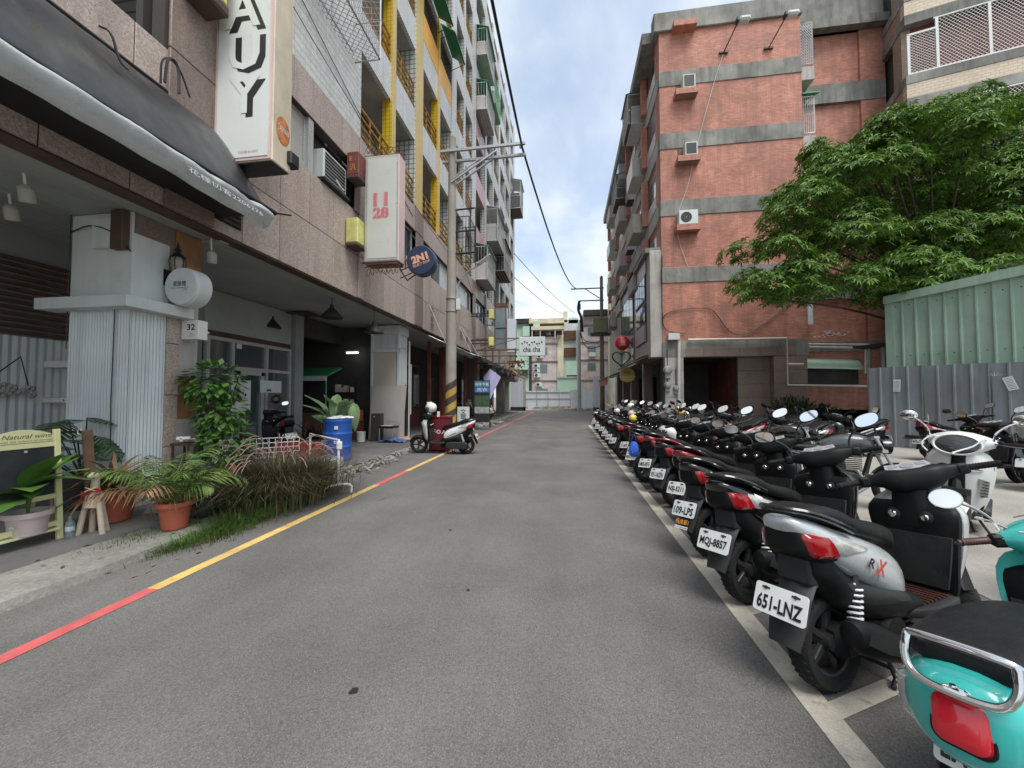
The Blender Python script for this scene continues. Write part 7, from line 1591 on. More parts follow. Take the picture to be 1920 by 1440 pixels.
MIR = lambda sg_: T(.985, sg_ * .36, 1.225) @ Rz(-sg_ * radians(10)) @ Matrix.Rotation(radians(18), 4, 'Y')
def mir_shape(rnd_, k, sg_): return [(sg_ * .085 * k * math.copysign(abs(cos(a)) ** (.8 if not rnd_ else 1), cos(a)) , .055 * k * (1.25 if rnd_ else 1) * math.copysign(abs(sin(a)) ** (.8 if not rnd_ else 1), sin(a)) + (0 if rnd_ else .018 * cos(a))) for a in [2 * pi * i / 24 for i in range(24)]]
def m_mhead(rnd_=False, side=(-1, 1)):
    o = MB()
    for sg_ in side:
        o.M = MIR(sg_); o.loft([[(x, y, z) for y, z in mir_shape(rnd_, k * (.8 if rnd_ else 1), sg_)] for x, k in ((-.012, .97), (-.008, 1.0), (.004, 1.0), (.02, .8), (.028, .4))])
    return o
def m_mglass(rnd_=False, side=(-1, 1)):
    o = MB()
    for sg_ in side:
        o.M = MIR(sg_); p = [(-.0128, y, z) for y, z in mir_shape(rnd_, .9 * (.8 if rnd_ else 1), sg_)]; o.add(p, [tuple(range(24))])
    return o
def m_head(side=(-1, 1)):
    o = MB()
    for sg_ in side: o.ell((1.165, sg_ * .07, .80), .05, .065, .035, 14, 8)
    return o
def m_rail():
    o = MB()
    for sg_ in (-1, 1): o.tube(chaikin([(.08, sg_ * .158, .80), (-.05, sg_ * .165, .86), (-.18, sg_ * .13, .912), (-.245, sg_ * .06, .925), (-.25, 0, .925)], 2), .016, 8)
    return o
TCAP = [(-.232, .772, .06, .045), (-.222, .766, .095, .062), (-.17, .745, .136, .078), (-.10, .73, .150, .08), (-.03, .715, .15, .066)]
def m_tailcap(): return body(MB(), TCAP, 4)
def m_tail(q): return patch(MB(), TCAP, ((-.229, .815), (-.10, .808), (-.02, .672), (-.20, .69)), .012, 4, 9, 6, sides=(q,))
def m_turn(q): return patch(MB(), SP, ((-.11, .815), (.20, .70), (.19, .695), (-.065, .675)), .008, sides=(q,))
# retro pieces
def m_rtail(): o = MB(T(-.462, 0, .645) @ Matrix.Rotation(radians(14), 4, 'Y')); o.loft([[(x, y * k, z * k) for y, z in rrect(.135, .15, .032)] for x, k in ((.06, 1.0), (0, 1.0), (-.022, .93), (-.03, .7))]); return o
def m_rbezel(): o = MB(T(-.462, 0, .645) @ Matrix.Rotation(radians(14), 4, 'Y')); o.loft([[(x, y * k, z * k) for y, z in rrect(.145, .16, .035)] for x, k in ((.06, 1.0), (0, 1.03), (-.004, 1.0))]); return o
def m_rrail():
    o = MB(); l = [(-.30, .12, .80), (-.38, .135, .835), (-.41, .125, .86), (-.415, .08, .868), (-.415, -.08, .868), (-.41, -.125, .86), (-.38, -.135, .835), (-.30, -.12, .80)]; o.tube(chaikin(l, 2), .013, 9)
    l2 = [(-.408, .125, .855), (-.445, .13, .79), (-.47, .105, .745), (-.482, .05, .735), (-.482, -.05, .735), (-.47, -.105, .745), (-.445, -.13, .79), (-.408, -.125, .855)]; o.tube(chaikin(l2, 2), .013, 9); o.bar((-.49, 0, .745), (-.455, 0, .735), .06, .03, c=.008); o.lathe([(.01, 0), (.008, .006)], 8, (-.485, 0, .76)); return o
def m_rturn(q): return patch(MB(), RT, ((-.40, .70), (-.345, .70), (-.345, .54), (-.41, .55)), .014, nu=3, nv=10, sides=(q,))
def m_rturnrib(q):
    o = MB(); 
    for i in range(8): patch(o, RT, ((-.40, .555 + i * .018), (-.345, .55 + i * .018), (-.345, .558 + i * .018), (-.40, .563 + i * .018)), .018, nu=3, nv=2, sides=(q,))
    return o
def m_pipe_piping():
    o = MB(); P_ = smooth_secs([(-.37, .80, .10, .03), (-.34, .80, .15, .05), (-.25, .802, .165, .052), (-.05, .80, .165, .052), (.1, .79, .16, .05), (.3, .765, .15, .05), (.46, .745, .115, .045), (.55, .72, .07, .035)], 2)
    l = [(x, w_ * 1.0, zc + h_ * .2) for x, zc, w_, h_ in P_]; o.tube([l[0][:1] + (0,) + l[0][2:]] + l, .006, 5); o.tube([l[0][:1] + (0,) + l[0][2:]] + [(x, -y, z) for x, y, z in l], .006, 5); return o
def m_rcowl():
    o = MB(); R_ = []
    for y, xc, zc, rx, rz in ((-.25, .985, 1.0, .022, .022), (-.2, .99, 1.0, .045, .042), (-.15, 1.0, .995, .085, .07), (-.08, 1.03, .985, .135, .105), (0, 1.04, .985, .15, .115), (.08, 1.03, .985, .135, .105), (.15, 1.0, .995, .085, .07), (.2, .99, 1.0, .045, .042), (.25, .985, 1.0, .022, .022)):
        R_.append([(xc + rx * cos(a), y, zc + rz * sin(a)) for a in [2 * pi * k / 20 for k in range(20)]])
    o.loft(R_); o.loft([ringxy(*q) for q in ((.84, 1.06, .06, .05), (.9, 1.05, .085, .08), (.96, 1.04, .09, .09))]); return o
OV = T(1.165, 0, .975) @ Matrix.Rotation(radians(-14), 4, 'Y')
def m_ovrim(): o = MB(OV); o.loft([[(x, .155 * k * cos(a), .095 * k * sin(a)) for a in [2 * pi * i / 28 for i in range(28)]] for x, k in ((-.2, .25), (-.17, .55), (-.1, .88), (-.04, 1.0), (.0, 1.05), (.02, 1.05), (.028, .98), (.016, .9))]); return o
def m_ovglass(): o = MB(OV); o.loft([[(x, .155 * k * cos(a), .095 * k * sin(a)) for a in [2 * pi * i / 28 for i in range(28)]] for x, k in ((.016, .92), (.026, .7), (.03, .3))]); return o
def m_rshield(): return MB().loft([ringxy(*q, bul=.13, n=2.8) for q in smooth_secs([(.26, 1.05, .12, .02), (.34, 1.06, .16, .03), (.5, 1.075, .205, .04), (.66, 1.085, .225, .05), (.8, 1.085, .225, .055), (.89, 1.075, .18, .05), (.93, 1.07, .11, .03)], 2)])
def m_rtie(): return MB().loft([ringxy(*q, bul=.0, n=3) for q in smooth_secs([(.36, 1.10, .05, .03), (.5, 1.115, .055, .03), (.7, 1.13, .05, .03), (.86, 1.12, .045, .035), (.93, 1.09, .05, .04)], 2)])
def m_rlamp(q):
    o = MB()
    for sg_ in (q,): o.prism([(1.062 - .0 + .012, sg_ * .145, .50), (1.05 + .012, sg_ * .19, .52), (1.052 + .012, sg_ * .195, .66), (1.075 + .012, sg_ * .13, .68)][::sg_], (.012, 0, 0))
    return o
def m_rlampgrid(q):
    o = MB()
    for sg_ in (q,):
        for i in range(6): z = .52 + i * .027; o.box(1.075, 1.09, sg_ * .14, sg_ * .188, z, z + .007)
    return o
_pc = {}
def hash_(s_): return sum((i + 3) * ord(ch) for i, ch in enumerate(s_))
S_FIX = [  # name, mesh maker, default material, steering part?
    ('mudguard', m_mud, 'gplas', 0), ('engine', m_engine, 'plastic', 0), ('belt_case', m_cvt, 'gplas', 0), ('exhaust', m_muffler, 'plastic', 0), ('heat_shield', m_shield, 'gplas', 0), ('shock_absorber', m_damper, 'dsteel', 0), ('spring', m_spring, 'spring', 0), ('centre_stand', m_stand, 'dsteel', 0), ('side_stand', m_side_stand, 'dsteel', 0), ('floorboard', m_floor, 'gplas', 0), ('floor_mat', m_mat, 'brgrip', 0), ('fork', m_fork, 'dsteel', 1),
    ('switch_housing', m_switch, 'plastic', 1), ('brake_lever', m_lever, 'dsteel', 1)]
def inst(key, maker, mt, parent, name, loc=None, Mx=None):
    if key not in _pc:
        o = maker().build(name, M['plastic'], None, 40); _pc[key] = o.data; bpy.data.objects.remove(o)
    o = obj(name, _pc[key], parent); o.material_slots[0].link = 'OBJECT'; o.material_slots[0].material = M[mt] if isinstance(mt, str) else mt
    if Mx is not None: o.matrix_local = Mx
    return o
AX0 = Vector((1.06, 0, .9)); AXD = Vector((-.34, 0, .94)).normalized()
def scooter(style, label, loc, hd, lean=6, steer=25, c1='silverp', c2='plastic', plate=None, seat='seat', mirrors=True, spring='spring', name='motor_scooter', grp='scooters parked in the row', rail='blk', grip='rubber', turn='clens', z=0, rnd_=None, kids=None):
    t = thing(name, label, 'scooter', (loc[0], loc[1], z), hd, grp); t.rotation_euler = (radians(-lean), 0, hd)
    rnd_ = (style == 'retro') if rnd_ is None else rnd_
    St = T(*AX0) @ Matrix.Rotation(radians(steer), 4, AXD) @ T(*(-AX0)); I_ = Matrix()
    for nm, mk_, mt, sf in S_FIX:
        if nm == 'spring': mt = spring
        if nm in ('spring', 'shock_absorber', 'switch_housing', 'brake_lever'):
            for q_ in (-1, 1): inst(nm + str(q_), lambda: mk_((q_,)), mt, t, nm, Mx=St if sf else I_)
        else: inst(nm, mk_, mt, t, nm, Mx=St if sf else I_)
    for x in (0, 1.28):
        wh = inst('wheel', m_wheel, 'rubber', t, 'wheel', Mx=(St if x else I_) @ T(x, 0, WR)); inst('rim', m_rim, 'rim', wh, 'rim')
    for sg_ in (-1, 1): inst('grip%d' % sg_, lambda: m_grip(sg_), grip, t, 'grip', Mx=St)
    if mirrors:
        for q_ in (-1, 1):
            inst('mstem%d' % q_, lambda: m_mstem((q_,)), 'dsteel' if style != 'retro' else 'chrome', t, 'mirror_stem', Mx=St); mh = inst('mhead%d%d' % (rnd_, q_), lambda: m_mhead(rnd_, (q_,)), 'chrome' if rnd_ else 'plastic', t, 'mirror', Mx=St); inst('mglass%d%d' % (rnd_, q_), lambda: m_mglass(rnd_, (q_,)), 'mirror', mh, 'mirror_glass')
    inst('inner', m_inner, 'plastic', t, 'leg_shield'); inst('glove', m_glove, 'dusty', t, 'glove_panel'); lc = inst('lockcup', m_lockcup, 'gplas', t, 'key_switch'); inst('locks', m_locks, 'chrome', lc, 'key_barrel')
    if style == 'sport':
        inst('sbody', lambda: body(MB(), SP), c1, t, 'tail_panel'); inst('under', lambda: body(MB(), UC), 'plastic', t, 'under_cowl'); inst('seat', m_seat, seat, t, 'seat'); inst('rail', m_rail, rail, t, 'grab_rail'); inst('tailcap', m_tailcap, 'plastic', t, 'tail_cap'); [(inst('tail%d' % q_, lambda: m_tail(q_), 'redlens', t, 'tail_light'), inst('turn%d' % q_, lambda: m_turn(q_), turn, t, 'turn_signal')) for q_ in (-1, 1)]
        inst('skirt', lambda: patch(MB(), UC, ((.0, .56), (.52, .44), (.56, .36), (.1, .42)), .012), 'gplas', t, 'side_skirt')
        inst('cover', m_cover, c1, t, 'front_cover'); inst('ffender', m_ffender, c2, t, 'front_fender', Mx=St); inst('cowl', m_cowl, c2, t, 'handlebar_cowl', Mx=St); d = inst('dash', m_dash, 'dash', t, 'dashboard', Mx=St); inst('dashg', m_dashg, 'dashg', d, 'display'); [inst('head%d' % q_, lambda: m_head((q_,)), 'hlens', t, 'headlight') for q_ in (-1, 1)]
    else:
        inst('rbody', lambda: body(MB(), RT, 2.4, 26), c1, t, 'tail_panel'); inst('rseat', lambda: m_seat(True), seat, t, 'seat'); inst('piping', m_pipe_piping, 'whitep', t.children[-1], 'piping'); inst('rrail', m_rrail, 'chrome', t, 'grab_rail'); inst('rbez', m_rbezel, 'plastic', t, 'tail_bezel'); inst('rtail', m_rtail, 'redtail', t, 'tail_light'); [inst('rturnrib%d' % q_, lambda: m_rturnrib(q_), 'chrome', inst('rturn%d' % q_, lambda: m_rturn(q_), 'clens', t, 'turn_signal'), 'lens_rib') for q_ in (-1, 1)]
        inst('rshield', m_rshield, c1, t, 'front_cover'); inst('rtie', m_rtie, 'plastic', t, 'centre_strip'); [inst('rlampgrid%d' % q_, lambda: m_rlampgrid(q_), 'chrome', inst('rlamp%d' % q_, lambda: m_rlamp(q_), 'clens', t, 'front_turn_signal'), 'lens_rib') for q_ in (-1, 1)]; inst('rfender', lambda: m_ffender(.105, -5, 170), c1, t, 'front_fender', Mx=St); inst('rcowl', m_rcowl, c1, t, 'handlebar_cowl', Mx=St); q = inst('ovrim', m_ovrim, c1, t, 'headlight', Mx=St); inst('ovglass', m_ovglass, 'hlens', q, 'headlight_glass'); d = inst('rdash', m_dash, 'dash', t, 'dashboard', Mx=St)
    for q_ in (-1, 1) if style == 'sport' else (): inst('cab%d' % q_, lambda: MB().tube(chaikin([(1.0, q_ * .2, 1.0), (1.14, q_ * .2, 1.05), (1.17, q_ * .1, .98), (1.1, q_ * .04, .88)], 2), .006, 5), 'ink', t, 'cable', Mx=St)
    if style == 'sport':
        dk = len(_pc) % 3 if False else (hash_(label) % 4)
        if dk < 3:
            for q_ in (-1, 1): inst('dec%d%d' % (dk, q_), lambda: patch(MB(), SP, (((.12, .69), (.46, .52), (.47, .50), (.14, .655)), ((.2, .60), (.48, .47), (.49, .44), (.22, .555)), ((.05, .745), (.4, .58), (.41, .565), (.06, .725)))[dk], .0025, nv=2, sides=(q_,)), ('dash', 'redlens', 'whiteink')[dk] if c1 != 'whitep' else 'ink', t, 'decal')
    p = inst('plate', m_plate, 'plate', t, 'licence_plate'); inst('bolts', m_bolts, 'dsteel', p, 'plate_bolt')
    if plate:
        Mp = plate_M(); r = Mp.to_3x3(); text(plate, .225, .072, M['ink'], p, Mp @ Vector((-.0035, 0, -.018)), r @ Vector((0, -1, 0)), r @ Vector((0, 0, 1)), bold=.03, name='plate_number')
    return t
H = radians(29); G1 = 'scooters parked along the white line'
def row(x, y, label, style='sport', **k):
    k.setdefault('grp', G1); return scooter(style, label, (x, y), k.pop('hd', H), **k)
# nearest first
tq = row(1.485, 1.485, 'nearest turquoise retro scooter with chrome rail and red tail light at the bottom right corner', 'retro', hd=radians(34), c1='tealp', steer=30, grip='brgrip', plate='EMP-6317', lean=5); tq.scale = (.88, .88, .88)
s = row(1.345, 2.23, 'silver scooter with plate 651-LNZ, black floorboard and red tail light', c1='silverp', plate='651-LNZ', mirrors=False, steer=38)
text('R', .05, .05, M['ink'], s, (.15, -.179, .64), (.92, 0, -.38), (.38, 0, .92), bold=.03, shear=.3); text('X', .09, .08, M['redink'], s, (.225, -.181, .605), (.92, 0, -.38), (.38, 0, .92), bold=.04, shear=.3)
s = row(1.33, 3.06, 'black scooter with plate MQJ-8857 and clear pointed turn signals', c1='blk', plate='MQJ-8857', steer=30)
inst('decalw', lambda: patch(MB(), SP, ((-.03, .80), (.05, .765), (.05, .73), (-.03, .765)), .003), 'whitep', s, 'sticker')
s = row(1.36, 3.86, 'black and red scooter with plate 109-LPS and gold characters on its mudguard', c1='blk', plate='109-LPS', steer=26)
Mf = T(-.318, 0, .335) @ Matrix.Rotation(radians(28), 4, 'Y'); rf = Mf.to_3x3(); text('飛虎第1', .15, .05, M['gold'], s, Mf @ Vector((-.024, 0, .01)), rf @ Vector((0, -1, 0)), rf @ Vector((0, 0, 1)), bold=.03); o = MB(Mf); o.box(-.026, -.02, -.075, .075, -.04, -.03).box(-.026, -.02, -.075, .075, -.055, -.047); o.build('stripe', M['whiteink'], s)
row(1.52, 4.70, 'dark red scooter with plate NSJ and long red tail panel', c1='redp', plate='NSJ-5211', steer=24)
row(1.50, 5.52, 'black scooter with plate 931-NZN and red side lens', c1='blk', plate='931-NZN', steer=26, rail='redp')
row(1.50, 6.35, 'red and black scooter with plate HMX-0076', c1='redp', plate='HMX-0076', steer=22)
row(1.40, 7.05, 'black scooter with plate MJG-6795 and a blue bag on its tail', c1='blk', plate='MJG-6795', steer=26)
row(1.55, 7.85, 'black scooter with plate MLY-0007 in the middle of the row', c1='greyp', plate='MLY-0007', steer=24)
row(1.52, 8.65, 'dark red scooter behind the blue bag', c1='redp', plate='217-MTB', steer=24)
cl = ['blk', 'whitep', 'blk', 'redp', 'greyp', 'blk', 'silverp', 'blk', 'whitep', 'redp', 'blk']
lb = ['black scooter with a white tail stripe, ninth plate up the row', 'white tailed scooter halfway along the far part of the row', 'black scooter just beyond the white tailed one', 'red tailed scooter in the far part of the row', 'grey scooter in the far part of the row', 'black scooter carrying a white helmet near the far end', 'silver scooter near the far end of the row', 'black scooter beside the silver one near the far end', 'white scooter with a red lens at the far end of the row', 'red tailed scooter, last but one in the row', 'black scooter at the very end of the row']
rs = random.Random(8)
for i in range(11): row(1.45 + rs.uniform(-.12, .1), 9.45 + i * .84, lb[i], c1=cl[i], c2=rs.choice(['plastic', cl[i]]), plate='%s-%d' % (''.join(rs.choice('BCDEFGHJKLMNPRT') for _ in range(3)), rs.randint(1000, 9999)), steer=rs.uniform(10, 38), hd=H + radians(rs.uniform(-5, 5)), lean=rs.uniform(4, 7))
# ------------------------------------------------------------------ naked motorcycle
def motorcycle(label, loc, hd, tank='greyp', steer=10, lean=8, grp=None, z=0):
    t = thing('motorcycle', label, 'motorcycle', (loc[0], loc[1], z), hd, grp); t.rotation_euler = (radians(-lean), 0, hd); r = .30; St = T(1.12, 0, .85) @ Matrix.Rotation(radians(steer), 4, Vector((-.42, 0, .9))) @ T(-1.12, 0, -.85)
    def mw():
        o = MB(); o.lathe([(r - .07, -.03), (r - .03, -.055), (r - .006, -.035), (r, 0), (r - .006, .035), (r - .03, .055), (r - .07, .03), (r - .07, -.03)], 36, (0, 0, 0), 'y', False); return o
    def mr():
        o = MB(); o.lathe([(r - .068, -.03), (r - .085, 0), (r - .068, .03)], 28, (0, 0, 0), 'y', False); o.lathe([(.01, -.06), (.045, -.05), (.045, .05), (.01, .06)], 14, (0, 0, 0), 'y'); o.lathe([(.13, .06), (.13, .066), (.06, .066), (.06, .06)], 24, (0, 0, 0), 'y', False)
        for k in range(10): a = 2 * pi * k / 10; o.bar((.03 * cos(a), 0, .03 * sin(a)), ((r - .08) * cos(a), 0, (r - .08) * sin(a)), .018, .02, (0, 1, 0))
        return o
    for x in (0, 1.34): wq = inst('mwheel', mw, 'rubber', t, 'wheel', Mx=(St if x else Matrix()) @ T(x, 0, r)); inst('mrim', mr, 'rim', wq, 'rim')
    inst('tank', lambda: body(MB(), [(.52, .79, .10, .07), (.58, .80, .13, .10), (.72, .84, .155, .125), (.88, .86, .165, .13), (1.0, .85, .15, .12), (1.08, .83, .10, .09), (1.11, .82, .05, .05)], 2.5), tank, t, 'fuel_tank'); inst('cap', lambda: MB().lathe([(.03, 0), (.028, .012), (.004, .014)], 14, (.86, 0, .985)), 'chrome', t, 'fuel_cap')
    inst('mseat', lambda: body(MB(), [(-.3, .86, .08, .03), (-.2, .855, .11, .045), (.0, .83, .125, .05), (.1, .79, .135, .05), (.35, .77, .13, .05), (.55, .78, .09, .05)], 3), 'seat', t, 'seat'); inst('mtail', lambda: body(MB(), [(-.36, .82, .05, .03), (-.2, .78, .09, .06), (.1, .70, .11, .07), (.4, .66, .11, .08)], 3), 'blk', t, 'tail_panel'); inst('mtl', lambda: MB().box(-.39, -.355, -.05, .05, .80, .84, .01), 'redlens', t, 'tail_light')
    def eng():
        o = MB(); o.box(.48, .95, -.14, .14, .24, .48, .04); o.lathe([(.1, -.02), (.1, .02), (.02, .03)], 18, (.6, -.15, .34), 'y')
        for i in range(8): o.box(.72, .96, -.11, .11, .485 + i * .026, .50 + i * .026, .003)
        return o
    inst('meng', eng, 'gplas', t, 'engine')
    def frm():
        o = MB()
        for s_ in (-1, 1): o.tube(chaikin([(1.1, s_ * .04, .82), (.9, s_ * .12, .70), (.5, s_ * .14, .68), (.35, s_ * .12, .3)], 1), .02, 7); o.tube([(.4, s_ * .1, .34), (0, s_ * .09, r)], .025, 7); o.tube([(1.08, s_ * .05, .75), (.95, s_ * .1, .25), (.5, s_ * .1, .2)], .018, 6); o.tube([(.35, s_ * .12, .66), (-.28, s_ * .09, .8)], .015, 6)
        return o
    inst('mfr', frm, 'dsteel', t, 'frame')
    def fk():
        o = MB()
        for s_ in (-1, 1): o.tube([(1.34, s_ * .1, r), (1.28, s_ * .1, .48)], .03, 8); o.tube([(1.28, s_ * .1, .46), (1.09, s_ * .1, .95)], .02, 8)
        o.bar((1.17, -.13, .76), (1.17, .13, .76), .06, .04); o.bar((1.1, -.12, .94), (1.1, .12, .94), .06, .03); return o
    inst('mfk', fk, 'gsteel', t, 'fork', Mx=St); inst('mff', lambda: MB().sheet([[(1.34 + (.335 - .03 * s_ * s_) * cos(radians(a)), s_ * .075, r + (.335 - .03 * s_ * s_) * sin(radians(a))) for s_ in (-1, -.6, 0, .6, 1)] for a in range(30, 151, 10)]), 'blk', t, 'front_fender', Mx=St)
    inst('mhl', lambda: MB().lathe([(.03, -.12), (.09, -.08), (.11, 0), (.105, .012)], 20, (1.26, 0, .84), 'x'), 'blk', t, 'headlight', Mx=St); inst('mhlg', lambda: MB().lathe([(.1, .012), (.06, .025), (.005, .03)], 20, (1.26, 0, .84), 'x'), 'clens', t.children[-1], 'headlight_glass')
    inst('mbar', lambda: MB().tube(chaikin([(.98, -.38, 1.03), (1.02, -.25, 1.05), (1.1, -.12, .98), (1.1, .12, .98), (1.02, .25, 1.05), (.98, .38, 1.03)], 1), .011, 7), 'dsteel', t, 'handlebar', Mx=St)
    for s_ in (-1, 1): inst('mgr%d' % s_, lambda: MB().tube([(1.01, s_ * .27, 1.048), (.975, s_ * .4, 1.028)], .017, 10), 'rubber', t, 'grip', Mx=St)
    def ms_():
        o = MB()
        for s_ in (-1, 1): o.tube([(1.02, s_ * .24, 1.05), (1.03, s_ * .3, 1.18), (1.02, s_ * .33, 1.22)], .006, 5)
        return o
    inst('mms', ms_, 'dsteel', t, 'mirror_stem', Mx=St)
    def mh_(g_, side):
        o = MB()
        for s_ in (side,):
            o.M = T(1.015, s_ * .36, 1.26) @ Matrix.Rotation(radians(12), 4, 'Y')
            if not g_: o.loft([[(x, .08 * k * cos(a), .055 * k * sin(a)) for a in [2 * pi * i / 20 for i in range(20)]] for x, k in ((-.01, 1), (.006, 1), (.022, .6))])
            else: o.add([(-.0106, .072 * cos(a), .049 * sin(a)) for a in [2 * pi * i / 20 for i in range(20)]], [tuple(range(20))])
        return o
    for q_ in (-1, 1): q = inst('mmh%d' % q_, lambda: mh_(0, q_), 'plastic', t, 'mirror', Mx=St); inst('mmg%d' % q_, lambda: mh_(1, q_), 'mirror', q, 'mirror_glass')
    inst('mex', lambda: MB().tube([(.9, -.12, .5), (1.0, -.13, .3), (.85, -.14, .17), (.4, -.15, .19), (.15, -.18, .28)], .022, 8).tube([(.25, -.18, .27), (.2, -.185, .285), (-.18, -.2, .42), (-.2, -.2, .425)], [.03, .055, .055, .03], 12), 'gsteel', t, 'exhaust'); inst('mss', m_side_stand, 'dsteel', t, 'side_stand')
    return t
G2 = 'scooters and motorcycles standing in the lot'
LZ = .004
motorcycle('black naked motorcycle with a round dark tank in the middle of the lot', (3.05, 6.15), radians(-22), 'greyp', 12, 7, G2, LZ)
motorcycle('far black motorcycle half hidden behind the first one', (3.3, 8.1), radians(-30), 'blk', -8, 7, G2, LZ)
def lot(x, y, hd, label, style='sport', **k):
    k.setdefault('grp', G2); return scooter(style, label, (x, y), radians(hd), z=LZ, **k)
s = lot(4.62, 5.28, 226, 'white retro scooter facing the road with a dark oval headlight', 'retro', c1='whitep', steer=-6, lean=4, plate=None)
s.scale = (1.05, 1.05, 1.05)
text('Miss', .12, .034, M['ink'], s, (1.1, .10, .80), (-.45, 1, 0), (0, 0, 1), shear=.4, th=.045); o = MB(); o.prism([(1.13, .05, .755), (1.115, .1, .735), (1.08, .16, .755), (1.115, .1, .775)], (.012, 0, 0)); o.build('emblem', M['gsteel'], s)
lot(8.45, 10.2, 8, 'red scooter with plate MTR-5775 by the blue grey fence', c1='redp', plate='MTR-5775', steer=20)
lot(7.7, 10.9, 188, 'black scooter facing left beside the red one at the fence', c1='blk', steer=10); lot(6.3, 11.1, 195, 'black and grey scooter in front of the left end of the fence', c1='greyp', steer=-15)
lot(5.4, 12.4, 200, 'black scooter behind the motorcycles near the brick wall', c1='blk', steer=20)
lot(6.55, 7.55, 15, 'black scooter with silver mirrors at the right edge beside the fence', c1='blk', steer=12, c2='blk'); lot(7.4, 7.1, 20, 'grey and black scooter at the right edge in front of the fence', c1='greyp', steer=-10)
lot(3.62, 3.05, 26, 'black scooter just right of the turquoise handlebar, only its rounded seat in view', c1='blk', steer=10)
lot(4.6, 14.2, 215, 'grey and yellow scooter facing the road beside the garage opening', c1='greyp', c2='yel', steer=15); lot(3.9, 13.2, 205, 'black scooter with a blue raincoat in the second row', c1='blk', steer=-10); lot(3.7, 11.6, 200, 'black scooter in the middle of the second row', c1='blk', steer=20); lot(3.6, 10.1, 205, 'dark scooter in the second row behind the red tails', c1='greyp', steer=-20, rnd_=True); lot(4.0, 15.6, 205, 'black scooter with tall mirrors in front of the electric meters', c1='blk', steer=8); lot(3.9, 17.2, 200, 'black scooter in the shade before the shops', c1='blk', steer=-12); lot(5.6, 16.2, 195, 'black scooter at the mouth of the garage', c1='blk', steer=25); lot(6.7, 15.6, 190, 'silver scooter inside the shade of the garage', c1='silverp', steer=5); lot(7.4, 13.6, 200, 'dark scooter before the granite pillar', c1='blk', steer=-5)
lot(2.95, 8.9, 208, 'white trimmed scooter in the second row beyond the motorcycle', c1='whitep', steer=12, rnd_=True)
lot(5.7, 9.7, 192, 'black scooter standing alone between the motorcycles and the fence', c1='blk', steer=18); lot(4.9, 10.9, 205, 'dark red scooter in the third row before the brick wall', c1='redp', steer=-12); motorcycle('black motorcycle parked nose out near the garage pillar', (6.3, 13.3), radians(200), 'blk', 10, 6, G2, LZ)
# helmets, raincoat, blue bag
def helmet(loc, a, m, label, visor='hlens', full=True):
    t = thing('helmet', label, 'helmet', loc, a); o = MB(); o.ell((0, 0, 0), .13, .115, .12, 20, 12); o.build('shell', M[m], t); o = MB()
    o.sheet([[(.134 * cos(u), .119 * sin(u), z) for u in [-1.0 + 2.0 * i / 10 for i in range(11)]] for z in (-.05, .0, .045)]); o.build('visor', M[visor], t); MB().tube([(.124 * cos(u), .11 * sin(u), -.06) for u in [2 * pi * i / 20 for i in range(20)]], .012, 6, closed=True).build('trim', M['plastic'], t); return t
helmet((2.28, 14.1, 1.16), -.6, 'whitep', 'white full face helmet on a mirror near the far end of the row'); helmet((2.05, 12.5, .96), .5, 'pinkpot', 'pink helmet on a seat in the far part of the row'); helmet((2.2, 12.0, .92), 2.2, 'whitep', 'white helmet beside the pink one'); helmet((1.95, 11.7, .86), 1, 'yel', 'cream yellow helmet below the pink one'); helmet((1.95, 15.3, .95), 1.4, 'whitep', 'white helmet on the scooter closest to the transformer pole')
t = thing('raincoat', 'blue raincoat draped over a scooter in the second row', 'raincoat', (3.2, 12.75, .82)); rs = random.Random(3); MB().sheet([[((i - 4) * .09, (j - 3) * .1, .18 - .02 * (i - 4) ** 2 - .03 * (j - 3) ** 2 + rs.uniform(-.03, .03)) for i in range(9)] for j in range(7)]).build('cloth', M['bluep'], t, 50)
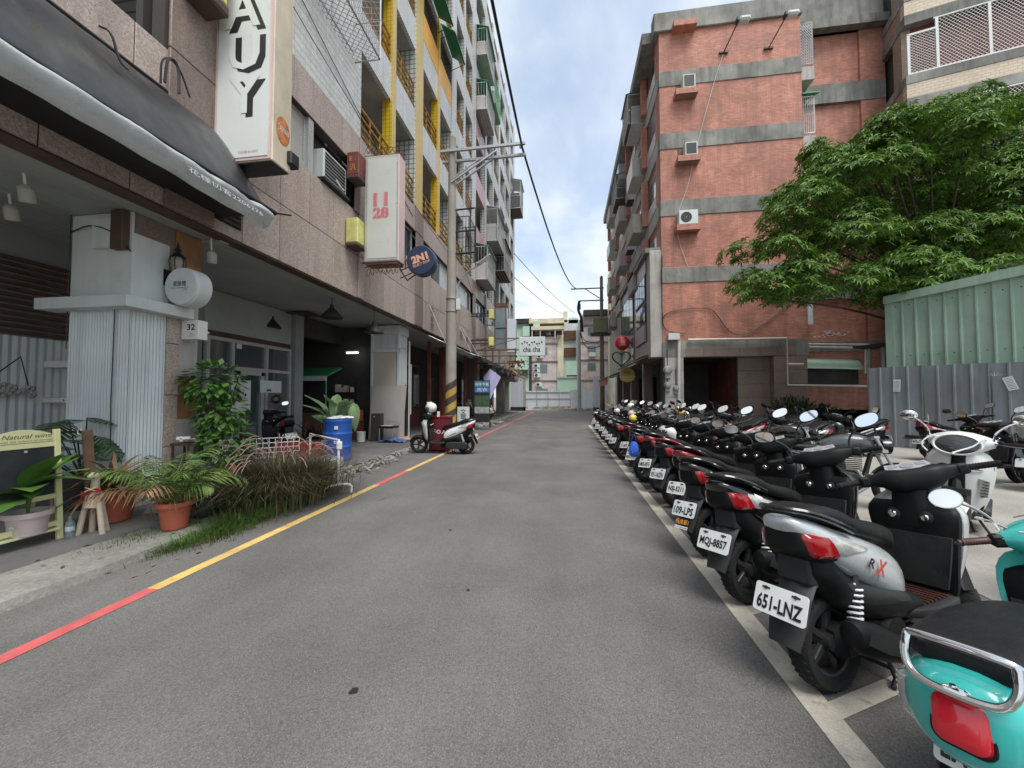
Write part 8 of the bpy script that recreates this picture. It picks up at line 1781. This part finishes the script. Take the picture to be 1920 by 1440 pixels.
t = thing('shopping_bag', 'blue and white bag hanging on a scooter tail in the row', 'bag', (1.13, 6.72, .62)); o = MB(); o.loft([[(w_ * cos(a) + rs.uniform(-.012, .012), d * sin(a), z) for a in [2 * pi * k / 12 for k in range(12)]] for z, w_, d in ((-.13, .04, .03), (-.10, .09, .05), (0, .085, .05), (.08, .06, .03), (.12, .03, .012))]); o.build('sack', mat('blue_bag', (.02, .10, .5), .5, var=.3, vsc=6, spots=.6, spcol=(.6, .62, .6)), t, 50); MB().tube(chaikin([(-.04, 0, .14), (0, 0, .26), (.04, 0, .14)], 2), .006, 4).build('handle', M['bluep'], t)
# left side of the road
s = scooter('sport', 'white and black scooter parked across the yellow line by the pole', (-2.62, 9.82), radians(181), lean=2, steer=12, c1='whitep', c2='plastic', plate='EWA-1203', grp='scooters on the left side')
P_ = (-3.22, 9.82); t = thing('helmet', 'open white helmet with raised visor hanging on the white scooter', 'helmet', (-3.6, 9.86, 1.18), pi - .2); MB().ell((0, 0, .03), .16, .135, .14, 20, 12).build('shell', M['whitep'], t); MB().sheet([[(.15 * cos(u) - .02, .125 * sin(u), z + .05 - .25 * cos(u) * (z - .05)) for u in [-1.1 + 2.2 * i / 10 for i in range(11)]] for z in (.06, .1, .15)]).build('visor', M['whitep'], t)
t = thing('cargo_box', 'maroon box with white emblems standing behind the white scooter', 'box', (-3.45, 10.25, .0)); MB().box(-.28, .28, -.2, .2, .03, .92, .02).build('box', mat('maroon', (.13, .012, .02), .45), t); MB().box(-.29, .29, -.21, .21, .921, .98, .01).build('lid', M['redp'], t); text('不◎人', .44, .12, M['whiteink'], t, (0, -.202, .55), (1, 0, 0), (0, 0, 1)); MB().box(-.05, .03, -.215, -.201, .95, 1.1, .005).build('latch', M['whitep'], t)
scooter('sport', 'dark grey scooter with a black helmet in front of the glass door', (-6.6, 8.3), radians(150), lean=4, steer=-20, c1='greyp', z=FZ, grp='scooters on the left side'); helmet((-7.3, 8.75, FZ + 1.32), -1.2, 'blk', 'black helmet on the grey scooter by the glass door')
scooter('retro', 'white and blue scooter under the far awning on the left', (-4.6, 21.6), radians(170), lean=4, steer=10, c1='whitep', z=FZ, grp='scooters on the left side'); scooter('sport', 'black scooter deep under the far awning on the left', (-4.7, 22.9), radians(165), lean=4, steer=10, c1='blk', z=FZ, grp='scooters on the left side')
